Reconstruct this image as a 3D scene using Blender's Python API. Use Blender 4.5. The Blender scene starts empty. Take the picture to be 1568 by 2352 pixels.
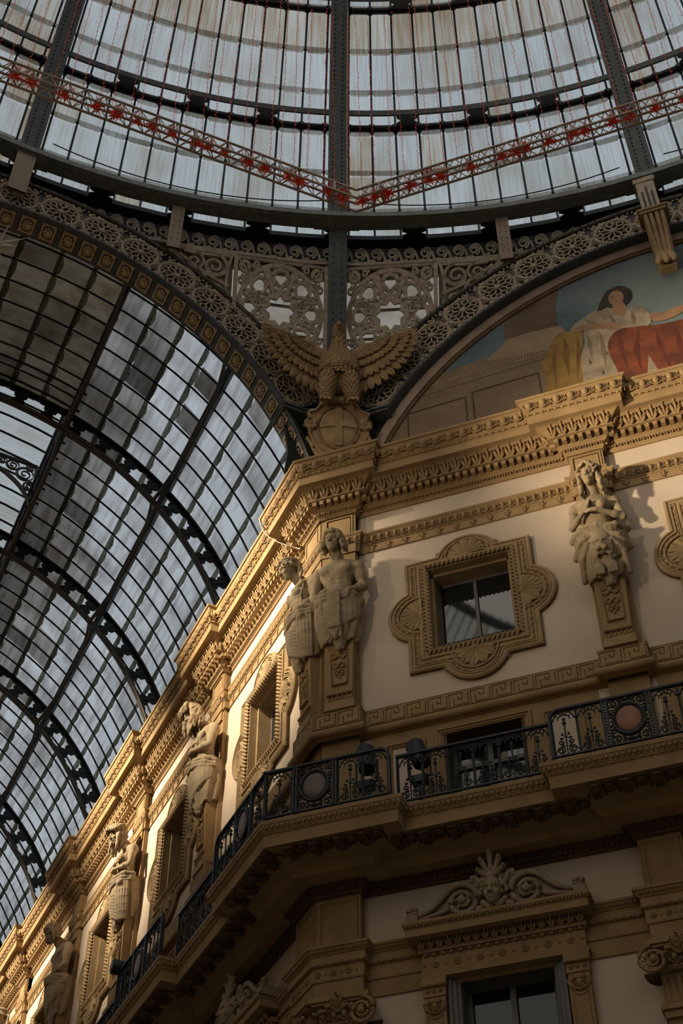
import bpy, math, random
import numpy as np
from mathutils import Vector, Matrix
from mathutils.geometry import tessellate_polygon
random.seed(7); np.random.seed(7)
PI = math.pi
S = math.sqrt(.5)
H0 = 21.8                      # height of the main cornice above the floor
HW = 7.3                       # half length of a facet of the octagon
SC = bpy.context.scene
COL = SC.collection
OC = np.array([7.45, -17.7])   # plan centre of the dome

# ------------------------------------------------------------------ materials
def mat(name, col, rough=.75, noise=0., nscale=3., col2=None, bump=0., bscale=40., metal=0., emit=None, estr=0., spec=.3):
    m = bpy.data.materials.new(name); m.use_nodes = True
    nt = m.node_tree; b = nt.nodes['Principled BSDF']
    b.inputs['Base Color'].default_value = (*col, 1); b.inputs['Roughness'].default_value = rough
    b.inputs['Metallic'].default_value = metal
    b.inputs['Specular IOR Level'].default_value = spec
    if noise or bump:
        tc = nt.nodes.new('ShaderNodeTexCoord')
    if noise:
        n = nt.nodes.new('ShaderNodeTexNoise'); n.inputs['Scale'].default_value = nscale; n.inputs['Detail'].default_value = 5
        r = nt.nodes.new('ShaderNodeValToRGB')
        c2 = col2 or tuple(c * (1 - noise) for c in col)
        r.color_ramp.elements[0].color = (*c2, 1); r.color_ramp.elements[0].position = .35
        r.color_ramp.elements[1].color = (*col, 1); r.color_ramp.elements[1].position = .65
        nt.links.new(tc.outputs['Object'], n.inputs['Vector']); nt.links.new(n.outputs['Fac'], r.inputs['Fac'])
        nt.links.new(r.outputs['Color'], b.inputs['Base Color'])
    if bump:
        n2 = nt.nodes.new('ShaderNodeTexNoise'); n2.inputs['Scale'].default_value = bscale; n2.inputs['Detail'].default_value = 3
        bp = nt.nodes.new('ShaderNodeBump'); bp.inputs['Strength'].default_value = bump; bp.inputs['Distance'].default_value = .02
        nt.links.new(tc.outputs['Object'], n2.inputs['Vector']); nt.links.new(n2.outputs['Fac'], bp.inputs['Height'])
        nt.links.new(bp.outputs['Normal'], b.inputs['Normal'])
    if emit:
        b.inputs['Emission Color'].default_value = (*emit, 1); b.inputs['Emission Strength'].default_value = estr
    return m

M = {}
M['stucco'] = mat('pink_stucco', (.56, .435, .32), .9, .12, 1.2, None, .25, 60)
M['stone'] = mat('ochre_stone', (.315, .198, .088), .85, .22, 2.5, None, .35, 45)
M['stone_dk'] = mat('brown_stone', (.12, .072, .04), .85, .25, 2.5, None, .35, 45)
M['statue'] = mat('weathered_stone', (.33, .245, .145), .9, .3, 5, None, .4, 50)
M['eagle'] = mat('ochre_cement', (.36, .225, .105), .9, .3, 6, None, .4, 50)
M['frame'] = mat('sandstone_trim', (.335, .222, .108), .85, .2, 3, None, .3, 50)
M['iron_ring'] = mat('lightened_slate_iron', (.20, .21, .19), .55, .3, 6, None, .2, 30)  # lighter copy of the iron, makes up for weak light from below
M['iron'] = mat('painted_iron', (.075, .08, .074), .55, .3, 6, None, .2, 30)
M['iron_dk'] = mat('dark_iron', (.016, .018, .019), .5, .3, 6)
M['iron_blk'] = mat('black_railing_iron', (.014, .018, .019), .45, 0)
M['iron_br'] = mat('brown_iron', (.075, .058, .042), .6, .4, 8)
M['cast'] = mat('cream_cast_iron', (.46, .36, .25), .7, .35, 9, None, .2, 60)
M['cast_dk'] = mat('dirty_cast_iron', (.34, .28, .20), .7, .5, 5, None, .2, 60)
M['cast_pink'] = mat('pinkish_iron_plate', (.32, .235, .165), .7, .2, 4)
M['gold'] = mat('gilded_panel', (.46, .34, .18), .6, .4, 12)
M['pink'] = mat('pink_moulding', (.36, .255, .185), .8, .25, 3)
M['brown'] = mat('brown_bead', (.16, .085, .035), .7, .3, 6)
M['wood'] = mat('grey_window_frame', (.13, .12, .105), .5, .2, 6)
M['alu'] = mat('bronze_tube', (.34, .26, .19), .45, 0, metal=.35)
M['redtin'] = mat('red_tinsel', (.42, .012, .006), .35, 0, emit=(1, .06, .01), estr=.035)
M['redbulb'] = mat('red_bulb', (.5, .03, .01), .35, 0, emit=(1, .10, .03), estr=.28)
M['redwire'] = mat('red_wire', (.42, .03, .015), .6, 0)
M['cable'] = mat('black_cable', (.02, .02, .02), .6, 0)
M['marble'] = mat('red_marble', (.33, .135, .075), .5, .3, 7)
M['marble_b'] = mat('brown_marble', (.17, .125, .09), .5, .3, 7)
M['marble_p'] = mat('pale_marble', (.26, .18, .14), .5, .4, 7)
M['floor'] = mat('grey_marble_floor', (.46, .40, .33), .5, .3, .6)
M['dark'] = mat('dark_interior', (.02, .018, .016), .9)
M['feather'] = mat('dark_plume', (.02, .018, .02), .8)
M['lead'] = mat('lead_roof', (.05, .05, .05), .8)

def window_glass(name, ior):
    m = bpy.data.materials.new(name); m.use_nodes = True
    b = m.node_tree.nodes['Principled BSDF']
    b.inputs['Base Color'].default_value = (.012, .014, .014, 1); b.inputs['Roughness'].default_value = .03
    b.inputs['Specular IOR Level'].default_value = .5; b.inputs['IOR'].default_value = ior
    return m
M['wglass'] = window_glass('window_glass', 1.75); M['wglass_dk'] = window_glass('dark_window_glass', 1.36)

def roof_glass(name, t_hi, t_lo, streak, dirt, streaks=(7, .55, 1)):
    """Rough cast roof glass: lets the overcast sky through, with streaks and patches of dirt; UV u = across, v = along the slope (in panes)."""
    m = bpy.data.materials.new(name); m.use_nodes = True; nt = m.node_tree
    for n in list(nt.nodes):
        nt.nodes.remove(n)
    out = nt.nodes.new('ShaderNodeOutputMaterial'); uv = nt.nodes.new('ShaderNodeUVMap'); uv.uv_map = 'UVMap'
    mp = nt.nodes.new('ShaderNodeMapping'); mp.inputs['Scale'].default_value = streaks
    n1 = nt.nodes.new('ShaderNodeTexNoise'); n1.inputs['Scale'].default_value = 1.6; n1.inputs['Detail'].default_value = 4
    n2 = nt.nodes.new('ShaderNodeTexNoise'); n2.inputs['Scale'].default_value = .42; n2.inputs['Detail'].default_value = 3
    wn = nt.nodes.new('ShaderNodeTexWhiteNoise'); wn.noise_dimensions = '2D'
    fl = nt.nodes.new('ShaderNodeVectorMath'); fl.operation = 'FLOOR'
    L = nt.links.new
    L(uv.outputs[0], mp.inputs[0]); L(mp.outputs[0], n1.inputs['Vector']); L(uv.outputs[0], n2.inputs['Vector'])
    L(uv.outputs[0], fl.inputs[0]); L(fl.outputs[0], wn.inputs['Vector'])
    def ramp(src, p0, c0, p1, c1):
        r = nt.nodes.new('ShaderNodeValToRGB'); r.color_ramp.elements[0].position = p0; r.color_ramp.elements[0].color = (*c0, 1)
        r.color_ramp.elements[1].position = p1; r.color_ramp.elements[1].color = (*c1, 1); L(src, r.inputs[0]); return r.outputs[0]
    base = ramp(wn.outputs['Value'], 0, t_lo, 1, t_hi)
    st = ramp(n1.outputs['Fac'], .36, streak, .56, (1, 1, 1))
    di = ramp(n2.outputs['Fac'], .34, dirt, .55, (1, 1, 1))
    def mul(a, b):
        x = nt.nodes.new('ShaderNodeMix'); x.data_type = 'RGBA'; x.blend_type = 'MULTIPLY'; x.inputs[0].default_value = 1
        L(a, x.inputs[6]); L(b, x.inputs[7]); return x.outputs[2]
    c = mul(mul(base, st), di)
    tr = nt.nodes.new('ShaderNodeBsdfTransparent'); L(c, tr.inputs[0])
    df = nt.nodes.new('ShaderNodeBsdfDiffuse'); df.inputs[0].default_value = (.30, .28, .25, 1)
    mx = nt.nodes.new('ShaderNodeMixShader'); mx.inputs[0].default_value = .07
    L(tr.outputs[0], mx.inputs[1]); L(df.outputs[0], mx.inputs[2]); L(mx.outputs[0], out.inputs[0])
    return m
M['dome_glass'] = roof_glass('dome_glass', (.90, .97, 1.02), (.80, .86, .90), (.86, .82, .76), (.80, .74, .66))
M['vault_glass'] = roof_glass('vault_glass', (.96, 1.0, 1.03), (.84, .87, .90), (.72, .69, .68), (.66, .63, .61), (.30, 2.6, 1))
M['vault_dirt_shade'] = roof_glass('dirty_shaded_vault_glass', (.22, .20, .185), (.12, .112, .105), (.62, .58, .54), (.6, .55, .5), (.30, 2.6, 1))  # dirt, plus roof shade painted into the upper panes
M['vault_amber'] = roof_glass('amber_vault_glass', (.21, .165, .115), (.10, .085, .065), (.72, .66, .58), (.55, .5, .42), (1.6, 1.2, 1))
M['dome_rust'] = roof_glass('rusty_dome_glass', (.84, .84, .80), (.72, .71, .68), (.80, .68, .52), (.74, .64, .52), (5, .5, 1))
M['overlap'] = roof_glass('glass_overlap', (.62, .60, .57), (.46, .445, .42), (.8, .78, .72), (.7, .68, .6))
M['overlap_dk'] = roof_glass('mossy_overlap', (.24, .235, .19), (.10, .10, .08), (.6, .6, .5), (.5, .5, .42))
def lat_glass():
    m = bpy.data.materials.new('pendentive_glass'); m.use_nodes = True; nt = m.node_tree
    for n in list(nt.nodes): nt.nodes.remove(n)
    out = nt.nodes.new('ShaderNodeOutputMaterial'); tc = nt.nodes.new('ShaderNodeTexCoord'); nz = nt.nodes.new('ShaderNodeTexNoise'); nz.inputs['Scale'].default_value = 1.5
    r = nt.nodes.new('ShaderNodeValToRGB'); r.color_ramp.elements[0].position = .3; r.color_ramp.elements[0].color = (.62, .50, .34, 1); r.color_ramp.elements[1].position = .6; r.color_ramp.elements[1].color = (.90, .84, .74, 1)
    t = nt.nodes.new('ShaderNodeBsdfTranslucent'); d = nt.nodes.new('ShaderNodeBsdfDiffuse'); mx = nt.nodes.new('ShaderNodeMixShader'); mx.inputs[0].default_value = .3
    nt.links.new(tc.outputs['Object'], nz.inputs['Vector']); nt.links.new(nz.outputs['Fac'], r.inputs[0]); nt.links.new(r.outputs[0], t.inputs[0]); nt.links.new(r.outputs[0], d.inputs[0]); nt.links.new(t.outputs[0], mx.inputs[1]); nt.links.new(d.outputs[0], mx.inputs[2]); nt.links.new(mx.outputs[0], out.inputs[0])
    return m
M['lat_glass'] = lat_glass()

# ------------------------------------------------------------------ mesh kit
class MB:
    """Collects vertex and face blocks, then links them as ONE mesh object."""
    def __init__(s): s.v = []; s.f = []; s.n = 0; s.mi = []; s.sm = []; s.uv = []
    def add(s, VF, mi=0, smooth=False, uv=None):
        V, F = VF
        V = np.asarray(V, float).reshape(-1, 3)
        s.v.append(V)
        for f in F:
            f = np.asarray(f)
            if len(f) == 0: continue
            s.f.append(f + s.n); s.mi.append(mi); s.sm.append(smooth)
        s.uv.append(np.zeros((len(V), 2)) if uv is None else np.asarray(uv))
        s.n += len(V)
        return s
    def mesh(s, name, mats, use_uv=False):
        me = bpy.data.meshes.new(name)
        V = np.concatenate(s.v) if s.v else np.zeros((0, 3))
        loops = np.concatenate([f.ravel() for f in s.f]); tot = np.concatenate([np.full(len(f), f.shape[1]) for f in s.f])
        mi = np.concatenate([np.full(len(f), k) for f, k in zip(s.f, s.mi)]); sm = np.concatenate([np.full(len(f), k) for f, k in zip(s.f, s.sm)])
        me.vertices.add(len(V)); me.vertices.foreach_set('co', V.ravel())
        me.loops.add(len(loops)); me.loops.foreach_set('vertex_index', loops.astype(np.int32))
        me.polygons.add(len(tot)); st = np.concatenate([[0], np.cumsum(tot)[:-1]])
        me.polygons.foreach_set('loop_start', st.astype(np.int32))
        me.polygons.foreach_set('material_index', mi.astype(np.int32)); me.polygons.foreach_set('use_smooth', sm.astype(bool))
        if use_uv:
            u = me.uv_layers.new(name='UVMap'); uv = np.concatenate(s.uv)
            u.data.foreach_set('uv', uv[loops].ravel())
        for m in (mats if isinstance(mats, (list, tuple)) else [mats]): me.materials.append(M[m] if isinstance(m, str) else m)
        me.update(calc_edges=True)
        return me
    def obj(s, name, mats, parent=None, use_uv=False, loc=None, rz=0):
        o = bpy.data.objects.new(name, s.mesh(name, mats, use_uv)); COL.objects.link(o)
        if parent is not None: o.parent = parent
        if loc is not None: o.location = loc
        if rz: o.rotation_euler[2] = rz
        return o

def tag(o, label, cat, group=None, kind=None):
    o['label'] = label; o['category'] = cat
    if group: o['group'] = group
    if kind: o['kind'] = kind
    return o
def empty(name, loc=(0, 0, 0), rz=0):
    o = bpy.data.objects.new(name, None); COL.objects.link(o); o.location = loc; o.rotation_euler[2] = rz
    o.empty_display_size = .2
    return o
def copy_tree(o, parent=None):
    c = o.copy(); COL.objects.link(c)
    if parent is not None: c.parent = parent
    for ch in o.children: copy_tree(ch, c)
    return c
LA = lambda x, e, z: (x, -e, z + H0)                                  # a place on the facet wall (along, out, height below/above cornice)
LB = lambda t, e, z: (-S * t - S * e, S * t - S * e, z + H0)          # a place on the arm wall
RB = -PI / 4

def T(VF, mtx):
    V, F = VF; mtx = np.asarray(mtx)
    return V @ mtx[:3, :3].T + mtx[:3, 3], F
def tr(x=0, y=0, z=0, s=1., rz=0., rx=0., ry=0.):
    sc = s if isinstance(s, (tuple, list)) else (s, s, s)
    m = Matrix.Translation((x, y, z)) @ Matrix.Rotation(rz, 4, 'Z') @ Matrix.Rotation(ry, 4, 'Y') @ Matrix.Rotation(rx, 4, 'X') @ Matrix.Diagonal((*sc, 1))
    return np.array(m)
def tile(VF, ms):
    V, F = VF; ms = np.asarray(ms); n = len(ms)
    if n == 0: return np.zeros((0, 3)), []
    VV = np.einsum('nij,vj->nvi', ms[:, :3, :3], V) + ms[:, None, :3, 3]
    off = (np.arange(n) * len(V))
    return VV.reshape(-1, 3), [(f[None] + off[:, None, None]).reshape(-1, f.shape[1]) for f in F]
def cat(*vfs):
    V = []; F = []; n = 0
    for v, f in vfs:
        V.append(v); F += [np.asarray(x) + n for x in f if len(x)]; n += len(v)
    return np.concatenate(V), F
def box(x0, x1, y0, y1, z0, z1):
    V = np.array([(x, y, z) for x in (x0, x1) for y in (y0, y1) for z in (z0, z1)], float)
    return V, [np.array([(0, 1, 3, 2), (4, 6, 7, 5), (0, 4, 5, 1), (2, 3, 7, 6), (0, 2, 6, 4), (1, 5, 7, 3)])]
def gridsurf(P, wrapu=False, wrapv=False):
    n, m = P.shape[:2]
    i = np.arange(n if wrapu else n - 1); j = np.arange(m if wrapv else m - 1)
    I, J = np.meshgrid(i, j, indexing='ij'); I2 = (I + 1) % n; J2 = (J + 1) % m
    F = np.stack([I * m + J, I2 * m + J, I2 * m + J2, I * m + J2], -1).reshape(-1, 4)
    return P.reshape(-1, 3), [F]
def tube(path, r, k=6, closed=False, caps=True, sx=1., sy=1., up=(0, 0, 1)):
    P = np.asarray(path, float); n = len(P); r = np.broadcast_to(np.asarray(r, float), (n,))
    t = np.gradient(P, axis=0) if not closed else np.roll(P, -1, 0) - np.roll(P, 1, 0)
    t /= np.linalg.norm(t, axis=1)[:, None] + 1e-12
    u = np.array(up, float)
    a = np.cross(t, u); la = np.linalg.norm(a, axis=1); bad = la < 1e-3
    if bad.any(): a[bad] = np.cross(t[bad], np.array([0.3, 1, 0.1])); la = np.linalg.norm(a, axis=1)
    a /= la[:, None]; b = np.cross(a, t)
    th = np.arange(k) / k * 2 * PI + PI / k
    G = P[:, None] + r[:, None, None] * (np.cos(th)[None, :, None] * a[:, None] * sx + np.sin(th)[None, :, None] * b[:, None] * sy)
    V, F = gridsurf(G, wrapu=closed, wrapv=True)
    if caps and not closed: F = F + [np.array([list(range(k))[::-1]]), np.array([list(range((n - 1) * k, n * k))])]
    return V, F
def bar(a, b, w, d, up=(0, 0, 1)):
    return tube([a, b], 1, 4, sx=w / 2 * math.sqrt(2), sy=d / 2 * math.sqrt(2), up=up)
def lathe(prof, k=16, axis='z'):
    pr = np.asarray(prof, float); th = np.arange(k) / k * 2 * PI
    G = np.stack([pr[:, None, 0] * np.cos(th), pr[:, None, 0] * np.sin(th), np.broadcast_to(pr[:, None, 1], (len(pr), k))], -1)
    V, F = gridsurf(G, wrapv=True)
    if axis == 'y': V = V[:, [0, 2, 1]] * np.array([1, -1, 1])
    return V, F
def ball(c=(0, 0, 0), r=(1, 1, 1), k=10, m=7):
    r = (r, r, r) if np.isscalar(r) else r
    ph = np.linspace(-PI / 2, PI / 2, m); th = np.arange(k) / k * 2 * PI
    G = np.stack([np.cos(ph)[:, None] * np.cos(th), np.cos(ph)[:, None] * np.sin(th), np.broadcast_to(np.sin(ph)[:, None], (m, k))], -1)
    V, F = gridsurf(G, wrapv=True)
    return V * np.array(r) + np.array(c), F
def prism(polys, y0, y1):
    """polys: outline (and holes) in x,z; a slab between y0 (front) and y1."""
    polys = [polys] if np.ndim(polys[0][0]) == 0 else polys
    tris = tessellate_polygon([[Vector((p[0], p[1], 0)) for p in q] for q in polys])
    P = np.array([p for q in polys for p in q], float); n = len(P)
    V = np.concatenate([np.stack([P[:, 0], np.full(n, y0), P[:, 1]], -1), np.stack([P[:, 0], np.full(n, y1), P[:, 1]], -1)])
    tr_ = np.array(tris)
    F = [tr_, tr_[:, ::-1] + n]; st = 0
    for q in polys:
        k = len(q); i = np.arange(k) + st; j = (np.arange(k) + 1) % k + st
        F.append(np.stack([i, j, j + n, i + n], -1)); st += k
    return V, F
def sweep2(path, prof, closed=False):
    """Mitred sweep in the x,z plane: path points (x,z), profile (d to the left of travel, y)."""
    P = np.asarray(path, float); n = len(P)
    d = (np.roll(P, -1, 0) - P) if closed else np.diff(P, axis=0)
    d = d / (np.linalg.norm(d, axis=1)[:, None] + 1e-12); nr = np.stack([-d[:, 1], d[:, 0]], -1)
    if closed: n0, n1 = np.roll(nr, 1, 0), nr
    else: n0 = np.concatenate([nr[:1], nr]); n1 = np.concatenate([nr, nr[-1:]])
    mt = n0 + n1; mt /= np.maximum((mt * n1).sum(1), .35)[:, None]
    pr = np.asarray(prof, float)
    G = np.zeros((n, len(pr), 3))
    G[:, :, 0] = P[:, None, 0] + mt[:, None, 0] * pr[None, :, 0]; G[:, :, 2] = P[:, None, 1] + mt[:, None, 1] * pr[None, :, 0]
    G[:, :, 1] = pr[None, :, 1]
    return G
def stroke(path, w, y0, y1, closed=False):
    """Flat band of width w following a line in the x,z plane, from y0 (front) back to y1."""
    return gridsurf(sweep2(path, [(-w / 2, y1), (-w / 2, y0), (w / 2, y0), (w / 2, y1)], closed), wrapu=closed)
def moulding(path, prof, closed=False): return gridsurf(sweep2(path, prof, closed), wrapu=closed)
def arc(cx, cz, r, a0, a1, n=16):
    a = np.radians(np.linspace(a0, a1, n)); return np.stack([cx + r * np.cos(a), cz + r * np.sin(a)], -1)
def spiral(cx, cz, r0, r1, a0, turns, n=24):
    t = np.linspace(0, 1, n); a = np.radians(a0) + t * turns * 2 * PI; r = r0 + (r1 - r0) * t
    return np.stack([cx + r * np.cos(a), cz + r * np.sin(a)], -1)
def xyz(p2, y): p2 = np.asarray(p2); return np.stack([p2[:, 0], np.full(len(p2), y), p2[:, 1]], -1)

# ------------------------------------------------------------------ camera
def camera():
    f, ya, pi, ro = 3243.94, math.radians(-19.5412), math.radians(45.9977), math.radians(-.296)
    fw = np.array([math.sin(ya) * math.cos(pi), math.cos(ya) * math.cos(pi), math.sin(pi)])
    r0 = np.array([math.cos(ya), -math.sin(ya), 0]); u0 = np.cross(r0, fw)
    r = math.cos(ro) * r0 + math.sin(ro) * u0; u = -math.sin(ro) * r0 + math.cos(ro) * u0
    cd = bpy.data.cameras.new('camera'); co = bpy.data.objects.new('camera', cd); COL.objects.link(co)
    m = Matrix.Identity(4)
    for i in range(3): m[i][0], m[i][1], m[i][2] = r[i], u[i], -fw[i]
    m.translation = (6.5626, -17.6725, H0 - 20.1973)
    co.matrix_world = m
    cd.sensor_fit = 'VERTICAL'; cd.sensor_height = 36; cd.lens = f / 2352 * 36; cd.clip_end = 400
    SC.camera = co
camera()
# ------------------------------------------------------------------ plan lines of the walls (facet wall along +x, arm wall along -45 deg)
PITCH = 4.83
APIL = [(4.72, 5.34), (9.26, 9.88)]                                   # pilasters on the facet wall
BPIL = [(4.80 + PITCH * k, 5.46 + PITCH * k) for k in range(6)]       # pilasters on the arm wall
CA, CB = .62, .64                                                     # corner pier on either side
AEND, BEND = 14.6, 33.
def bpt(t, e): return np.array([-S * t - S * e, S * t - S * e])
def apt(x, e): return np.array([x, -e])
def app(e): return np.array([-(math.sqrt(2) - 1) * e, -e])
NA = np.array([0, -1.]); NB = np.array([-S, -S]); DA = np.array([1., 0]); DB = np.array([S, -S])
MAP = np.array([-(math.sqrt(2) - 1), -1.])
def plan(p, pad=0.):
    """Plan line for a moulding: breaks forward by p round each pilaster and the corner pier (pad widens the breaks).
    Returns nodes (point, mitre vector, tag)."""
    N = [(bpt(BEND, 0), NB)]
    for a, b in reversed(BPIL):
        a -= pad; b += pad
        N += [(bpt(b, 0), NB - DB), (bpt(b, p), NB - DB), (bpt(a, p), NB + DB), (bpt(a, 0), NB + DB)]
    N += [(bpt(CB + pad, 0), NB - DB), (bpt(CB + pad, p), NB - DB), (app(p), MAP), (apt(CA + pad, p), NA + DA), (apt(CA + pad, 0), NA + DA)]
    for a, b in APIL:
        a -= pad; b += pad
        N += [(apt(a, 0), NA - DA), (apt(a, p), NA - DA), (apt(b, p), NA + DA), (apt(b, 0), NA + DA)]
    N += [(apt(AEND, 0), NA)]
    return N
def course(mb, N, prof, mi=0, smooth=False):
    pr = np.asarray(prof, float); P = np.array([n[0] for n in N]); m = np.array([n[1] for n in N])
    G = np.zeros((len(N), len(pr), 3))
    G[:, :, :2] = P[:, None] + m[:, None] * pr[None, :, :1]; G[:, :, 2] = pr[None, :, 1]
    V, F = gridsurf(G)
    # sharp corners along the plan: no sharing of vertices between segments keeps mitres crisp
    mb.add((V, F), mi, False)
def along(N, e, sp, unit, mb, mi=0, smooth=True, xmax=8.6, tmax=27., ends=0.5, minlen=.12):
    """Repeat a unit (x along, -y out, z) on each run of a course at offset e."""
    P = np.array([n[0] + n[1] * e for n in N]); ms = []
    for i in range(len(P) - 1):
        d = P[i + 1] - P[i]; L = np.linalg.norm(d)
        if L < minlen: continue
        ux = d / L; nrm = np.array([ux[1], -ux[0]])
        k = max(1, int(round(L / sp))); step = L / k
        for j in range(k):
            q = P[i] + ux * (j + ends) * step
            if q[0] > xmax or (q[0] < 0 and math.hypot(*q) > tmax): continue
            m = np.eye(4); m[:2, 0] = ux * (step / sp); m[:2, 1] = -nrm; m[:2, 3] = q; ms.append(m)
    mb.add(tile(unit, ms), mi, smooth)
def at_h(o): o.location.z = H0; return o

def egg_unit(w, h, d=.05):
    """One egg in its cup with a dart beside it; rises h, centred on x."""
    parts = [ball((0, -.01, h * .50), (w * .29, d * 1.1, h * .39), 10, 7)]
    a = np.radians(np.linspace(150, 390, 13)); P = np.stack([w * .40 * np.cos(a), np.full(13, -d * .45), h * .50 + h * .49 * np.sin(a)], -1)
    parts.append(tube(P, w * .055, 5))
    parts.append(tube([(w * .5, -d * .3, h * .9), (w * .5, -d * .5, h * .45), (w * .5, -d * .3, h * .06)], [w * .03, w * .06, w * .015], 5))
    parts += [ball((w * .5 + sx * w * .06, -d * .4, h * .2), (w * .05, d * .4, h * .1), 6, 5) for sx in (-1, 1)]
    return cat(*parts)
def leaf_unit(w, h, run, drop):
    """Acanthus leaf standing on a cyma: base at z=0, tip at z=h, leaning out by run."""
    parts = []
    n = 7
    for sx, sc, ph in ((0, 1., 0), (-1, .78, .1), (1, .78, .1), (-1, .55, .3), (1, .55, .3)):
        t = np.linspace(0, 1, n)
        x = sx * w * (.10 + .26 * np.sin(t * 1.7) * (1 if ph < .2 else 1.25)) * (1 if sx else 0)
        z = h * sc * t; y = -run * (t * sc) ** 1.6 - .012 - .05 * np.sin(t * PI) * (1 - ph)
        y[-1] -= .02
        r = w * .085 * np.sin(np.clip(t * .8 + .25, 0, 1) * PI) ** .6 + .004
        parts.append(tube(np.stack([x, y, z], -1), r, 5, sx=1.25, sy=.7))
        if sx: parts.append(ball((x[-1] * 1.06, y[-1] - .005, z[-1] * .98), (w * .07, .022, w * .06), 6, 4))
    parts.append(ball((0, -run * .95 - .03, h * .97), (w * .13, .03, w * .07), 7, 5))
    return cat(*parts)
def bead_unit(w, r):
    return cat(T(lathe([(0, -.30 * w), (r * .8, -.2 * w), (r, 0), (r * .8, .2 * w), (0, .30 * w)], 7), tr(ry=PI / 2)),
               *[T(lathe([(0, -.05 * w), (r * .75, -.03 * w), (r * .75, .03 * w), (0, .05 * w)], 6), tr(x=.5 * w + sx * .07 * w, ry=PI / 2)) for sx in (-1, 1)])
def cymleaf_unit(w, h, d=.05):
    """Small leaf-and-tongue moulding unit (Lesbian cyma)."""
    a = np.linspace(0, PI, 9); P = np.stack([w * .40 * np.cos(a), np.full(9, -d * .5), h * .25 + h * .6 * np.sin(a)], -1)
    return cat(tube(P, w * .07, 5), ball((0, -d * .4, h * .42), (w * .18, d * .6, h * .36), 7, 5), tube([(w * .5, -d * .25, h * .05), (w * .5, -d * .55, h * .6), (w * .5, -d * .4, h * .92)], [w * .03, w * .08, w * .02], 5))

# ---- crowning cornice
N = plan(.18)
PROF = [(0.0, -1.10), (.03, -1.10), (.045, -1.07), (.05, -1.06), (.13, -.965), (.15, -.955), (.15, -.945), (.16, -.94), (.16, -.82), (.30, -.815), (.30, -.795),
        (.275, -.79), (.29, -.72), (.34, -.65), (.43, -.59), (.455, -.585), (.455, -.575), (.555, -.575), (.56, -.40), (.575, -.39), (.58, -.335), (.59, -.325),
        (.61, -.31), (.625, -.20), (.66, -.08), (.675, -.055), (.70, -.05), (.71, 0.), (.30, .02), (-.5, .03)]
root = at_h(empty('trim_1'))
tag(root, 'ochre crowning cornice that wraps the corner pier above both plaster walls', 'cornice', kind='structure')
mb = MB(); course(mb, N, PROF); mb.obj('cornice_profile', 'stone', root)
mb = MB(); along(N, .615, .25, T(egg_unit(.25, .24, .08), tr(z=-.30)), mb); mb.obj('egg_and_dart', 'stone', root)
mb = MB(); along(N, .585, .125, T(bead_unit(.125, .026), tr(z=-.365)), mb); mb.obj('bead_course', 'stone', root)
mb = MB(); along(N, .275, .21, T(leaf_unit(.21, .205, .14, 0), tr(z=-.79)), mb); mb.obj('acanthus_course', 'stone', root)
mb = MB(); along(N, .215, .146, box(-.040, .040, -.065, .06, -.93, -.835), mb, smooth=False); mb.obj('dentil_course', 'stone', root)
mb = MB(); along(N, .085, .105, T(cymleaf_unit(.105, .10, .05), tr(z=-1.06)), mb); mb.obj('leaf_course', 'stone', root)

# ---- string course with eggs and small lilies
N2 = plan(.10, .03)
root = at_h(empty('trim_2'))
tag(root, 'string course of eggs over a band of small lilies across the upper walls', 'string course', kind='structure')
mb = MB(); course(mb, N2, [(0, -2.06), (.028, -2.06), (.03, -1.885), (.045, -1.88), (.05, -1.865), (.04, -1.86), (.045, -1.80), (.07, -1.68), (.10, -1.645), (.105, -1.61), (0, -1.59)]); mb.obj('string_profile', 'stone', root)
mb = MB(); along(N2, .05, .148, T(egg_unit(.148, .20, .045), tr(z=-1.855)), mb); mb.obj('egg_course', 'stone', root)
def lily(w=.10):
    return cat(tube(xyz([(0, -.075), (0, 0), (0, .06)], -.012), [.006, .012, .004], 5), tube(xyz([(0, -.02), (-.03, .01), (-.048, .035), (-.055, .02)], -.012), .008, 5),
               tube(xyz([(0, -.02), (.03, .01), (.048, .035), (.055, .02)], -.012), .008, 5), tube(xyz([(-.035, -.035), (0, -.028), (.035, -.035)], -.012), .007, 5), ball((0, -.015, .055), (.012, .01, .02), 6, 4))
# lilies only where the band is plain wall
NW = [(bpt(BEND, 0), NB)]
for a, b in reversed(BPIL): NW += [(bpt(b + .12, 0), NB), (bpt(a - .12, 0), NB)]
NW += [(bpt(CB + .12, 0), NB), (apt(CA + .12, 0), NA)]
for a, b in APIL: NW += [(apt(a - .12, 0), NA), (apt(b + .12, 0), NA)]
NW += [(apt(AEND, 0), NA)]
mb = MB(); 
for i in range(0, len(NW) - 1, 2): along(NW[i:i + 2], .03, .335, T(lily(), tr(z=-1.975, s=1.15)), mb)
mb.obj('lily_course', 'stone', root)

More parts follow.
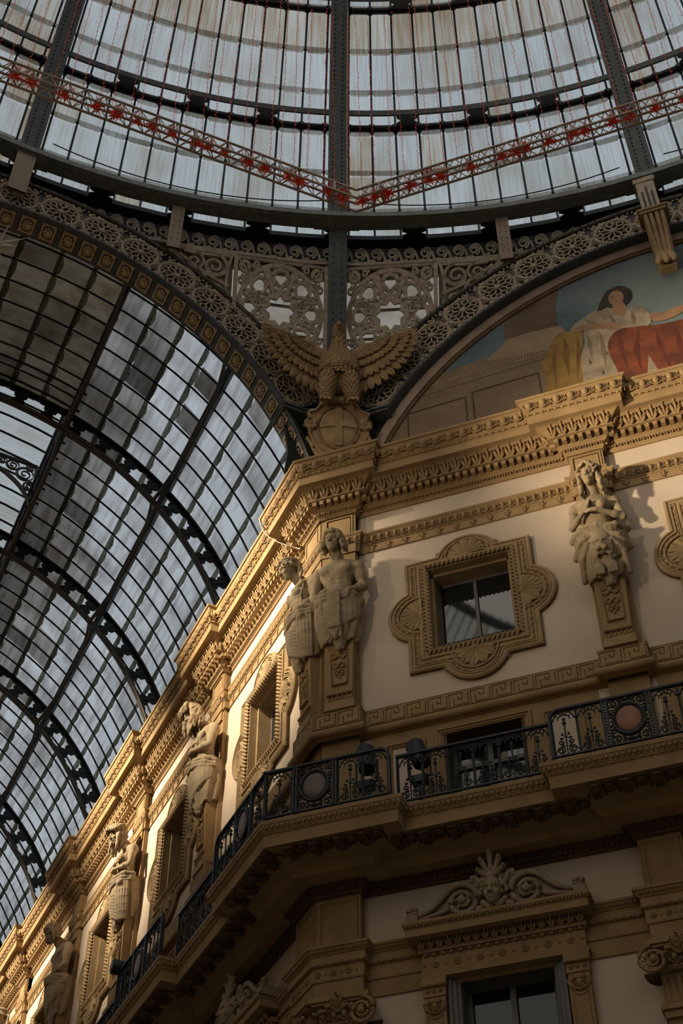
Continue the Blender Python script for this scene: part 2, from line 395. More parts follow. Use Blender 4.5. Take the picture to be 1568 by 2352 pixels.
# ---- Greek key band over a roll moulding
N3 = plan(.19, .0)
root = at_h(empty('trim_3'))
tag(root, 'band of raised Greek key fret over a roll moulding below the plaster walls', 'fret band', kind='structure')
rollp = [(.085 + .075 * math.cos(a), -6.175 + .075 * math.sin(a)) for a in np.radians(np.linspace(-100, 80, 8))]
mb = MB(); course(mb, N3, [(0, -6.27), (.03, -6.27)] + rollp + [(.075, -6.095), (.075, -5.765), (.09, -5.76), (.09, -5.745), (0, -5.74)]); mb.obj('fret_band', 'stone', root)
def groove(pts, w):
    P = np.array(pts, float); d = np.diff(P, axis=0); d /= np.linalg.norm(d, axis=1)[:, None]; nr = np.stack([-d[:, 1], d[:, 0]], -1)
    n0 = np.concatenate([nr[:1], nr]); n1 = np.concatenate([nr, nr[-1:]]); m = n0 + n1; m /= np.maximum((m * n1).sum(1), .3)[:, None]
    return (P + m * w / 2).tolist() + (P - m * w / 2).tolist()[::-1]
def fret_unit(w=.345, h=.30):
    """One turn of the key fret: a raised slab with narrow grooves cut in it."""
    g = .0165; c = w / 8; r = h / 5.2
    a = [(-w / 2 + .55 * c, .55 * r), (-w / 2 + .55 * c, 4.6 * r), (w / 2 - 2.6 * c, 4.6 * r), (w / 2 - 2.6 * c, 2.6 * r), (w / 2 - 4.2 * c, 2.6 * r), (w / 2 - 4.2 * c, 3.5 * r)]
    b = [(x * -1, h * 1.0 - z) for x, z in a]
    b = [(w / 2 - .0 * c - .45 * c, 4.6 * r), (w / 2 - .45 * c, .6 * r), (-w / 2 + 2.2 * c, .6 * r), (-w / 2 + 2.2 * c, 3.0 * r)]
    o = [(-w / 2, .012), (w / 2, .012), (w / 2, h), (-w / 2, h)]
    return prism([o, groove(a, g), groove(b, g)], -.02, .004)
mb = MB(); along(N3, .076, .345, T(fret_unit(), tr(z=-6.075)), mb, smooth=False, minlen=.3); mb.obj('fret_course', 'stone', root)

# ---- balcony slab with leaf moulding
PB = .28
N4 = plan(PB)
root = at_h(empty('trim_4'))
tag(root, 'stone balcony edge with leaf moulding and dark coffered underside', 'balcony', kind='structure')
mb = MB(); course(mb, N4, [(.0, -8.98), (.36, -8.98), (.40, -8.93), (.44, -8.90), (.46, -8.86), (.50, -8.80), (.55, -8.77), (.60, -8.75), (.935, -8.75), (.935, -8.70), (.945, -8.56), (.96, -8.55), (.965, -8.52), (.975, -8.515),
    (.985, -8.49), (1.02, -8.42), (1.03, -8.415), (1.03, -8.355), (1.0, -8.345), (-.2, -8.34)]); mb.obj('balcony_slab', 'stone', root)
mb = MB(); along(N4, .985, .16, T(cymleaf_unit(.16, .10, .05), tr(z=-8.505)), mb); mb.obj('leaf_course', 'stone', root)
mb = MB(); along(N4, .962, .14, T(bead_unit(.14, .018), tr(z=-8.535)), mb); mb.obj('bead_course', 'stone', root)
def modillion():
    t = np.linspace(0, 1, 9)
    sc = np.stack([np.zeros(9), -.02 - .34 * t, -8.815 + .045 * np.sin(t * 2 * PI)], -1)
    return cat(tube(sc, .048, 6, sx=1.5, sy=.7), T(lathe([(0, 0), (.05, .012), (.09, 0), (.10, .03), (0, .03)], 10), tr(x=.21, y=-.21, z=-8.785, rx=PI)), box(.10, .125, -.36, 0, -8.775, -8.75), box(.30, .325, -.36, 0, -8.775, -8.75))
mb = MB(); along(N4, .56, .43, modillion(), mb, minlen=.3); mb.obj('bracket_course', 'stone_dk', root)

# ---- frieze of big eggs under the balcony
N5 = plan(.20)
root = at_h(empty('trim_5'))
tag(root, 'shadowed egg moulding tucked beneath the balcony', 'moulding', kind='structure')
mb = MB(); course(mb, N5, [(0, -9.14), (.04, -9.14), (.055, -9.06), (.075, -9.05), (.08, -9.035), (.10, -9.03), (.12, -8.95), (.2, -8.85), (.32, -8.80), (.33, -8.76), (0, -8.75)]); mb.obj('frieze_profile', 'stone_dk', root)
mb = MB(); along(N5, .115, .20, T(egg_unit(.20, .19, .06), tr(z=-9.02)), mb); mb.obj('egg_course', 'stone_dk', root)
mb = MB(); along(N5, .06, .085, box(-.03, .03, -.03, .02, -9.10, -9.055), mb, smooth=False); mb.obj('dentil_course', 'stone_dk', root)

# ---- lower architrave in three steps
N6 = plan(.18)
root = at_h(empty('trim_6'))
tag(root, 'stepped architrave band with beads and rosettes across the lower wall', 'architrave', kind='structure')
mb = MB(); course(mb, N6, [(0, -10.72), (.03, -10.72), (.03, -10.475), (.05, -10.47), (.05, -10.46), (.055, -10.45), (.055, -10.26), (.075, -10.255), (.08, -10.215), (.085, -10.21), (.085, -10.10), (.10, -10.095), (.105, -10.08), (.15, -10.02), (.17, -10.01), (.17, -9.975), (0, -9.96)]); mb.obj('architrave_profile', 'stone', root)
mb = MB(); along(N6, .09, .125, T(bead_unit(.125, .024), tr(z=-10.235)), mb); mb.obj('bead_course', 'stone', root)
mb = MB(); along(N6, .115, .11, T(cymleaf_unit(.11, .065, .045), tr(z=-10.075)), mb); mb.obj('leaf_course', 'stone', root)
def rosette(r=.05):
    return cat(*[ball((r * .62 * math.cos(a), -.008, r * .62 * math.sin(a)), (r * .38, .016, r * .38), 6, 4) for a in np.arange(6) * PI / 3], ball((0, -.012, 0), (r * .3, .022, r * .3), 6, 4))
rz_unit = cat(rosette(.055), T(ball((.12, -.005, 0), (.028, .014, .028), 8, 5), tr()))
mb = MB()
for seg in ([(bpt(CB, .18), NB), (app(.18), NB)], [(app(.18), NA), (apt(CA, .18), NA)], [(apt(4.72, .18), NA), (apt(5.34, .18), NA)]):
    along(seg, .055, .235, T(rz_unit, tr(x=-.06, z=-10.36)), mb)
mb.obj('rosette_course', 'stone', root)

# ---- moulded door frames and panels between fret band and balcony
def panel_frame(x0, x1, z0, z1):
    return moulding([(x0, z0), (x0, z1), (x1, z1), (x1, z0)], [(0, 0), (0, -.05), (-.035, -.055), (-.05, -.03), (-.075, -.03), (-.085, -.012), (-.10, -.012), (-.10, 0)])
def openwork_panel(W, x0, x1, z0, z1): pass

# ------------------------------------------------------------------ walls with openings
def wall_faces(u0, u1, z0, z1, holes):
    us = sorted({u0, u1, *[h[i] for h in holes for i in (0, 1)]}); zs = sorted({z0, z1, *[h[i] for h in holes for i in (2, 3)]})
    out = []
    for i in range(len(us) - 1):
        for j in range(len(zs) - 1):
            um, zm = (us[i] + us[i + 1]) / 2, (zs[j] + zs[j + 1]) / 2
            if any(h[0] < um < h[1] and h[2] < zm < h[3] for h in holes): continue
            out.append((us[i], us[i + 1], zs[j], zs[j + 1]))
    return out
AWIN = [2.655, 7.30, 11.94]                                           # window centres on the facet wall
BWIN = [2.70 + PITCH * k for k in range(6)]
OW, OT, OB = .735, -2.90, -4.76                                       # upper window openings
def holes_for(cs, sg): 
    h = [(c - OW, c + OW, OB, OT) for c in cs] + [(c - .62, c + .62, -8.34, -6.50) for c in cs] + [(c - .66, c + .66, -13.6, -10.66) for c in cs]
    return h
mb = MB()
for u0, u1, z0, z1 in wall_faces(-.02, AEND, -13.6, 1.2, holes_for(AWIN, 1)): mb.add(box(u0, u1, 0, .55, z0, min(z1, .05)))
o = at_h(mb.obj('wall_right', 'stucco')); tag(o, 'pink plaster wall of the octagon facet holding the large quatrefoil window', 'wall', kind='structure')
mb = MB()
for u0, u1, z0, z1 in wall_faces(0, BEND, -13.6, .9, holes_for(BWIN, 1)): mb.add(box(-u1, -u0, 0, .55, z0, min(z1, .05)))
o = at_h(mb.obj('wall_left', 'stucco')); o.rotation_euler[2] = RB; tag(o, 'pale plaster wall of the gallery arm receding beneath the glass vault', 'wall', kind='structure')
mb = MB()
mb.add(box(.3, AEND, 0, .5, -21.8, -13.6)); o = at_h(mb.obj('wall_front', 'stone')); tag(o, 'ground storey stone of the octagon facet below the picture', 'wall', kind='structure')
mb = MB(); mb.add(box(-BEND, -.3, 0, .5, -21.8, -13.6)); o = at_h(mb.obj('wall_side', 'stone')); o.rotation_euler[2] = RB; tag(o, 'ground storey stone of the gallery arm below the picture', 'wall', kind='structure')
mb = MB()   # lower storey part of the pier quoins between fret and balcony is stone-faced
for a, b in APIL: mb.add(box(a - .02 * (a > 1), b, -.10, .05, -8.36, -6.2))
mb.add(prism([(-.04, -8.36), (.62, -8.36), (.62, -6.2), (-.04, -6.2)], -.10, .05))
o = at_h(mb.obj('trim_7', 'stone')); tag(o, 'plain ochre pier faces behind the balcony of the facet wall', 'pier facing', kind='structure')
mb = MB()
for a, b in [(0.04, CB)] + BPIL: mb.add(box(-b, -a, -.10, .05, -8.36, -6.2))
o = at_h(mb.obj('trim_8', 'stone')); o.rotation_euler[2] = RB; tag(o, 'plain ochre pier faces behind the balcony of the arm wall', 'pier facing', kind='structure')

# stone ground between the fret band and the balcony, with moulded frames
def attic(cs, sgn, name, label, rz):
    mb = MB()
    for c in cs:
        c *= sgn
        for x0, x1 in ((c - 1.86, c - .64), (c + .64, c + 1.86)):
            mb.add(box(x0, x1, -.02, .02, -8.36, -6.24), 0)
        mb.add(box(c - .64, c + .64, -.02, .02, -6.46, -6.24), 0)
        for x0, x1 in ((c - 1.60, c - .95), (c + .95, c + 1.60)):
            mb.add(T(panel_frame(x0, x1, -8.4, -6.50), tr(y=-.02)), 0); mb.add(box(x0 + .08, x1 - .08, -.028, -.02, -8.36, -6.58), 1)
        mb.add(T(panel_frame(c - .78, c + .78, -8.4, -6.40), tr(y=-.02)), 0)
    o = at_h(mb.obj(name, ['stone', 'stucco'])); o.rotation_euler[2] = rz
    tag(o, label, 'panelling', kind='structure')
attic(AWIN, 1, 'trim_9', 'moulded stone panelling behind the balcony railing of the facet wall', 0)
attic(BWIN, -1, 'trim_10', 'moulded stone panelling behind the balcony railing of the arm wall', RB)
# ------------------------------------------------------------------ pilasters of the upper storey
def pilaster_mesh():
    """Backing strip, top block with sunk panel and neck mouldings; x centred, z relative to the cornice."""
    mb = MB()
    mb.add(box(-.31, .31, -.10, .03, -5.75, -1.06))
    mb.add(moulding([(-.27, -1.58), (-.27, -1.12), (.27, -1.12), (.27, -1.58)], [(0, -.14), (0, -.182), (-.03, -.182), (-.035, -.165), (-.05, -.165), (-.05, -.14)]))
    mb.add(box(-.31, .31, -.165, .03, -1.60, -1.08))
    mb.add(box(-.335, .335, -.185, .03, -1.60, -1.50))
    mb.add(box(-.30, .30, -.16, 0, -2.07, -1.86)); mb.add(box(-.26, .26, -.14, 0, -2.30, -2.07))
    for sx in (-1, 1):
        mb.add(tube(xyz(spiral(sx * .29, -1.74, .06, .01, 90, 1.4 * sx, 18), -.20), .014, 5), 0, True)
    return mb.mesh('pilaster', 'stone')
pm = pilaster_mesh()
def place(mesh, name, loc, rz=0):
    o = bpy.data.objects.new(name, mesh); COL.objects.link(o); o.location = loc; o.rotation_euler[2] = rz; return o
ORD = ['nearest the corner', 'next along from the corner', 'third from the corner', 'fourth from the corner', 'fifth from the corner', 'furthest from the corner']
pl = place(pm, 'pilaster', LA(5.03, 0, 0)); tag(pl, 'ochre pilaster behind the statue with the lion skin on the facet wall', 'pilaster', kind='structure')
pl = place(pm, 'pilaster', LA(9.57, 0, 0)); tag(pl, 'ochre pilaster of the facet wall beyond the middle window', 'pilaster', kind='structure')
for k, (a, b) in enumerate(BPIL[:5]):
    pl = place(pm, 'pilaster', LB((a + b) / 2, 0, 0), RB); tag(pl, 'ochre pilaster on the arm wall, ' + ORD[k], 'pilaster', kind='structure')
mb = MB(); mb.add(box(0.0, .62, -.10, .03, -5.75, -1.06)); mb.add(box(-.05, .62, -.165, .03, -1.60, -1.08)); mb.add(box(-.06, .62, -.16, 0, -2.07, -1.86)); mb.add(box(-.04, .60, -.14, 0, -2.30, -2.07))
mb.add(moulding([(0.03, -1.58), (0.03, -1.12), (.57, -1.12), (.57, -1.58)], [(0, -.14), (0, -.182), (-.03, -.182), (-.035, -.165), (-.05, -.165), (-.05, -.14)]))
R45 = tr(rz=RB)
for v in (box(-.64, 0.0, -.10, .03, -5.75, -1.06), box(-.64, .05, -.165, .03, -1.60, -1.08), box(-.64, .06, -.16, 0, -2.07, -1.86), box(-.62, .04, -.14, 0, -2.30, -2.07),
          moulding([(-.59, -1.58), (-.59, -1.12), (-.05, -1.12), (-.05, -1.58)], [(0, -.14), (0, -.182), (-.03, -.182), (-.035, -.165), (-.05, -.165), (-.05, -.14)])):
    mb.add(T(v, R45))
o = at_h(mb.obj('pilaster', 'stone')); tag(o, 'folded corner pier carrying the two statues side by side', 'pilaster', kind='structure')

# ------------------------------------------------------------------ quatrefoil windows
def quatre(hw=1.15, hh=1.245, cz=-3.915, R=.58, q=.24):
    """Outline of the window surround, counter-clockwise in x,z."""
    P = []
    def lobe(cx, cz_, a0, a1):
        P.extend(arc(cx, cz_, R, a0, a1, 19).tolist())
    z0, z1 = cz - hh, cz + hh
    aH = math.degrees(math.acos(q / R)); 
    P.append((hw, z0)); lobe(hw - q, cz, -aH, aH); P.append((hw, z1))
    lobe(0, z1 - q + .05, 90 - aH - 4, 90 + aH + 4); P.append((-hw, z1)); lobe(-hw + q, cz, 180 - aH, 180 + aH); P.append((-hw, z0)); lobe(0, z0 + q - .05, 270 - aH - 4, 270 + aH + 4)
    return P
def shell_mesh(R=.36, n=11):
    """Half scallop shell in the x,z plane, hinge at the origin, opening upward (+z)."""
    m = n * 6 + 1; th = np.linspace(0, PI, m); rr = np.linspace(.06, 1, 9)
    fl = np.abs(np.sin(th * n / 1.0 / 1.0 * .5 * 2 / 2))
    lob = np.abs(np.sin(th * n / 2 * 1.0))
    lob = np.abs(np.sin(n * th / 2 + (PI / 2 if n % 2 == 0 else 0)))
    edge = R * (.90 + .10 * lob)
    G = np.zeros((9, m, 3))
    G[:, :, 0] = rr[:, None] * edge * np.cos(th); G[:, :, 2] = rr[:, None] * edge * np.sin(th)
    G[:, :, 1] = .05 * rr[:, None] * (lob[None] ** .8) - .045 * np.sin(rr[:, None] * PI * .62) - .02
    V, F = gridsurf(G)
    rim = tube(xyz(arc(0, 0, R * 1.12, 0, 180, 33), -.02), .016, 6)
    return cat((V, F), rim, ball((0, -.02, .02), (.05, .04, .05), 8, 6), *[tube(xyz([(R * .2 * math.cos(a), R * .2 * math.sin(a)), (R * .97 * math.cos(a), R * .97 * math.sin(a))], -.035), [.004, .009], 5) for a in np.linspace(0, PI, n + 1)])
def rope(path, r=.05, step=.085, closed=True):
    P = np.asarray(path, float); out = []
    for i in range(len(P) - (0 if closed else 1)):
        a, b = P[i], P[(i + 1) % len(P)]; L = np.linalg.norm(b - a); k = max(1, int(round(L / step))); d = (b - a) / L; nr = np.array([-d[1], d[0]])
        for j in range(k):
            c = a + d * (j + .5) * L / k
            q0 = c - nr * r * .9 - d * step * .45; q1 = c + nr * r * .9 + d * step * .45
            out.append(tube(np.array([(q0[0], -.075, q0[1]), (c[0] - nr[0] * 0, -.125, c[1]), (q1[0], -.075, q1[1])]), [r * .45, r * .62, r * .45], 6))
            if (i % 4) in (0, 2): out.append(ball((q1[0], -.11, q1[1]), (r * .42, r * .42, r * .42), 6, 4))
    return cat(*out)
out_ = quatre(); CZ = -3.83; WZ0, WZ1 = OB, OT
inner = [(-OW, WZ0), (-OW, WZ1), (OW, WZ1), (OW, WZ0)]
def build_window():
    root = empty('window_1')
    mb = MB()
    mb.add(prism([out_, inner], -.055, .0))
    mb.add(moulding(out_, [(0, .0), (0, -.075), (.03, -.10), (.055, -.10), (.06, -.075), (.085, -.07), (.095, -.09), (.115, -.09), (.125, -.055)], True))
    mb.add(moulding([(-.98, -5.02), (.98, -5.02), (.98, -2.72), (-.98, -2.72)], [(0, -.05), (0, -.075), (.02, -.075), (.03, -.055)], True))
    mb.add(moulding([(-OW - .19, WZ0 - .17), (OW + .19, WZ0 - .17), (OW + .19, WZ1 + .15), (-OW - .19, WZ1 + .15)], [(0, -.05), (.0, -.085), (.03, -.095), (.05, -.085), (.06, -.07), (.11, -.07)], True))
    for z0, z1, x0, x1 in ((WZ0 + .006, WZ1 - .006, -OW - .03, -OW + .006), (WZ0 + .006, WZ1 - .006, OW - .006, OW + .03), (WZ1 - .006, WZ1 + .03, -OW - .03, OW + .03), (WZ0 - .03, WZ0 + .006, -OW - .03, OW + .03)): mb.add(box(x0, x1, -.05, .52, z0, z1))
    for x0, x1, z0, z1 in ((-OW, -OW + .06, WZ0, WZ1), (OW - .06, OW, WZ0, WZ1), (-OW, OW, WZ1 - .06, WZ1), (-OW, OW, WZ0, WZ0 + .04)): mb.add(box(x0, x1, .10, .5, z0, z1))
    mb.obj('window_surround', 'frame', root)
    mb = MB(); bu = []
    # bead ornament just inside the outline
    P = np.asarray(out_); G = sweep2(P, [(.155, 0)], True)[:, 0][:, [0, 2]]
    L = np.linalg.norm(np.roll(G, -1, 0) - G, axis=1); tot = L.sum(); n = int(tot / .135); s_ = (np.arange(n) + .5) * tot / n; cs = np.concatenate([[0], np.cumsum(L)])
    for v in s_:
        i = np.searchsorted(cs, v) - 1; a, b = G[i % len(G)], G[(i + 1) % len(G)]; f_ = (v - cs[i]) / max(L[i % len(G)], 1e-6); c = a + (b - a) * f_; ang = math.atan2(b[1] - a[1], b[0] - a[0])
        bu.append(np.array(Matrix.Translation((c[0], -.065, c[1])) @ Matrix.Rotation(-ang, 4, 'Y')))
    mb.add(tile(bead_unit(.135, .022), bu), 0, True)
    mb.obj('bead_ornament', 'frame', root)
    mb = MB(); mb.add(rope([(-OW - .065, WZ0 - .05), (OW + .065, WZ0 - .05), (OW + .065, WZ1 + .055), (-OW - .065, WZ1 + .055)]), 0, True); mb.obj('rope_moulding', 'frame', root)
    sh = shell_mesh()
    for x, z, a in ((0, WZ1 + .13, 0), (0, WZ0 - .12, PI), (-OW - .13, -3.915, -PI / 2), (OW + .13, -3.915, PI / 2)):
        mb = MB(); mb.add(T(sh, tr(x=x, y=-.055, z=z, ry=a, s=(1, 1, 1.1))), 0, True); mb.obj('scallop_shell', 'frame', root)
    mb = MB()
    for x, z in [(sx * .84, z) for sx in (-1, 1) for z in (-2.85, -4.90)] + [(sx * 1.37, -3.915) for sx in (-1, 1)] + [(0, -2.44), (0, -5.38)] + [(sx * .52, z) for sx in (-1, 1) for z in (-2.60, -5.2)] + [(sx * 1.08, z) for sx in (-1, 1) for z in (-3.42, -4.42)]:
        mb.add(tube(xyz(arc(x, z, .04, 0, 330, 10), -.06), .014, 5, closed=True), 0, True); mb.add(ball((x, -.055, z), (.02, .02, .02), 6, 4), 0, True)
    mb.obj('boss_ornament', 'frame', root)
    mb = MB(); mb.add(box(-OW + .05, OW - .05, .42, .43, WZ0 + .04, WZ1 - .05)); mb.obj('glass_pane', 'wglass', root)
    mb = MB()
    for x0, x1 in ((-OW + .05, -OW + .10), (-.03, .03), (OW - .10, OW - .05)): mb.add(box(x0, x1, .37, .42, WZ0 + .04, WZ1 - .05))
    for z0, z1 in ((WZ0 + .04, WZ0 + .10), (WZ1 - .11, WZ1 - .05)): mb.add(box(-OW + .05, OW - .05, .375, .415, z0, z1))
    mb.obj('window_sash', 'wood', root)
    mb = MB()
    for z in (WZ0 + .10, WZ0 + .30): mb.add(bar((-OW, .22, z), (OW, .22, z), .025, .025))
    mb.obj('guard_bar', 'iron_blk', root)
    return root
w0 = build_window()
k = 1
def window_copy(loc, rz, label):
    global k
    o = w0 if k == 1 else copy_tree(w0)
    o.location = loc; o.rotation_euler[2] = rz; o.name = 'window_%d' % k; k += 1
    tag(o, label, 'window', kind='structure'); return o
window_copy(LA(AWIN[0], 0, 0), 0, 'quatrefoil stone window facing out between the corner man and the lion skin statue')
window_copy(LA(AWIN[1], 0, 0), 0, 'quatrefoil window cut off by the right edge past the lion skin statue')
WL = ['quatrefoil window on the arm wall between the corner pier and the long-bearded statue', 'quatrefoil window on the arm wall between the bearded and the ivy-wreathed statues', 'quatrefoil window on the arm wall between the ivy-wreathed woman and the bowed young man',
      'quatrefoil window on the arm wall beyond the bowed young man', 'quatrefoil window on the arm wall beyond the veiled statue']
for i in range(5): window_copy(LB(BWIN[i], 0, 0), RB, WL[i])

# doors onto the balcony
def door_mesh():
    r = empty('door_1')
    mb = MB(); mb.add(box(-.62, .62, .36, .37, -8.34, -6.50)); mb.obj('door_glass', 'wglass', r)
    mb = MB()
    for x0, x1 in ((-.62, -.54), (-.045, .045), (.54, .62)): mb.add(box(x0, x1, .31, .36, -8.34, -6.50))
    for z0, z1 in ((-6.60, -6.50), (-7.0, -6.93), (-8.34, -8.2)): mb.add(box(-.62, .62, .315, .355, z0, z1))
    mb.obj('door_frame', 'wood', r)
    mb = MB()
    for x0, x1, z0, z1 in ((-.66, -.612, -8.34, -6.46), (.612, .66, -8.34, -6.46), (-.62, .62, -6.506, -6.46)): mb.add(box(x0, x1, -.02, .5, z0, z1))
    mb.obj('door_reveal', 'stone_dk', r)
    return r
d0 = door_mesh()
DL = [(LA(AWIN[0], 0, 0), 0, 'dark glazed balcony door below the large quatrefoil window'), (LA(AWIN[1], 0, 0), 0, 'glazed balcony door right of the red marble railing panel')] + \
     [(LB(BWIN[i], 0, 0), RB, 'glazed balcony door on the arm wall, ' + ORD[i]) for i in range(4)]
for i, (loc, rz, lab) in enumerate(DL):
    o = d0 if i == 0 else copy_tree(d0); o.location = loc; o.rotation_euler[2] = rz; o.name = 'door_%d' % (i + 1); tag(o, lab, 'door', kind='structure')

# ------------------------------------------------------------------ lower storey: pedimented window, pier panels, capitals
def scroll_volute(cx, cz, r, a0, turns, y=-.1, w=.03): return tube(xyz(spiral(cx, cz, r, r * .16, a0, turns, 44), y), np.linspace(w, w * .55, 44), 7)
def lower_window():
    r = empty('window_8')
    mb = MB(); mb.add(box(-.66, .66, .32, .33, -13.6, -10.66)); mb.obj('glass_pane', 'wglass_dk', r)
    mb = MB()
    for x0, x1 in ((-.66, -.58), (-.04, .04), (.58, .66)): mb.add(box(x0, x1, .26, .32, -13.6, -10.66))
    mb.add(box(-.66, .66, .265, .315, -10.75, -10.66)); mb.obj('window_sash', 'wood', r)
    mb = MB()
    mb.add(moulding([(-.66, -13.6), (-.66, -10.66), (.66, -10.66), (.66, -13.6)], [(0, .4), (0, -.02), (.04, -.03), (.05, -.06), (.10, -.06), (.11, -.09), (.16, -.09), (.17, 0)]))
    for x0, x1, z0, z1 in ((-.70, -.652, -13.6, -10.62), (.652, .70, -13.6, -10.62), (-.7, .7, -10.668, -10.62)): mb.add(box(x0, x1, 0, .5, z0, z1))
    mb.obj('window_surround', 'wood', r)
    for sx in (-1, 1):
        mb = MB(); x = sx * 1.0
        mb.add(box(x - .15, x + .15, -.14, 0, -13.6, -10.72)); mb.add(moulding([(x - .10, -13.6), (x - .10, -11.15)] + arc(x, -11.15, .10, 180, 360, 9).tolist()[1:] + [(x + .10, -13.6)], [(0, -.13), (0, -.155), (.02, -.155), (.02, -.13)]))
        mb.add(box(x - .18, x + .18, -.18, 0, -10.74, -10.66)); mb.add(box(x - .16, x + .16, -.16, 0, -10.93, -10.74))
        mb.add(tube([(x - .18, -.18, -10.77), (x + .18, -.18, -10.77)], .03, 6), 0, True)
        for dx in (-.09, 0, .09): mb.add(T(rosette(.035), tr(x=x + dx, y=-.16, z=-10.85)), 0, True)
        mb.add(T(shell_mesh(.10, 7), tr(x=x, y=-.15, z=-11.06, ry=PI)), 0, True); mb.add(ball((x, -.15, -11.0), (.10, .05, .05), 8, 5), 0, True)
        mb.add(tube(xyz(arc(x, -11.02, .15, 180, 360, 14), -.15), .025, 6), 0, True)
        mb.obj('jamb_pilaster', 'stone', r)
    mb = MB()
    mb.add(box(-1.16, 1.16, -.15, 0, -10.64, -10.30)); mb.add(box(-1.2, 1.2, -.18, 0, -10.66, -10.60))
    for i in range(7): mb.add(T(rosette(.06), tr(x=-.96 + i * .32, y=-.15, z=-10.46)), 0, True); 
    for i in range(8): mb.add(ball((-1.12 + i * .32, -.15, -10.46), (.03, .02, .03), 7, 5), 0, True)
    mb.add(tile(bead_unit(.13, .025), [tr(x=-1.1 + i * .1294, y=-.17, z=-10.315) for i in range(18)]), 0, True)
    mb.add(box(-1.2, 1.2, -.2, 0, -10.29, -10.22))
    mb.add(tile(T(leaf_unit(.13, .10, .08, 0), tr(z=-10.24)), [tr(x=-1.13 + i * .133, y=-.2) for i in range(18)]), 0, True)
    mb.add(box(-1.30, 1.30, -.42, 0, -10.14, -10.02)); mb.add(box(-1.34, 1.34, -.46, 0, -9.97, -9.93)); mb.add(box(-1.31, 1.31, -.43, 0, -10.02, -9.97))
    mb.add(tile(T(cymleaf_unit(.10, .06, .045), tr(z=-10.02)), [tr(x=-1.27 + i * .1016, y=-.43) for i in range(26)]), 0, True)
    mb.obj('window_entablature', 'stone', r)
    r['label'] = ''
    return r
lw = lower_window()
for i, (loc, rz, lab) in enumerate([(LA(AWIN[0], 0, 0), 0, 'tall dark window under the scrolled pediment with a face'), (LA(AWIN[1], 0, 0), 0, 'tall lower window past the fluted pilaster outside the right edge'), (LB(BWIN[0], 0, 0), RB, 'tall lower window of the arm wall by the corner capital'), (LB(BWIN[1], 0, 0), RB, 'second tall lower window of the arm wall')]):
    o = lw if i == 0 else copy_tree(lw); o.location = loc; o.rotation_euler[2] = rz; o.name = 'window_%d' % (8 + i); tag(o, lab, 'window', kind='structure')

def pier_panel(mb, x0, x1, y=0.):
    mb.add(box(x0, x1, y - .18, .02, -9.98, -9.12)); mb.add(moulding([(x0 + .05, -9.96), (x0 + .05, -9.19), (x1 - .05, -9.19), (x1 - .05, -9.96)], [(0, y - .17), (0, y - .21), (-.03, y - .21), (-.04, y - .19), (-.06, y - .19), (-.06, y - .17)]))
mb = MB(); pier_panel(mb, -.08, .62)
P2 = MB(); pier_panel(P2, -.64, .08)
for V, F in zip(P2.v, [None] * len(P2.v)): pass
mb.add((np.concatenate(P2.v) @ R45[:3, :3].T, P2.f))
o = at_h(mb.obj('trim_11', 'stone')); tag(o, 'sunk stone panel on the corner pier just under the balcony', 'panel', kind='structure')
mb = MB(); pier_panel(mb, 4.72, 5.34); o = at_h(mb.obj('trim_12', 'stone')); tag(o, 'sunk stone panel on the facet pilaster just under the balcony', 'panel', kind='structure')

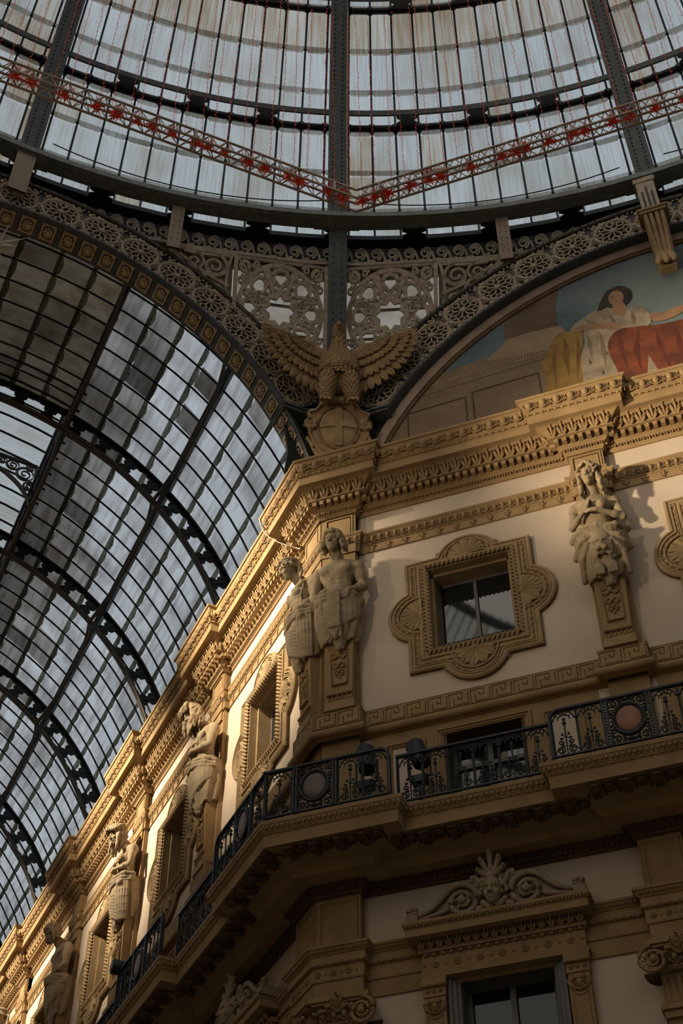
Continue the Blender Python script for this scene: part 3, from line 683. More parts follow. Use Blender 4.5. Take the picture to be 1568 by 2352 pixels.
def ionic(name, w, loc, rz, label, left=True, right=True, turn=0):
    """Pilaster head with two volutes, egg band and leaf festoon over a fluted shaft."""
    r = empty(name, loc, rz); h = w / 2
    mb = MB(); mb.add(box(-h - .14, h + .14, -.36, 0, -10.83, -10.76)); mb.add(box(-h - .10, h + .10, -.33, 0, -10.87, -10.83)); mb.obj('abacus', 'stone', r)
    for sx, on in ((-1, left), (1, right)):
        if not on: continue
        mb = MB(); cx = sx * (h + .04); cz = -11.05
        mb.add(T(lathe([(0, -.34), (.17, -.34), (.19, -.30), (.17, -.2), (.16, -.1), (.19, 0), (0, 0)], 26), np.array(Matrix.Translation((cx, 0, cz)) @ Matrix.Rotation(-PI / 2, 4, 'X') @ Matrix.Diagonal((1, 1, -1, 1)))), 0, True)
        mb.add(scroll_volute(cx, cz, .20, 90, -sx * 2.1, -.36, .03), 0, True); mb.add(ball((cx, -.36, cz), (.05, .05, .05), 10, 7), 0, True)
        for a in np.arange(14): mb.add(ball((cx + .135 * math.cos(a * .449), -.355, cz + .135 * math.sin(a * .449)), (.018, .02, .018), 6, 4), 0, True)
        mb.obj('volute', 'stone', r)
    mb = MB(); n = max(3, int(w / .14)); mb.add(box(-h, h, -.24, 0, -11.16, -10.87))
    mb.add(tile(T(egg_unit(w / n, .18, .075), tr(z=-11.10)), [tr(x=-h + (i + .5) * w / n, y=-.25) for i in range(n)]), 0, True)
    mb.add(tile(bead_unit(.09, .02), [tr(x=-h + .045 + i * .09, y=-.25, z=-11.13) for i in range(int(w / .09))]), 0, True); mb.obj('egg_band', 'stone', r)
    mb = MB()
    rnd = random.Random(3)
    for i in range(26):
        t = i / 25 - .5; mb.add(ball((t * w * 1.15, -.33 - rnd.uniform(0, .04), -10.94 + .05 * math.cos(t * 7) + rnd.uniform(-.02, .02)), (rnd.uniform(.025, .045), .035, rnd.uniform(.018, .035)), 6, 4), 0, True)
    mb.add(T(leaf_unit(.26, .20, .06, 0), tr(y=-.30, z=-10.99)), 0, True); mb.add(T(leaf_unit(.2, .16, .05, 0), tr(x=0, y=-.36, z=-10.93)), 0, True)
    mb.obj('leaf_festoon', 'stone', r)
    mb = MB(); mb.add(box(-h, h, -.16, 0, -11.62, -11.16))
    nf = 7
    for i in range(nf): x = -h + (i + .5) * w / nf; mb.add(tube([(x - .032, -.165, -11.22), (x - .032, -.165, -11.62)], .012, 5), 0, True); mb.add(tube(xyz(arc(x, -11.22, .032, 0, 180, 7), -.165), .012, 5), 0, True); mb.add(tube([(x + .032, -.165, -11.22), (x + .032, -.165, -11.62)], .012, 5), 0, True)
    mb.add(box(-h - .06, h + .06, -.24, 0, -11.68, -11.62)); mb.add(box(-h - .03, h + .03, -.2, 0, -11.78, -11.68)); mb.add(box(-h, h, -.15, 0, -13.6, -11.78))
    mb.add(moulding([(-h + .06, -13.5), (-h + .06, -11.86), (h - .06, -11.86), (h - .06, -13.5)], [(0, -.14), (0, -.17), (-.03, -.17), (-.04, -.14)]))
    mb.add(T(rosette(.12), tr(y=-.16, z=-12.1)), 0, True)
    mb.obj('fluted_neck', 'stone', r)
    tag(r, label, 'capital', kind=None); return r
ionic('ionic_pilaster', .62, LA(.32, 0, 0), 0, 'stone capital on the corner pier with a scroll beside the pedimented window', False, True)
ionic('ionic_pilaster', .64, LB(.32, 0, 0), RB, 'stone capital on the arm side of the corner pier, half lost in shadow', True, False)
ionic('ionic_pilaster', .62, LA(5.03, 0, 0), 0, 'stone capital with a large scroll at the right edge below the red marble railing panel')
# ------------------------------------------------------------------ carved stone: distance fields turned into surfaces
class Field:
    def __init__(s, lo, hi, h):
        s.lo = np.array(lo, float); s.h = h; n = np.ceil((np.array(hi) - s.lo) / h).astype(int) + 1
        s.n = n; s.ax = [s.lo[i] + h * np.arange(n[i]) for i in range(3)]; s.d = np.full(n, 9., np.float32)
    def _win(s, lo, hi):
        i0 = [max(0, int((lo[i] - s.lo[i]) / s.h) - 1) for i in range(3)]; i1 = [min(s.n[i], int((hi[i] - s.lo[i]) / s.h) + 3) for i in range(3)]
        sl = tuple(slice(a, b) for a, b in zip(i0, i1)); 
        X = s.ax[0][sl[0]][:, None, None]; Y = s.ax[1][sl[1]][None, :, None]; Z = s.ax[2][sl[2]][None, None, :]
        return sl, X, Y, Z
    def _mix(s, sl, v, k, op):
        a = s.d[sl]; v = v.astype(np.float32)
        if op == 'sub':
            v = -v; h = np.clip(.5 - .5 * (v - a) / k, 0, 1) if k else None
            s.d[sl] = (a * h + v * (1 - h) + k * h * (1 - h)) if k else np.maximum(a, v); return
        if k: h = np.clip(.5 + .5 * (v - a) / k, 0, 1); s.d[sl] = v * (1 - h) + a * h - k * h * (1 - h)
        else: s.d[sl] = np.minimum(a, v)
    def cap(s, a, b, ra, rb=None, k=.02, op='add'):
        a = np.array(a, float); b = np.array(b, float); rb = ra if rb is None else rb; R = max(ra, rb) + k + 2 * s.h
        sl, X, Y, Z = s._win(np.minimum(a, b) - R, np.maximum(a, b) + R)
        if 0 in s.d[sl].shape: return s
        ab = b - a; L = ab @ ab + 1e-9
        t = np.clip(((X - a[0]) * ab[0] + (Y - a[1]) * ab[1] + (Z - a[2]) * ab[2]) / L, 0, 1)
        v = np.sqrt((X - a[0] - t * ab[0]) ** 2 + (Y - a[1] - t * ab[1]) ** 2 + (Z - a[2] - t * ab[2]) ** 2) - (ra + (rb - ra) * t)
        s._mix(sl, v, k, op); return s
    def chain(s, pts, rs, k=.02, op='add'):
        rs = [rs] * len(pts) if np.isscalar(rs) else rs
        for i in range(len(pts) - 1): s.cap(pts[i], pts[i + 1], rs[i], rs[i + 1], k, op)
        return s
    def ell(s, c, r, k=.03, rot=None, op='add'):
        c = np.array(c, float); r = np.array((r,) * 3 if np.isscalar(r) else r, float); R = r.max() + k + 2 * s.h
        sl, X, Y, Z = s._win(c - R, c + R)
        if 0 in s.d[sl].shape: return s
        X, Y, Z = X - c[0], Y - c[1], Z - c[2]
        if rot is not None:
            m = np.array(rot); X, Y, Z = (m[0, 0] * X + m[1, 0] * Y + m[2, 0] * Z, m[0, 1] * X + m[1, 1] * Y + m[2, 1] * Z, m[0, 2] * X + m[1, 2] * Y + m[2, 2] * Z)
        q = np.sqrt((X / r[0]) ** 2 + (Y / r[1]) ** 2 + (Z / r[2]) ** 2); g = np.sqrt((X / r[0] ** 2) ** 2 + (Y / r[1] ** 2) ** 2 + (Z / r[2] ** 2) ** 2) + 1e-9
        s._mix(sl, q * (q - 1) / g, k, op); return s
    def fn(s, lo, hi, f, k=.02, op='add'):
        sl, X, Y, Z = s._win(lo, hi); s._mix(sl, np.broadcast_to(f(X, Y, Z), s.d[sl].shape), k, op); return s
    def mesh(s, name, m, parent, smooth_it=1):
        d = np.pad(s.d, 1, constant_values=9.); ins = d < 0; n = d.shape
        c = [ins[i:n[0] - 1 + i, j:n[1] - 1 + j, k:n[2] - 1 + k] for i in (0, 1) for j in (0, 1) for k in (0, 1)]
        tot = sum(x.astype(np.int8) for x in c); act = (tot > 0) & (tot < 8); ids = -np.ones(act.shape, np.int64); idx = np.argwhere(act); ids[act] = np.arange(len(idx))
        acc = np.zeros((len(idx), 3)); cnt = np.zeros(len(idx))
        cv = [d[idx[:, 0] + i, idx[:, 1] + j, idx[:, 2] + k] for i in (0, 1) for j in (0, 1) for k in (0, 1)]
        of = [(i, j, k) for i in (0, 1) for j in (0, 1) for k in (0, 1)]
        for p in range(8):
            for q in range(p + 1, 8):
                df = np.abs(np.array(of[p]) - np.array(of[q]))
                if df.sum() != 1: continue
                cr = (cv[p] < 0) != (cv[q] < 0); den = cv[p] - cv[q]; t = np.where(cr, cv[p] / np.where(np.abs(den) < 1e-9, 1, den), 0)
                acc += np.where(cr[:, None], np.array(of[p]) + t[:, None] * (np.array(of[q]) - np.array(of[p])), 0); cnt += cr
        V = (idx + acc / np.maximum(cnt, 1)[:, None] - 1) * s.h + s.lo
        F = []
        for ax in range(3):
            o1, o2 = [(1, 2), (2, 0), (0, 1)][ax]
            a = np.moveaxis(ins, ax, 0); e = a[:-1] != a[1:]; e = np.moveaxis(e, 0, ax)
            w = np.argwhere(e); w = w[(w[:, o1] > 0) & (w[:, o2] > 0) & (w[:, o1] < n[o1] - 1) & (w[:, o2] < n[o2] - 1)]
            def g(da, db):
                q = w.copy(); q[:, o1] -= da; q[:, o2] -= db; return ids[q[:, 0], q[:, 1], q[:, 2]]
            Q = np.stack([g(1, 1), g(0, 1), g(0, 0), g(1, 0)], -1); fl = ins[w[:, 0], w[:, 1], w[:, 2]]
            Q = np.where(fl[:, None], Q, Q[:, ::-1]); F.append(Q)
        mb = MB(); mb.add((V, F), 0, True); return mb.obj(name, m, parent)
def rotm(rx=0, ry=0, rz=0): return np.array(Matrix.Rotation(rz, 3, 'Z') @ Matrix.Rotation(ry, 3, 'Y') @ Matrix.Rotation(rx, 3, 'X'))
def bez(p, n=8):
    p = [np.array(q, float) for q in p]; out = []
    for t in np.linspace(0, 1, n):
        q = p
        while len(q) > 1: q = [a * (1 - t) + b * t for a, b in zip(q, q[1:])]
        out.append(q[0])
    return out

def head(F, c, yaw=0., pitch=0., roll=0., fem=False, sc=1.):
    """Face and skull; c = centre of the head; faces -y."""
    R = rotm(rz=yaw) @ rotm(ry=roll) @ rotm(rx=pitch); c = np.array(c, float)
    P = lambda x, y, z: c + R @ (np.array([x, y, z]) * sc)
    w = .92 if fem else 1.
    F.ell(P(0, .02, .04), np.array([.118 * w, .15, .145]) * sc, .02, R)
    F.ell(P(0, -.035, -.05), np.array([.092 * w, .105, .13]) * sc, .03, R)
    F.ell(P(0, -.085, -.14), np.array([.045 * w, .04, .035]) * sc, .03, R)               # chin
    F.cap(P(0, -.128, .022), P(0, -.168, -.045), .015 * sc, .023 * sc, .012)              # nose
    for sx in (-1, 1):
        F.ell(P(sx * .023, -.145, -.052), np.array([.016, .018, .013]) * sc, .008, R)
        F.ell(P(sx * .048, -.128, .012), np.array([.027, .024, .017]) * sc, .012, R, 'sub')   # eye socket
        F.ell(P(sx * .047, -.112, .011), np.array([.020, .017, .013]) * sc, .004, R)       # eyeball
        F.cap(P(sx * .018, -.137, .036), P(sx * .078, -.108, .040), .011 * sc, .009 * sc, .010)  # brow
        F.ell(P(sx * .066, -.092, -.045), np.array([.032, .03, .03]) * sc, .03, R)          # cheek
        F.ell(P(sx * .118 * w, .02, -.005), np.array([.014, .03, .042]) * sc, .01, R)       # ear
    F.cap(P(-.028, -.130, -.088), P(.028, -.130, -.088), .011 * sc, None, .006); F.cap(P(-.024, -.128, -.107), P(.024, -.128, -.107), .012 * sc, None, .006)
    F.cap(P(-.032, -.146, -.0975), P(.032, -.146, -.0975), .006 * sc, None, .004, 'sub')    # mouth line
    return P
def hand(F, wr, dr, nr, sc=1., curl=.5, side=1):
    """wr wrist, dr pointing direction, nr back-of-hand normal."""
    wr = np.array(wr, float); d = np.array(dr, float); d /= np.linalg.norm(d); n = np.array(nr, float); n -= d * (n @ d); n /= np.linalg.norm(n); b = np.cross(d, n) * side
    pm = wr + d * .085 * sc
    for q in (-.032, -.011, .011, .032): F.cap(wr + b * q * .6 * sc, wr + d * .10 * sc + b * q * sc, .024 * sc, .022 * sc, .015)
    for q, L in ((-.036, .085), (-.012, .10), (.012, .097), (.036, .075)):
        p0 = wr + d * .10 * sc + b * q * sc; p1 = p0 + (d * math.cos(curl * .7) - n * math.sin(curl * .7)) * L * .5 * sc; p2 = p1 + (d * math.cos(curl * 1.8) - n * math.sin(curl * 1.8)) * L * .5 * sc
        F.cap(p0, p1, .0155 * sc, .0145 * sc, .004); F.cap(p1, p2, .0145 * sc, .012 * sc, .004)
    t0 = wr + d * .035 * sc - b * .03 * sc; t1 = t0 + (d * .6 - b * .8 - n * .2) * .05 * sc; t2 = t1 + (d * .9 - b * .3 - n * .3) * .045 * sc
    F.cap(t0, t1, .02 * sc, .017 * sc, .01); F.cap(t1, t2, .017 * sc, .013 * sc, .006)
def arm(F, sh, el, wr, sc=1., fem=False, hd=None, hn=(0, -1, .2), curl=.5, side=1):
    w = .84 if fem else 1.05
    sh, el, wr = (np.array(p, float) for p in (sh, el, wr))
    F.ell(sh, np.array([.115, .115, .12]) * w * sc, .05)
    F.cap(sh, el, .098 * w * sc, .074 * w * sc, .04); m = sh * .55 + el * .45; F.ell(m + np.array([0, -.022, 0]), np.array([.078, .085, .13]) * w * sc, .04)
    F.cap(el, wr, .072 * w * sc, .045 * w * sc, .02); m = el * .7 + wr * .3; F.ell(m, np.array([.078, .078, .078]) * w * sc, .04)
    hd = (wr - el) if hd is None else hd
    hand(F, wr, hd, hn, 1.12 * sc * (.92 if fem else 1), curl, side)
def curls(F, P, n, r, spread, rnd, back=True, zmin=-.10):
    """Lumpy locks over the skull; P maps head space."""
    ga = PI * (3 - math.sqrt(5))
    for i in range(n):
        z = 1 - 1.45 * (i + .5) / n; rr = math.sqrt(max(0, 1 - z * z)); a = i * ga
        x, y, zz = .135 * rr * math.cos(a), .02 + .165 * rr * math.sin(a), .055 + .155 * z
        if y < -.07 and zz < .105: continue
        if zz < zmin: continue
        j = lambda: rnd.uniform(-.012, .012)
        F.cap(P(x + j(), y + j(), zz + j()), P(x * 1.1 + j() * 2, y * 1.08 + j() * 2, zz + j() * 2 - .015), r * rnd.uniform(.8, 1.2), r * .6, .008)

def herm(name, loc, rz, label, fem=False, pose='down', yaw=0., pitch=.35, hair='short', skirt='wrap', off=0., seed=1, tilt=0., shaft=True):
    """Half figure growing out of a tapering pillar; local x along the wall, -y out, z from the cornice line."""
    rnd = random.Random(seed); root = empty(name, loc, rz)
    h = .0125; lo = (-.62, -1.06, -3.62); hi = (.62, .02, -1.60)
    F = Field(lo, hi, h); w = .93 if fem else 1.
    sx_ = .345 if fem else .375; sz_ = -2.66
    # trunk
    F.ell((0, -.24, -3.32), (.30 if fem else .275, .20, .24), .05); F.ell((0, -.27, -3.06), (.225 if fem else .25, .175, .28), .08)
    F.ell((0, -.30, -2.80), (.275 if fem else .31, .20, .27), .07); F.ell((0, -.30, -2.62), (.30 * w, .165, .14), .06)
    for s_ in (-1, 1):
        F.cap((0, -.29, -2.50), (s_ * sx_, -.26, sz_ + .03), .085, .10, .08)
        if fem: F.ell((s_ * .125, -.455, -2.84), (.10, .095, .105), .045); F.ell((s_ * .14, -.548, -2.85), .014, .02)
        else:
            F.ell((s_ * .14, -.440, -2.76), (.158, .072, .115), .028); F.ell((s_ * .155, -.505, -2.81), .011, .012)
            for j in range(3): F.ell((s_ * .062, -.432 + .012 * j, -2.98 - .10 * j), (.062, .036, .046), .020)
            for j in range(3): F.cap((s_ * (.19 + .01 * j), -.395, -2.95 - .065 * j), (s_ * .25, -.31, -2.98 - .06 * j), .014, .016, .022)
            F.cap((s_ * .03, -.43, -2.56), (s_ * .30, -.33, -2.56), .022, .018, .025)
    if not fem: F.cap((0, -.52, -2.72), (0, -.50, -2.90), .014, .01, .02, 'sub')
    F.ell((0, -.455, -3.25), (.018, .03, .022), .01, None, 'sub')
    # neck and head
    k_ = 1.22 if not fem else 1.17
    hc = np.array([off, -.52 - .16 * min(pitch, .6), -2.17 - .07 * min(pitch, .6)]); F.chain([(0, -.29, -2.54), (off * .5, -.36, -2.40), hc + np.array([0, .08, -.08])], [.14 * w, .112 * w, .10 * w], .06)
    if not fem:
        for s_ in (-1, 1): F.cap((s_ * .03, -.44, -2.55), hc + np.array([s_ * .09, .10, -.10]), .026, .03, .03)
    P = head(F, hc, yaw, pitch, tilt, fem, k_)
    SL, SR = (-sx_, -.25, sz_ - .03), (sx_, -.25, sz_ - .03)
    if pose == 'hips':
        arm(F, SL, (-.47, -.25, -3.17), (-.34, -.42, -3.44), fem=fem, hd=(.5, -.35, -.4), hn=(-.3, -1, .3)); arm(F, SR, (.47, -.26, -3.17), (.27, -.52, -3.40), fem=fem, hd=(-.25, -.25, -.85), hn=(.2, -1, .2), side=-1, curl=.6)
    elif pose == 'crossed':
        arm(F, SL, (-.44, -.34, -3.08), (.02, -.57, -2.98), fem=fem, hd=(1, -.05, .15), hn=(0, -1, .1)); arm(F, SR, (.44, -.34, -3.10), (-.03, -.56, -3.06), fem=fem, hd=(-1, -.05, .25), hn=(0, -1, .2), side=-1)
    elif pose == 'raised':
        arm(F, SL, (-.42, -.36, -3.14), (-.10, -.58, -2.93), fem=fem, hd=(.25, -.1, 1), hn=(-.6, -.8, 0), curl=1.0); arm(F, SR, (.45, -.32, -3.10), (.05, -.58, -3.04), fem=fem, hd=(-1, -.1, .12), hn=(0, -1, .3), curl=.35, side=-1)
    elif pose == 'waist':
        arm(F, SL, (-.45, -.34, -3.14), (-.12, -.58, -3.36), fem=fem, hd=(.6, -.1, -.5), hn=(0, -1, .2)); arm(F, SR, (.46, -.30, -3.15), (.02, -.58, -3.40), fem=fem, hd=(-.7, -.1, -.7), hn=(0, -1, .2), side=-1)
    elif pose == 'draped':
        arm(F, SL, (-.42, -.30, -3.12), (-.24, -.52, -3.46), fem=fem, hd=(.2, -.2, -1), hn=(-.3, -1, 0), curl=.9); arm(F, SR, (.42, -.28, -3.14), (.12, -.54, -3.34), fem=fem, hd=(-.8, -.1, -.6), hn=(0, -1, .2), side=-1)
    F.mesh('body', 'statue', root)
    # hair: a cap of lumpy curls and locks that fall straight down from the skull
    G = Field((-.55, -1.1, -3.0), (.55, .02, -1.55), h); Rr = rotm(rz=yaw) @ rotm(ry=tilt) @ rotm(rx=pitch)
    G.ell(P(0, .04, .06), np.array([.135, .162, .150]) * k_, .02, Rr)
    G.ell(P(0, -.17, -.06), np.array([.098, .10, .135]) * k_, .012, Rr, 'sub')
    nb = 190; ga = PI * (3 - math.sqrt(5)); rc = .034 if hair != 'long' else .022
    for i in range(nb):
        z = 1 - 1.5 * (i + .5) / nb; rr = math.sqrt(max(0, 1 - z * z)); a = i * ga
        x, y, zz = .142 * rr * math.cos(a), .03 + .172 * rr * math.sin(a), .06 + .16 * z
        if y < -.085 and zz < .115: continue
        if zz < -.09 or (y < -.03 and zz < .0): continue
        q = P(x, y, zz); G.ell(q + np.array([rnd.uniform(-.012, .012), rnd.uniform(-.012, .012), rnd.uniform(-.01, .01)]), (rc * rnd.uniform(.7, 1.15), rc * rnd.uniform(.8, 1.2), rc * rnd.uniform(.8, 1.25)), .007)
    def lock(p, L, out, r=.03, wav=.018):
        p = np.array(p); o = np.array(out); ph = rnd.random() * 6; pts = [p + o * (.25 + .75 * t) * .030 * min(1, t * 3) + np.array([wav * math.sin(ph + 7 * t), wav * math.cos(ph + 6 * t), -L * t]) for t in np.linspace(0, 1, 5)]
        G.chain(pts, [r * .9, r, r, r * .8, r * .4], .008)
    def sides(n, Lr, r=.03, y0=-.05, y1=.16, o_=1.):
        for i in range(n):
            s_ = 1 if i % 2 else -1; y = rnd.uniform(y0, y1); q = P(s_ * .135, y, rnd.uniform(-.03, .09)); lock(q, rnd.uniform(*Lr), (s_ * o_, .3 * (y > .06), 0), r)
    if hair == 'short': sides(44, (.10, .24), .034)
    if hair in ('wreath', 'ivy'):
        sides(50, (.22, .50), .032, -.04, .14, 1.1)
        for i in range(40):
            a = i / 40 * 2 * PI; q = P(.165 * math.cos(a), .01 + .185 * math.sin(a), .11 + .03 * math.sin(a * 3) + rnd.uniform(-.02, .03)); G.ell(q, (rnd.uniform(.032, .05), rnd.uniform(.022, .036), rnd.uniform(.032, .05)), .005, rotm(rnd.random() * 3, rnd.random() * 3, 0))
    if hair == 'long':
        for i in range(34):
            f = i / 33 - .5; G.chain([P(f * .20, -.10 + abs(f) * .1, .165), P(f * .27, .02, .205 - abs(f) * .12), P(f * .30, .14, .10 - abs(f) * .05), P(f * .22, .20, -.02)], [.020, .024, .024, .02], .005)
        for i in range(22): s_ = 1 if i % 2 else -1; G.chain([P(s_ * .12, -.06 + .01 * i * .5, .08), P(s_ * .15, .04, .0), P(s_ * .10, .16, -.06)], [.02, .026, .022], .005)
        for i in range(30): q = P(rnd.uniform(-.13, .13), .17, -.02); lock(q, rnd.uniform(.25, .42), (np.sign(q[0] - hc[0]) * .8, .8, 0), .03)
    if hair == 'beard':
        sides(56, (.22, .46), .036, -.06, .16, 1.0)
        for i in range(26): a = rnd.uniform(-1, 1); G.chain([P(a * .05, .06, .21), P(a * .10, -.06, .22), P(a * .14, -.14, .15), P(a * .16, -.15, .08)], [.034, .036, .032, .016], .008)
        for i in range(54):
            a = rnd.uniform(-1, 1); q = P(a * .088, -.115 + .06 * abs(a), -.075 - .05 * (1 - abs(a)) * rnd.random()); lock(q, rnd.uniform(.12, .30) * (1.15 - .5 * abs(a)), (a * .1, -.35, 0), .027, .014)
        for s_ in (-1, 1): G.chain([P(s_ * .012, -.148, -.078), P(s_ * .05, -.145, -.095), P(s_ * .075, -.13, -.14)], [.017, .02, .012], .006)
    G.mesh('hair', 'statue', root)
    # drapery
    D = Field((-.64, -.92, -4.66), (.64, .04, -2.50 if skirt == 'robe' else -3.05), h)
    zt, zb = -3.40, -4.34; sgn = 1 if seed % 2 else -1
    def rad(t): return .40 + .05 * math.sin(min(max(t, 0), 1) * PI) - .09 * t
    def sf(a, t, dr=0.): r = rad(t) + dr; return (r * math.sin(a), -.22 + .06 * t - r * math.cos(a) / 1.22, zt + (zb - zt) * t)
    def skirt_f(X, Y, Z):
        t = np.clip((zt - Z) / (zt - zb), -.05, 1.1); cy = -.22 + .06 * t
        a = np.arctan2(X, -(Y - cy)); r = np.sqrt(X ** 2 + ((Y - cy) * 1.22) ** 2)
        base = .40 + .05 * np.sin(np.clip(t, 0, 1) * PI) - .09 * t
        fold = .020 * np.sin(a * 10 + sgn * 3.2 * t + 1.1 * np.sin(a * 3 + seed)) * np.clip(t * 2.4 - .2, .1, 1)
        return np.maximum(np.maximum(r - base - fold, Z - zt - .06), zb + .025 * np.sin(a * 10 + sgn * 3.2) - .05 * np.cos(a * 1.2) - Z) * .8
    D.fn((-.62, -.9, -4.6), (.62, .04, -3.3), skirt_f, .01)
    for j, (dt, rr) in enumerate(((-.02, .058), (.07, .050), (.14, .040))):      # rolled waist cloth
        D.chain([np.array(sf(a, dt + .07 * sgn * math.sin(a * .9) + .01 * math.sin(5 * a + j), .012)) for a in np.linspace(-1.6, 1.6, 19)], [rr * (.85 + .2 * math.sin(i * 1.7 + seed + j)) for i in range(19)], .014)
    for j in range(8):                                                        # swags sweeping from one hip
        t0 = .20 + .09 * j; D.chain([np.array(sf(sgn * (1.45 - 2.5 * f), min(1., t0 * (.55 + .45 * f) + .30 * math.sin(f * PI * .62) * (.35 + .65 * f)), .004)) for f in np.linspace(0, 1, 12)], [.020 + .016 * math.sin(f * PI) for f in np.linspace(0, 1, 12)], .022)
    for j in range(5): D.chain([np.array(sf(sgn * (-.6 - .16 * j), f, .012)) for f in np.linspace(.15, 1.02, 6)], [.030, .032, .032, .034, .034, .026], .016)   # hanging end
    D.ell(sf(-sgn * .75, .16, .03), (.075, .06, .07), .03)
    if skirt == 'tassel':
        D.ell((0.03, -.585, -3.46), (.085, .05, .065), .02); D.cap((-.05, -.57, -3.44), (-.17, -.52, -3.40), .042, .02, .02); D.cap((.1, -.57, -3.44), (.20, -.52, -3.38), .042, .02, .02)
        ty = lambda z: -.595 + .135 * (-3.5 - z) * .55
        D.fn((-.2, -.72, -4.5), (.25, -.3, -3.45), lambda X, Y, Z: np.maximum(np.maximum(np.abs(X - .03) - .11, np.abs(Y - (-.595 + .0743 * (-3.5 - Z))) - .035), np.abs(Z + 3.86) - .37), .01)
        for j in range(9): D.cap((-.07 + j * .025, ty(-4.2) + .01, -4.18), (-.085 + j * .029, ty(-4.2) + .03, -4.44), .014, .010, .003)
        for j in range(7): z = -3.56 - j * .09; D.cap((-.055, ty(z) - .035, z), (.115, ty(z) - .03, z - .085), .010, None, .004); D.cap((.115, ty(z) - .035, z), (-.055, ty(z) - .03, z - .085), .010, None, .004)
        for x in (-.075, .135): D.cap((x, ty(-3.5) - .03, -3.5), (x, ty(-4.2) - .03, -4.2), .011, None, .004)
    if skirt == 'lion':
        c = np.array([.02, -.56, -3.90])
        D.ell(c + (0, .03, .18), (.15, .09, .27), .03); D.ell(c + (0, -.04, -.06), (.125, .10, .13), .03); D.ell(c + (0, -.12, -.10), (.075, .065, .06), .02); D.ell(c + (0, -.175, -.075), (.038, .026, .026), .01)
        for s_ in (-1, 1):
            D.ell(c + (s_ * .058, -.13, -.145), (.05, .048, .042), .012); D.ell(c + (s_ * .065, -.115, .012), (.032, .03, .02), .006, None, 'sub'); D.cap(c + (s_ * .03, -.13, .05), c + (s_ * .115, -.09, .065), .02, .016, .012); D.ell(c + (s_ * .145, -.01, .07), (.04, .03, .055), .012)
            for j in range(11): a = j / 10 * 2.3 - .5; D.cap(c + (s_ * .11 * math.cos(a * .6), -.05, -.03 - .10 * math.sin(a * .7)), c + (s_ * .18 * math.cos(a * .5), -.02, -.06 - .18 * math.sin(a * .8)), .028, .012, .008)
            D.ell((.02 + s_ * .105, -.46, -4.28), (.09, .09, .12), .03)
            for j in range(4): x0 = .02 + s_ * .105 + (j - 1.5) * .042; D.cap((x0, -.51, -4.30), (x0 * 1.02, -.50, -4.43), .023, .021, .004); D.cap((x0 * 1.02, -.52, -4.42), (x0 * 1.02, -.515, -4.49), .010, .004, .002)
            D.chain([(s_ * .13, -.56, -3.48), (s_ * .30, -.50, -3.42), (s_ * .47, -.26, -3.36)], [.035, .065, .06], .018); D.chain([(s_ * .13, -.55, -3.58), (s_ * .32, -.50, -3.66), (s_ * .46, -.27, -3.78)], [.02, .05, .055], .018)
            D.chain([(s_ * .20, -.53, -3.75), (s_ * .34, -.45, -4.0), (s_ * .38, -.28, -4.34)], [.035, .055, .045], .018)
    if skirt == 'robe':
        D.ell((0, -.315, -2.86), (.285, .215, .27), .05); D.ell((0, -.29, -3.12), (.245, .195, .30), .06); D.ell((0, -.26, -3.34), (.31, .22, .22), .05)
        for s_ in (-1, 1): D.ell((s_ * .125, -.465, -2.86), (.108, .10, .11), .03); D.chain([(s_ * .30, -.30, -2.60), (s_ * .24, -.42, -2.66), (s_ * .10, -.54, -2.80)], [.05, .04, .035], .03)
        for j in range(9): f = (j - 4) / 4; D.chain([(f * .26, -.40 - .10 * (1 - f * f), -2.72), (f * .19 - .03 * sgn, -.52 + .08 * f * f, -2.98), (f * .16 - .06 * sgn, -.475 + .06 * f * f, -3.16), (f * .24, -.46 + .08 * f * f, -3.40)], [.022, .024, .024, .026], .016)
        D.chain([(.26 * math.sin(a), -.29 - .205 * math.cos(a), -3.10 + .02 * math.sin(3 * a)) for a in np.linspace(-1.7, 1.7, 13)], .034, .012)
        for s_ in (-1, 1): D.chain([(s_ * .34, -.24, -2.62), (s_ * .41, -.25, -2.78), (s_ * .40, -.24, -2.92)], [.125, .105, .075], .03)
    # lower bunch of cloth / feet
    D.ell((.05 * sgn, -.32, -4.40), (.11, .11, .12), .03); D.ell((.05 * sgn, -.33, -4.50), (.06, .07, .07), .02)
    for j in range(5): D.cap((.05 * sgn + (j - 2) * .03, -.34, -4.40), (.05 * sgn + (j - 2) * .034, -.33, -4.55), .020, .012, .008)
    D.mesh('drapery', 'statue', root)
    # tapering pillar
    mb = MB()
    def fr(z0, z1, w0, w1, d0, d1, b=.05):
        V = np.array([(-w0, -d0, z0), (w0, -d0, z0), (w0, b, z0), (-w0, b, z0), (-w1, -d1, z1), (w1, -d1, z1), (w1, b, z1), (-w1, b, z1)]); return V, [np.array([(0, 1, 5, 4), (1, 2, 6, 5), (2, 3, 7, 6), (3, 0, 4, 7), (4, 5, 6, 7), (3, 2, 1, 0)])]
    mb.add(fr(-5.42, -4.15, .215, .265, .20, .27)); mb.add(fr(-5.56, -5.42, .235, .215, .22, .20)); mb.add(fr(-5.745, -5.56, .27, .25, .25, .235))
    mb.add(moulding([(-.165, -4.2), (-.13, -5.22), (.13, -5.22), (.165, -4.2)], [(0, -.19), (0, -.262), (-.012, -.262), (-.012, -.19)]))
    mb.add(tube([(-.225, -.225, -5.415), (.225, -.225, -5.415)], .028, 7), 0, True)
    for i in range(15): mb.add(ball((-.21 + i * .03, -.245, -5.415), (.014, .02, .024), 6, 4), 0, True)
    for i in range(5): mb.add(tube(xyz([(-.2 + i * .085, -5.44), (-.2 + i * .085, -5.50), (-.158 + i * .085, -5.555), (-.115 + i * .085, -5.50), (-.115 + i * .085, -5.44)], -.238), .010, 5), 0, True)
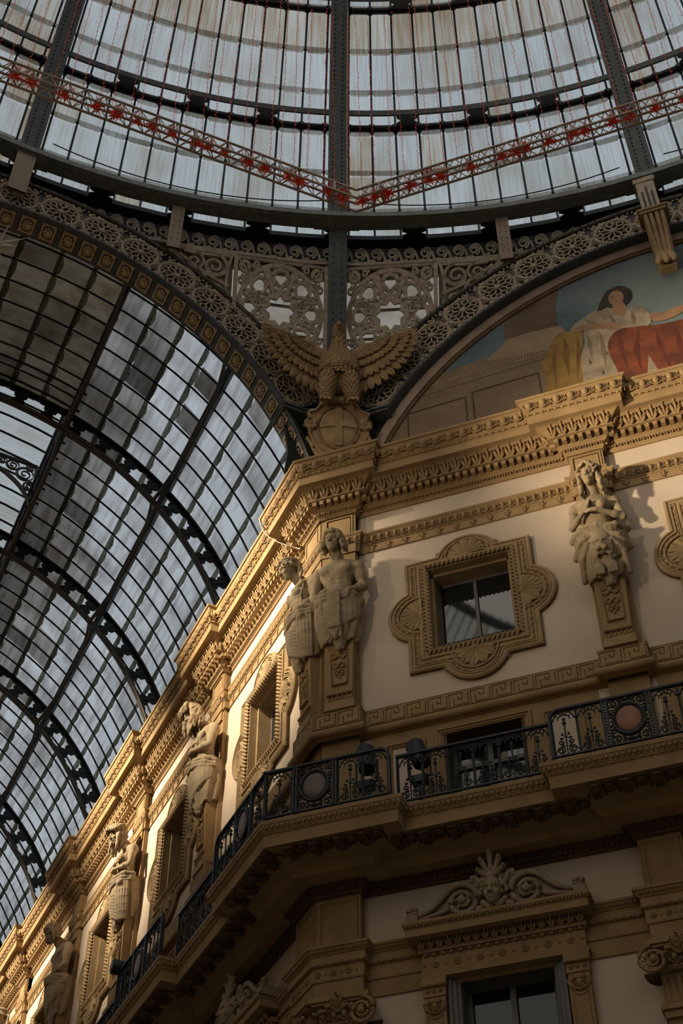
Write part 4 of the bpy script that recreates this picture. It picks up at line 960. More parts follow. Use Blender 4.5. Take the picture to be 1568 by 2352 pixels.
    mb.obj('herm_pillar', 'stone', root)
    # drop of leaves and buds down the pillar face
    mb = MB()
    for z, sc in ((-4.62, 1.), (-4.83, .8), (-4.98, .62)):
        y = -.262 + .0615 * (-4.15 - z)
        mb.add(ball((0, y - .03, z + .02), (.045 * sc, .05, .06 * sc), 9, 6), 0, True)
        for s_ in (-1, 1):
            for j in range(3): mb.add(ball((s_ * (.05 + .032 * j) * sc, y - .02, z - .03 - .022 * j * sc + .05 * (j == 2)), (.042 * sc, .035, .028 * sc), 8, 5), 0, True)
            mb.add(tube(xyz([(s_ * .02, z + .06), (s_ * .09 * sc, z + .07), (s_ * .13 * sc, z + .03)], y - .02), [.02, .022, .012], 6), 0, True)
    mb.add(ball((0, -.23, -5.06), (.025, .03, .04), 8, 5), 0, True)
    mb.obj('leaf_drop', 'stone', root)
    tag(root, label, 'statue', 'carved half figures on the pilasters'); return root

herm('herm_statue', LA(.34, .06, 0), 0, 'bare-chested curly haired man with tasselled apron on the corner pier', False, 'hips', 0., .18, 'short', 'tassel', 0.0, 3)
herm('herm_statue', LB(.30, .04, 0), RB, 'gowned woman with pinned hair on the arm side of the corner pier', True, 'draped', -.25, .45, 'long', 'robe', -.03, 4)
herm('herm_statue', LA(5.03, .08, 0), 0, 'smiling wreathed woman with a lion skin over her hips', True, 'raised', -.12, .22, 'wreath', 'lion', 0.03, 5, .12)
herm('herm_statue', LB(5.13, .06, 0), RB, 'long-bearded old man with crossed arms on the arm wall', False, 'crossed', .05, .55, 'beard', 'wrap', 0, 7)
herm('herm_statue', LB(9.96, .06, 0), RB, 'ivy-wreathed woman with folded arms on the arm wall', True, 'crossed', .05, .38, 'ivy', 'wrap', 0, 8)
herm('herm_statue', LB(14.79, .06, 0), RB, 'young man bowing his head with hands joined at the waist', False, 'waist', 0, .55, 'short', 'wrap', 0, 9)
herm('herm_statue', LB(19.62, .06, 0), RB, 'veiled figure at the bottom left corner, mostly cut off', True, 'waist', 0, .5, 'long', 'robe', 0, 10)

# ------------------------------------------------------------------ eagle on the corner, with the shield under its claws
EO = np.array([.2, 0.]); EU = np.array([math.cos(PI / 8), math.sin(PI / 8)]); EN = np.array([math.sin(PI / 8), -math.cos(PI / 8)])
ELOC = (EO[0], EO[1], H0); ERZ = PI / 8
def eagle():
    root = empty('eagle_statue', (EO[0] + .30 * EN[0], EO[1] + .30 * EN[1], H0 - .50), ERZ); rnd = random.Random(4)
    h = .014
    F = Field((-.62, -1.1, 1.6), (.62, -.1, 4.5), h)
    F.ell((0, -.52, 3.02), (.38, .33, .48), .06, rotm(rx=.18)); F.ell((0, -.50, 3.36), (.37, .27, .30), .08); F.ell((0, -.46, 2.62), (.25, .24, .28), .06)
    F.chain([(0, -.52, 3.40), (0, -.56, 3.66), (0, -.57, 3.90), (0, -.60, 4.16)], [.26, .17, .13, .13], .06)
    F.ell((0, -.63, 4.24), (.145, .185, .145), .03); 
    F.chain([(0, -.74, 4.25), (0, -.86, 4.22), (0, -.90, 4.12)], [.065, .05, .018], .02); F.cap((0, -.72, 4.16), (0, -.82, 4.13), .035, .025, .015)
    for s_ in (-1, 1):
        F.cap((s_ * .05, -.74, 4.30), (s_ * .10, -.66, 4.31), .03, .028, .015); F.ell((s_ * .085, -.72, 4.26), (.022, .03, .022), .005, None, 'sub'); F.ell((s_ * .08, -.715, 4.26), .016, .003)
        F.chain([(s_ * .21, -.62, 2.72), (s_ * .23, -.68, 2.45), (s_ * .24, -.66, 2.12), (s_ * .27, -.66, 1.92)], [.17, .145, .10, .065], .05)
        F.chain([(s_ * .27, -.66, 1.95), (s_ * .28, -.68, 1.86)], [.06, .055], .02)
        for a in (-.7, 0, .7): F.chain([(s_ * .28, -.68, 1.86), (s_ * .28 + .11 * math.sin(a), -.80, 1.84), (s_ * .28 + .15 * math.sin(a), -.86, 1.74)], [.045, .04, .016], .012)
        F.chain([(s_ * .17, -.45, 3.50), (s_ * .42, -.42, 3.68), (s_ * .58, -.42, 3.74)], [.17, .14, .12], .06)
    F.mesh('body', 'eagle', root)
    def feather(L, w, th=.022, bend=0.):
        t = np.linspace(0, 1, 8); prof = w * (np.sin(np.clip(t * .86 + .10, 0, 1) * PI) ** .55); 
        a = np.linspace(0, 2 * PI, 8, endpoint=False)
        G = np.zeros((8, 8, 3)); G[:, :, 0] = prof[:, None] * np.cos(a); G[:, :, 2] = -L * t[:, None]; G[:, :, 1] = th * np.sin(a) * (1 - .45 * t[:, None]) - bend * t[:, None] ** 2 - .010 * np.cos(a) ** 2 * 0
        V, F_ = gridsurf(G, wrapv=True); return cat((V, F_ + [np.array([[0, 1, 2, 3, 4, 5, 6, 7]][0:1]), np.array([list(range(56, 64))[::-1]])]), tube([(0, -th, 0), (0, -th * .75 - bend, -L * .93)], [.008, .004], 4))
    # breast and neck scales
    mb = MB(); ms = []
    for zi in range(26):
        z = 4.10 - zi * .066; 
        rx = np.interp(z, [2.4, 2.7, 3.0, 3.35, 3.6, 3.8, 4.0, 4.15], [.22, .31, .39, .38, .22, .155, .135, .125]); ry = np.interp(z, [2.4, 2.7, 3.0, 3.4, 3.7, 4.0, 4.15], [.25, .31, .34, .29, .19, .14, .125]); cy = np.interp(z, [2.4, 3.0, 3.4, 4.1], [-.47, -.53, -.51, -.58])
        n = max(5, int(rx * PI / .075))
        for i in range(n):
            a = (i + .5 * (zi % 2)) / n * PI * 1.2 - PI * .6
            if z < 2.72: continue
            x, y = rx * math.sin(a), cy - ry * math.cos(a); s_ = .55 + .5 * (4.15 - z) / 1.7
            ms.append(np.array(Matrix.Translation((x, y, z + .02)) @ Matrix.Rotation(a, 4, 'Z') @ Matrix.Rotation(-.20 + rnd.uniform(-.06, .06), 4, 'X') @ Matrix.Rotation(rnd.uniform(-.12, .12), 4, 'Y') @ Matrix.Diagonal((s_, s_, s_, 1))))
    mb.add(tile(feather(.19, .062, .022), ms), 0, True)
    for s_ in (-1, 1):
        ms = []
        for zi in range(9):
            z = 2.74 - zi * .085; r = np.interp(z, [1.95, 2.2, 2.5, 2.75], [.08, .12, .15, .17]); cx = s_ * np.interp(z, [1.95, 2.4, 2.75], [.27, .235, .21])
            for i in range(7): a = -1.5 + i * .5 + .25 * (zi % 2); ms.append(np.array(Matrix.Translation((cx + r * math.sin(a), -.655 - r * math.cos(a) * .98, z)) @ Matrix.Rotation(a, 4, 'Z') @ Matrix.Rotation(-.12, 4, 'X')))
        mb.add(tile(feather(.20, .042, .016), ms), 0, True)
    mb.obj('breast_feathers', 'eagle', root)
    for s_ in (-1, 1):
        mb = MB()
        # wing bone and covering
        W = Field((-1.85 if s_ < 0 else .1, -.75, 2.9), (-.1 if s_ < 0 else 1.85, -.12, 4.4), .02)
        W.chain([(s_ * .30, -.42, 3.55), (s_ * .56, -.42, 3.80), (s_ * .95, -.40, 3.86), (s_ * 1.35, -.37, 4.0), (s_ * 1.62, -.34, 4.18)], [.15, .12, .085, .055, .02], .05)
        W.fn((min(s_ * .2, s_ * 1.6), -.6, 2.9), (max(s_ * .2, s_ * 1.6), -.2, 4.3), lambda X, Y, Z: np.maximum(np.maximum(np.abs(Y + .38 + .03 * s_ * X) - .045, -(Z - (3.02 + .62 * s_ * X * .9))), np.maximum(Z - (3.74 + .26 * np.clip(s_ * X - .5, 0, 2)), np.maximum(.25 - s_ * X, s_ * X - 1.5))) * .75, .05)
        wing = W.mesh('wing', 'eagle', root)
        rows = [(15, (.30, 3.10), (1.42, 4.12), (.72, .62), .135, (-.12, 1.62), -.345), (14, (.32, 3.32), (1.30, 4.02), (.52, .52), .118, (-.06, 1.50), -.405), (13, (.34, 3.50), (1.14, 3.95), (.34, .38), .10, (0, 1.4), -.455), (11, (.36, 3.64), (.98, 3.91), (.24, .26), .085, (.05, 1.25), -.50)]
        for n, p0, p1, Ls, wd, an, y in rows:
            for i in range(n):
                f = i / (n - 1); x = p0[0] + (p1[0] - p0[0]) * f; z = p0[1] + (p1[1] - p0[1]) * f ** .9; L = (Ls[0] + (Ls[1] - Ls[0]) * f) * (1 + .30 * math.sin(f * PI)) * (1 - .22 * max(0, f - .8) / .2); ang = an[0] + (an[1] - an[0]) * f
                m = Matrix.Translation((s_ * x, y - .010 * (i % 2), z)) @ Matrix.Rotation(-s_ * ang, 4, 'Y') @ Matrix.Rotation(.06, 4, 'X')
                mb.add(T(feather(L, wd * (1.1 - .30 * f), .028, .03), np.array(m)), 0, True)
        def wsh(v):
            x_ = np.abs(v[:, 0]); q_ = np.maximum(0, x_ - .4); v[:, 1] -= .40 * np.maximum(0, x_ - .25); v[:, 2] -= .16 * q_; v[:, 0] = np.sign(v[:, 0]) * (np.minimum(x_, .4) + q_ * .80)
        for v in mb.v: wsh(v)
        n_ = len(wing.data.vertices); co = np.zeros(n_ * 3); wing.data.vertices.foreach_get('co', co); co = co.reshape(-1, 3); wsh(co); wing.data.vertices.foreach_set('co', co.ravel()); wing.data.update()
        mb.obj('wing_feathers', 'eagle', wing)
    mb = MB()
    for i in range(7): a = -.42 + i * .14; mb.add(T(feather(.75, .10, .03), np.array(Matrix.Translation((0, -.36, 2.55)) @ Matrix.Rotation(a, 4, 'Y'))), 0, True)
    mb.obj('tail_feathers', 'eagle', root)
    tag(root, 'ochre stone eagle with raised wings standing on the shield above the corner', 'statue')
eagle()
def shield():
    root = empty('coat_of_arms_shield', (EO[0] + .06 * EN[0], EO[1] + .06 * EN[1], H0 - .06), ERZ)
    o1 = [(-.20, 1.66), (-.36, 1.60), (-.46, 1.44), (-.62, 1.36), (-.56, 1.18), (-.60, .95), (-.58, .70), (-.50, .45), (-.36, .15), (-.15, -.05), (.15, -.05), (.36, .15), (.50, .45), (.58, .70), (.60, .95), (.56, 1.18), (.62, 1.36), (.46, 1.44), (.36, 1.60), (.20, 1.66)]
    mb = MB(); mb.add(prism(o1[::-1], -.66, -.46)); mb.add(moulding(o1, [(0, -.60), (-.005, -.71), (.03, -.72), (.05, -.66)], True)); mb.obj('shield_plate', 'eagle', root)
    mb = MB(); n = 40; a = np.linspace(0, PI * .5, 8)
    G = np.array([[(.385 * math.sin(p) * math.cos(t), -.66 - .10 * math.cos(p), .93 + .60 * math.sin(p) * math.sin(t)) for t in np.linspace(0, 2 * PI, n, endpoint=False)] for p in a]); mb.add(gridsurf(G, wrapv=True), 0, True)
    for p, q in (((-.055, 1.52), (.055, .34)),): 
        G = np.array([[(x, -.685 - .10 * math.sqrt(max(0, 1 - ((z - .93) / .62) ** 2)), z) for x in (-.07, -.069, .069, .07)] for z in np.linspace(.36, 1.50, 17)]); G[:, 0, 1] += .06; G[:, 3, 1] += .06; mb.add(gridsurf(G), 0)
        G = np.array([[(x, -.685 - .10 * math.sqrt(max(0, 1 - (x / .40) ** 2)), z) for z in (.86, .861, .999, 1.0)] for x in np.linspace(-.37, .37, 13)]); G[:, 0, 1] += .06; G[:, 3, 1] += .06; mb.add(gridsurf(G), 0)
    mb.obj('cross_field', 'eagle', root)
    mb = MB()
    for i in range(52): t = i / 52 * 2 * PI; mb.add(ball((.405 * math.cos(t), -.69, .93 + .625 * math.sin(t)), .024, 8, 6), 0, True)
    mb.add(tube([(.405 * math.cos(t), -.685, .93 + .625 * math.sin(t)) for t in np.linspace(0, 2 * PI, 40, endpoint=False)], .014, 6, closed=True), 0, True); mb.obj('bead_border', 'eagle', root)
    for s_ in (-1, 1):
        mb = MB(); mb.add(tube(xyz(spiral(s_ * .55, .98, .12, .02, 90, s_ * 1.6, 30), -.70), np.linspace(.06, .02, 30), 7), 0, True); mb.add(tube([(s_ * .55, -.70, 1.10), (s_ * .62, -.62, 1.16), (s_ * .66, -.50, 1.16)], [.06, .055, .04], 7), 0, True)
        mb.add(tube([(s_ * .56, -.68, .86), (s_ * .60, -.66, .62), (s_ * .48, -.66, .35)], [.06, .05, .03], 7), 0, True); mb.obj('side_scroll', 'eagle', root)
    mb = MB(); mb.add(T(lathe([(0, -.13), (.085, -.13), (.10, -.10), (.085, 0), (.10, .10), (.085, .13), (0, .13)], 16), tr(y=-.72, z=1.70, ry=PI / 2)), 0, True)
    for s_ in (-1, 1): mb.add(tube(xyz(spiral(s_ * .17, 1.70, .09, .02, 90, 1.4 * -s_, 24), -.74), np.linspace(.045, .02, 24), 6), 0, True); mb.add(tube([(s_ * .17, -.72, 1.79), (s_ * .32, -.66, 1.70), (s_ * .45, -.60, 1.5)], [.05, .05, .03], 7), 0, True)
    mb.obj('top_scroll', 'eagle', root)
    tag(root, 'carved shield with a plain cross and beaded oval under the eagle', 'shield')
shield()

# ------------------------------------------------------------------ scrolled pediment with a face
def pediment():
    root = empty('window_pediment')
    mb = MB(); y = -.28
    for s_ in (-1, 1):
        mb = MB()
        mb.add(tube(xyz(spiral(s_ * .47, -9.68, .255, .05, 90 if s_ > 0 else 90, -s_ * -1.75 if False else s_ * 1.75, 46), y), np.linspace(.05, .028, 46), 7), 0, True)
        mb.add(ball((s_ * .47, y - .02, -9.68), (.07, .07, .07), 10, 7), 0, True)
        pts = [np.array(p) for p in bez([(s_ * .47, -9.42), (s_ * .72, -9.40), (s_ * .80, -9.80), (s_ * 1.18, -9.80)], 16)]
        mb.add(tube(xyz(np.array(pts), y), np.linspace(.05, .04, 16), 7), 0, True)
        mb.add(tube(xyz(spiral(s_ * 1.19, -9.72, .08, .015, -90, s_ * 1.4, 22), y), np.linspace(.045, .02, 22), 6), 0, True); mb.add(box(min(s_ * 1.12, s_ * 1.30), max(s_ * 1.12, s_ * 1.30), -.34, -.05, -9.94, -9.80)); mb.add(T(lathe([(0, -.3), (.085, -.3), (.085, 0), (0, 0)], 14), np.array(Matrix.Translation((s_ * 1.20, 0, -9.74)) @ Matrix.Rotation(-PI / 2, 4, 'X') @ Matrix.Diagonal((1, 1, -1, 1)))), 0, True)
        for j in range(7): t = j / 6; p = np.array([s_ * (.74 + .34 * t), -9.80 - .07 * t]); mb.add(T(ball((0, 0, 0), (.085 - .03 * t, .04, .035), 8, 5), tr(x=p[0], y=y, z=p[1], ry=s_ * .5)), 0, True)
        for j in range(5): a = j / 5 * 2 * PI; mb.add(tube(xyz([(s_ * .47 + .05 * math.cos(a), -9.68 + .05 * math.sin(a)), (s_ * .47 + .13 * math.cos(a + .5), -9.68 + .13 * math.sin(a + .5))], y - .01), [.03, .012], 6), 0, True)
        poly = [(s_ * .1, -9.94), (s_ * .1, -9.5)] + [(p[0], p[1]) for p in pts] + [(s_ * 1.25, -9.94)]
        mb.add(prism(poly if s_ < 0 else poly[::-1], -.24, -.03)); mb.obj('scroll_wing', 'statue', root)
    F = Field((-.36, -.60, -10.0), (.36, .0, -8.98), .0115)
    P = head(F, (0, -.36, -9.67), 0, .12, 0, True, 1.22)
    F.mesh('mask_face', 'statue', root)
    G = Field((-.42, -.62, -10.0), (.42, .0, -8.95), .0125); rnd = random.Random(11)
    G.ell((0, -.22, -9.66), (.22, .10, .31), .02); G.ell((0, -.40, -9.70), (.135, .24, .19), .02, None, 'sub')
    for i in range(70):
        a = rnd.uniform(-.35, PI + .35); r = rnd.uniform(.15, .21); G.ell((r * math.cos(a), -.36 + .5 * (r - .12) + rnd.uniform(-.03, .03), -9.62 + r * 1.05 * math.sin(a)), rnd.uniform(.022, .036), .006)
    G.ell((0, -.42, -9.46), (.075, .07, .06), .02)
    for a, L in ((-.95, .30), (-.48, .37), (0, .43), (.48, .37), (.95, .30)):
        p1 = (L * math.sin(a) * .75, -.36, -9.48 + L * math.cos(a)); G.chain([(0.06 * math.sin(a), -.38, -9.43), p1], [.026, .046], .006); G.ell((p1[0] * 1.02, -.40, p1[2]), .034, .006)
        G.cap((0.06 * math.sin(a), -.43, -9.42), (p1[0] * .8, -.42, -9.48 + L * .8 * math.cos(a)), .010, .012, .004, 'sub')
    for s_ in (-1, 1): G.chain([(s_ * .17, -.30, -9.52), (s_ * .24, -.30, -9.36), (s_ * .30, -.30, -9.36), (s_ * .30, -.30, -9.43)], [.035, .034, .03, .02], .01); G.chain([(s_ * .16, -.34, -9.80), (s_ * .07, -.36, -9.90), (0, -.36, -9.86)], [.04, .05, .045], .015); G.ell((s_ * .22, -.30, -9.88), (.07, .06, .06), .02)
    G.mesh('mask_hair', 'statue', root)
    return root
pd = pediment()
for i, (loc, rz, lab) in enumerate([(LA(AWIN[0], .06, 0), 0, 'scrolled stone pediment with a crowned face above the lower window'), (LB(BWIN[0], .06, 0), RB, 'scrolled pediment with a face on the arm wall, seen edge-on in the shadow')]):
    o = pd if i == 0 else copy_tree(pd); o.location = loc; o.rotation_euler[2] = rz; tag(o, lab, 'pediment', 'scrolled window pediments')
# ------------------------------------------------------------------ balcony railings and floodlights
RT, RBT = -7.46, -8.28
def baluster_mesh():
    """One repeat of the railing: fancy upright with rings and scrolls, flanked by thin bars; width .36, front at y=0."""
    mb = MB(); Z = lambda f: RBT + .03 + (RT - RBT - .06) * f
    for x in (-.17, .17): mb.add(bar((x, 0, Z(0)), (x, 0, Z(1)), .016, .016))
    mb.add(tube([(0, 0, Z(0)), (0, 0, Z(.34))], .010, 6), 0, True)
    mb.add(lathe([(.008, Z(.36)), (.026, Z(.40)), (.012, Z(.43)), (.012, Z(.66)), (.020, Z(.69)), (.034, Z(.71)), (.020, Z(.73)), (.012, Z(.76)), (.030, Z(.80)), (.008, Z(.84))], 8), 0, True)
    for s_ in (-1, 1):
        mb.add(tube(xyz(spiral(s_ * .082, Z(.10), .060, .014, 90, s_ * 1.5, 20), 0), .012, 5), 0, True); mb.add(tube(xyz(spiral(s_ * .075, Z(.27), .045, .012, -90, -s_ * 1.3, 16), 0), .011, 5), 0, True)
        mb.add(ball((s_ * .06, -.008, Z(.36)), (.030, .016, .022), 7, 5), 0, True); mb.add(ball((s_ * .045, -.01, Z(.45)), (.022, .014, .026), 7, 5), 0, True)
        mb.add(ball((s_ * .03, -.01, Z(.885)), (.018, .013, .018), 7, 5), 0, True)
        mb.add(tube(xyz([(s_ * .02, Z(.19)), (s_ * .11, Z(.18)), (s_ * .16, Z(.06))], 0), .010, 5), 0, True)
        mb.add(ball((s_ * .165, -.01, Z(.80)), (.02, .014, .02), 7, 5), 0, True)
    mb.add(ball((0, -.01, Z(.40)), (.02, .016, .04), 7, 5), 0, True); mb.add(ball((0, -.01, Z(.93)), (.016, .012, .024), 7, 5), 0, True)
    mb.add(tube(xyz(arc(0, Z(.80), .145, 0, 180, 15), 0), .012, 5), 0, True); mb.add(tube(xyz(arc(0, Z(.80), .085, 0, 180, 13), 0), .010, 5), 0, True)
    for a in (35, 65, 115, 145): mb.add(tube(xyz([(.085 * math.cos(math.radians(a)), Z(.80) + .085 * math.sin(math.radians(a))), (.145 * math.cos(math.radians(a)), Z(.80) + .145 * math.sin(math.radians(a)))], 0), .008, 5), 0, True)
    return mb.mesh('baluster', 'iron_blk')
bal_me = baluster_mesh()
def med_parts(marble):
    """Scrolled cast panel with an oval marble boss; width .68."""
    mb = MB(); zc = (RT + RBT) / 2; h = (RT - RBT) / 2 - .03
    for x in (-.34, -.29, .29, .34): mb.add(box(x - .014, x + .014, -.03, .02, RBT + .02, RT - .02))
    for x in (-.315, .315):
        for j in range(14): mb.add(ball((x, -.012, RBT + .07 + j * .052), (.014, .012, .018), 6, 4), 0, True)
    mb.add(tube([(.225 * math.cos(a), -.015, zc + .265 * math.sin(a)) for a in np.linspace(0, 2 * PI, 28, endpoint=False)], .034, 7, closed=True), 0, True)
    for j in range(34): a = j / 34 * 2 * PI; mb.add(ball((.19 * math.cos(a), -.035, zc + .228 * math.sin(a)), .013, 6, 4), 0, True)
    for sx in (-1, 1):
        for sz in (-1, 1):
            mb.add(tube(xyz(spiral(sx * .20, zc + sz * .31, .075, .012, 90 * sz, -sx * sz * 1.6, 22), -.005), .015, 5), 0, True); mb.add(tube(xyz(spiral(sx * .24, zc + sz * .17, .05, .012, -90 * sz, sx * sz * 1.4, 18), -.005), .013, 5), 0, True)
            mb.add(tube(xyz([(0, zc + sz * .36), (sx * .08, zc + sz * .33), (sx * .12, zc + sz * .28)], -.005), .018, 5), 0, True)
            for q, w in (((.11, .35), .03), ((.26, .25), .028), ((.27, .36), .03), ((.27, .08), .03), ((.25, .0), .022)): mb.add(ball((sx * q[0], -.012, zc + sz * q[1]), (w, .018, w * .8), 7, 5), 0, True)
    mb.add(ball((0, -.02, zc + .34), (.05, .022, .03), 8, 5), 0, True); mb.add(ball((0, -.02, zc - .34), (.05, .022, .03), 8, 5), 0, True)
    G = MB(); n = 28; pr = np.array([[(.185 * s_ * math.cos(a), -.02 - .03 * math.sqrt(max(0, 1 - s_ * s_)), zc + .225 * s_ * math.sin(a)) for a in np.linspace(0, 2 * PI, n, endpoint=False)] for s_ in (0.02, .4, .7, .9, 1)])
    G.add(gridsurf(pr, wrapv=True), 0, True)
    return mb.mesh('medallion_panel', 'iron_blk'), G.mesh('oval_boss', marble)
MED = {m: med_parts(m) for m in ('marble', 'marble_b', 'marble_p')}
def railing(p0, p1, label, med=None, marble='marble_p', endl=False, endr=False, rz=None):
    """Straight run from plan point p0 to p1 (looking at its face, left to right)."""
    p0, p1 = np.array(p0), np.array(p1); L = np.linalg.norm(p1 - p0); d = (p1 - p0) / L
    r = empty('balcony_railing', (p0[0], p0[1], H0), math.atan2(d[1], d[0]))
    mb = MB(); 
    path = [(0, RT), (L, RT)]
    if endr: path = [(0, RT), (L - .16, RT)] + arc(L - .16, RT - .16, .16, 90, 0, 8).tolist()[1:] + [(L, RBT)]
    if endl: path = [(0, RBT)] + arc(.16, RT - .16, .16, 180, 90, 8).tolist() + path[1:]
    mb.add(stroke(path, .035, -.035, .035)); mb.obj('top_rail', 'iron_blk', r)
    mb = MB(); mb.add(box(0, L, -.02, .02, RBT, RBT + .03)); mb.add(box(0, L, -.015, .015, RBT + .62, RBT + .635) if False else box(0, .02, -.02, .02, RBT - .07, RT)); mb.add(box(L - .02, L, -.02, .02, RBT - .07, RT)); mb.obj('bottom_rail', 'iron_blk', r)
    segs = [(.02, L - .02)]
    if med is not None:
        segs = [(.02, med - .36), (med + .36, L - .02)]
        for nm, me in zip(('medallion_panel', 'oval_boss'), MED[marble]):
            o = bpy.data.objects.new(nm, me); COL.objects.link(o); o.location = (med, 0, 0)
            if nm == 'oval_boss': o.parent = pan; o.location = (0, 0, 0)
            else: o.parent = r; pan = o
    for a, b in segs:
        n = max(1, int(round((b - a) / .36)))
        for i in range(n):
            o = bpy.data.objects.new('baluster', bal_me); COL.objects.link(o); o.parent = r; o.location = (a + (b - a) * (i + .5) / n, 0, 0); o.scale[0] = (b - a) / n / .36
    tag(r, label, 'railing', 'black iron balcony railings'); return r
eP, eM = 1.24, .96
ptA = lambda x, e: apt(x, e)
railing(app(eP), apt(1.46, eP), 'black railing on the facet side of the corner pier with a brown oval', .80, 'marble_b', False, True)
railing(apt(1.48, eM), apt(3.86, eM), 'long black railing run before the dark door, right of the floodlights', None, 'marble', False, False)
railing(apt(3.90, eP), apt(6.16, eP), 'black railing panel with the red marble oval at the right edge', 1.13, 'marble', True, True)
railing(apt(6.2, eM), apt(8.4, eM), 'black railing run beyond the red marble oval panel', None)
railing(bpt(1.50, eP), app(eP), 'black railing on the arm side of the corner pier with a pale oval', 1.18, 'marble_p', True, False)
prev = 1.52
for k_, (a, b) in enumerate(BPIL[:4]):
    railing(bpt(a - .86, eM), bpt(prev, eM), 'black railing run on the arm wall, ' + ORD[k_], None)
    railing(bpt(b + .84, eP), bpt(a - .84, eP), 'black railing panel with a pale oval on the arm wall, ' + ORD[k_], 1.17, 'marble_p', True, True)
    prev = b + .86

def floodlight(loc, rz, ry, label):
    r = empty('floodlight', loc, rz)
    mb = MB(); R = np.array(Matrix.Rotation(ry, 4, 'Y') @ Matrix.Rotation(-.2, 4, 'X')); mb.add(T(lathe([(0, -.20), (.11, -.20), (.135, -.17), (.15, .25), (.14, .27)], 20), R), 0, True)
    mb.obj('lamp_housing', 'iron_blk', r)
    mb = MB(); mb.add(T(lathe([(0, .245), (.139, .245), (.139, .255), (0, .25)], 20), R), 0, True); mb.obj('front_glass', 'wglass', r)
    mb = MB(); mb.add(tube([(-.17, 0, 0), (-.17, 0, -.38), (.17, 0, -.38), (.17, 0, 0)], .022, 6)); mb.add(box(-.12, .12, -.08, .08, -.50, -.38)); mb.add(box(-.03, .03, -.03, .03, -.95, -.50)); mb.obj('mounting_bracket', 'iron_blk', r)
    mb = MB(); mb.add(tube(np.array(bez([(.12, 0, -.45), (.26, -.02, -.55), (.22, -.03, -.75), (.16, 0, -.45)], 12)), .008, 5), 0, True); mb.obj('power_cord', 'cable', r)
    tag(r, label, 'floodlight', 'black floodlights on the balcony'); return r
floodlight(LA(.98, .86, -7.35), 0, -.12, 'black floodlight upright behind the railing by the corner pier')
floodlight(LA(1.80, .82, -7.42), 0, -.28, 'black floodlight tilted left in front of the pale panel')
mb = MB(); mb.add(T(lathe([(0, -.2), (.12, -.2), (.14, .25), (0, .25)], 18), np.array(Matrix.Rotation(PI / 2, 4, 'X'))), 0, True)
r_ = empty('floodlight', LB(6.4, 1.12, -7.30), RB); mb.obj('lamp_housing', 'iron_blk', r_); mb = MB(); mb.add(box(-.05, .05, -.05, .05, -1.0, -.1)); mb.obj('mounting_bracket', 'iron_blk', r_)
tag(r_, 'black floodlight jutting over the railing of the arm wall', 'floodlight', 'black floodlights on the balcony')
# ------------------------------------------------------------------ cast-iron arches round the lunette and the vault mouth
def rosette_panel(w=.88, h=1.0):
    mb = MB(); R = .395
    mb.add(tube([(R * math.cos(a), -.05, R * math.sin(a)) for a in np.linspace(0, 2 * PI, 36, endpoint=False)], .030, 6, closed=True), 0, True)
    mb.add(tube([(R * .90 * math.cos(a), -.04, R * .90 * math.sin(a)) for a in np.linspace(0, 2 * PI, 36, endpoint=False)], .014, 5, closed=True), 0, True)
    for j in range(8):
        a = j * PI / 4; c, s_ = math.cos(a), math.sin(a); m = lambda r, t: (r * c - t * s_, r * s_ + t * c)
        mb.add(stroke([m(.07, 0), m(.20, 0)], .030, -.065, -.02), 0)
        for sg in (-1, 1): mb.add(stroke([m(.19, 0), m(.27, sg * .085), m(.36, sg * .02)], .028, -.06, -.02), 0)
    mb.add(ball((0, -.06, 0), (.075, .04, .075), 12, 7), 0, True)
    for j in range(8): a = j * PI / 4 + .39; mb.add(ball((.055 * math.cos(a), -.075, .055 * math.sin(a)), (.022, .025, .022), 6, 4), 0, True)
    for sx in (-1, 1):
        for sz in (-1, 1):
            mb.add(tube(xyz(spiral(sx * .345, sz * .365, .085, .015, 90 * sz, sx * sz * 1.5, 20), -.045), np.linspace(.026, .014, 20), 5), 0, True); mb.add(tube(xyz(spiral(sx * .405, sz * .13, .058, .012, -90 * sz, -sx * sz * 1.4, 16), -.045), .018, 5), 0, True)
            mb.add(tube(xyz([(sx * .43, sz * .22), (sx * .30, sz * .26), (sx * .22, sz * .40), (sx * .08, sz * .455)], -.04), .022, 5), 0, True); mb.add(ball((sx * .345, -.05, sz * .365), (.04, .03, .04), 8, 5), 0, True); mb.add(ball((sx * .19, -.045, sz * .44), (.045, .025, .03), 7, 5), 0, True); mb.add(ball((sx * .43, -.045, sz * .44), (.03, .025, .03), 7, 5), 0, True); mb.add(ball((sx * .43, -.045, sz * .03), (.03, .025, .04), 7, 5), 0, True)
    return mb.mesh('rosette_panel', 'cast')
rp_me = rosette_panel()
def gilt_square(w=.30, h=.40):
    mb = MB(); mb.add(moulding([(-w / 2, -h / 2), (w / 2, -h / 2), (w / 2, h / 2), (-w / 2, h / 2)], [(0, .0), (0, -.03), (.03, -.03), (.035, 0)], True)); mb.add(box(-w / 2, w / 2, -.002, .004, -h / 2, h / 2), 1)
    for j in range(8): a = j * PI / 4; mb.add(ball((w * .24 * math.cos(a), -.02, h * .24 * math.sin(a)), (w * .11, .018, h * .11), 7, 5), 0, True)
    mb.add(ball((0, -.03, 0), (.05, .03, .06), 8, 6), 0, True)
    for sx in (-1, 1):
        for sz in (-1, 1): mb.add(ball((sx * w * .36, -.016, sz * h * .36), (.035, .014, .04), 7, 5), 0, True); mb.add(ball((sx * w * .38, -.012, sz * .05), (.02, .012, .04), 6, 4), 0, True); mb.add(ball((sx * .05, -.012, sz * h * .40), (.035, .012, .02), 6, 4), 0, True)
    return mb.mesh('gilt_square', ['gold', 'iron_dk'])
gs_me = gilt_square()
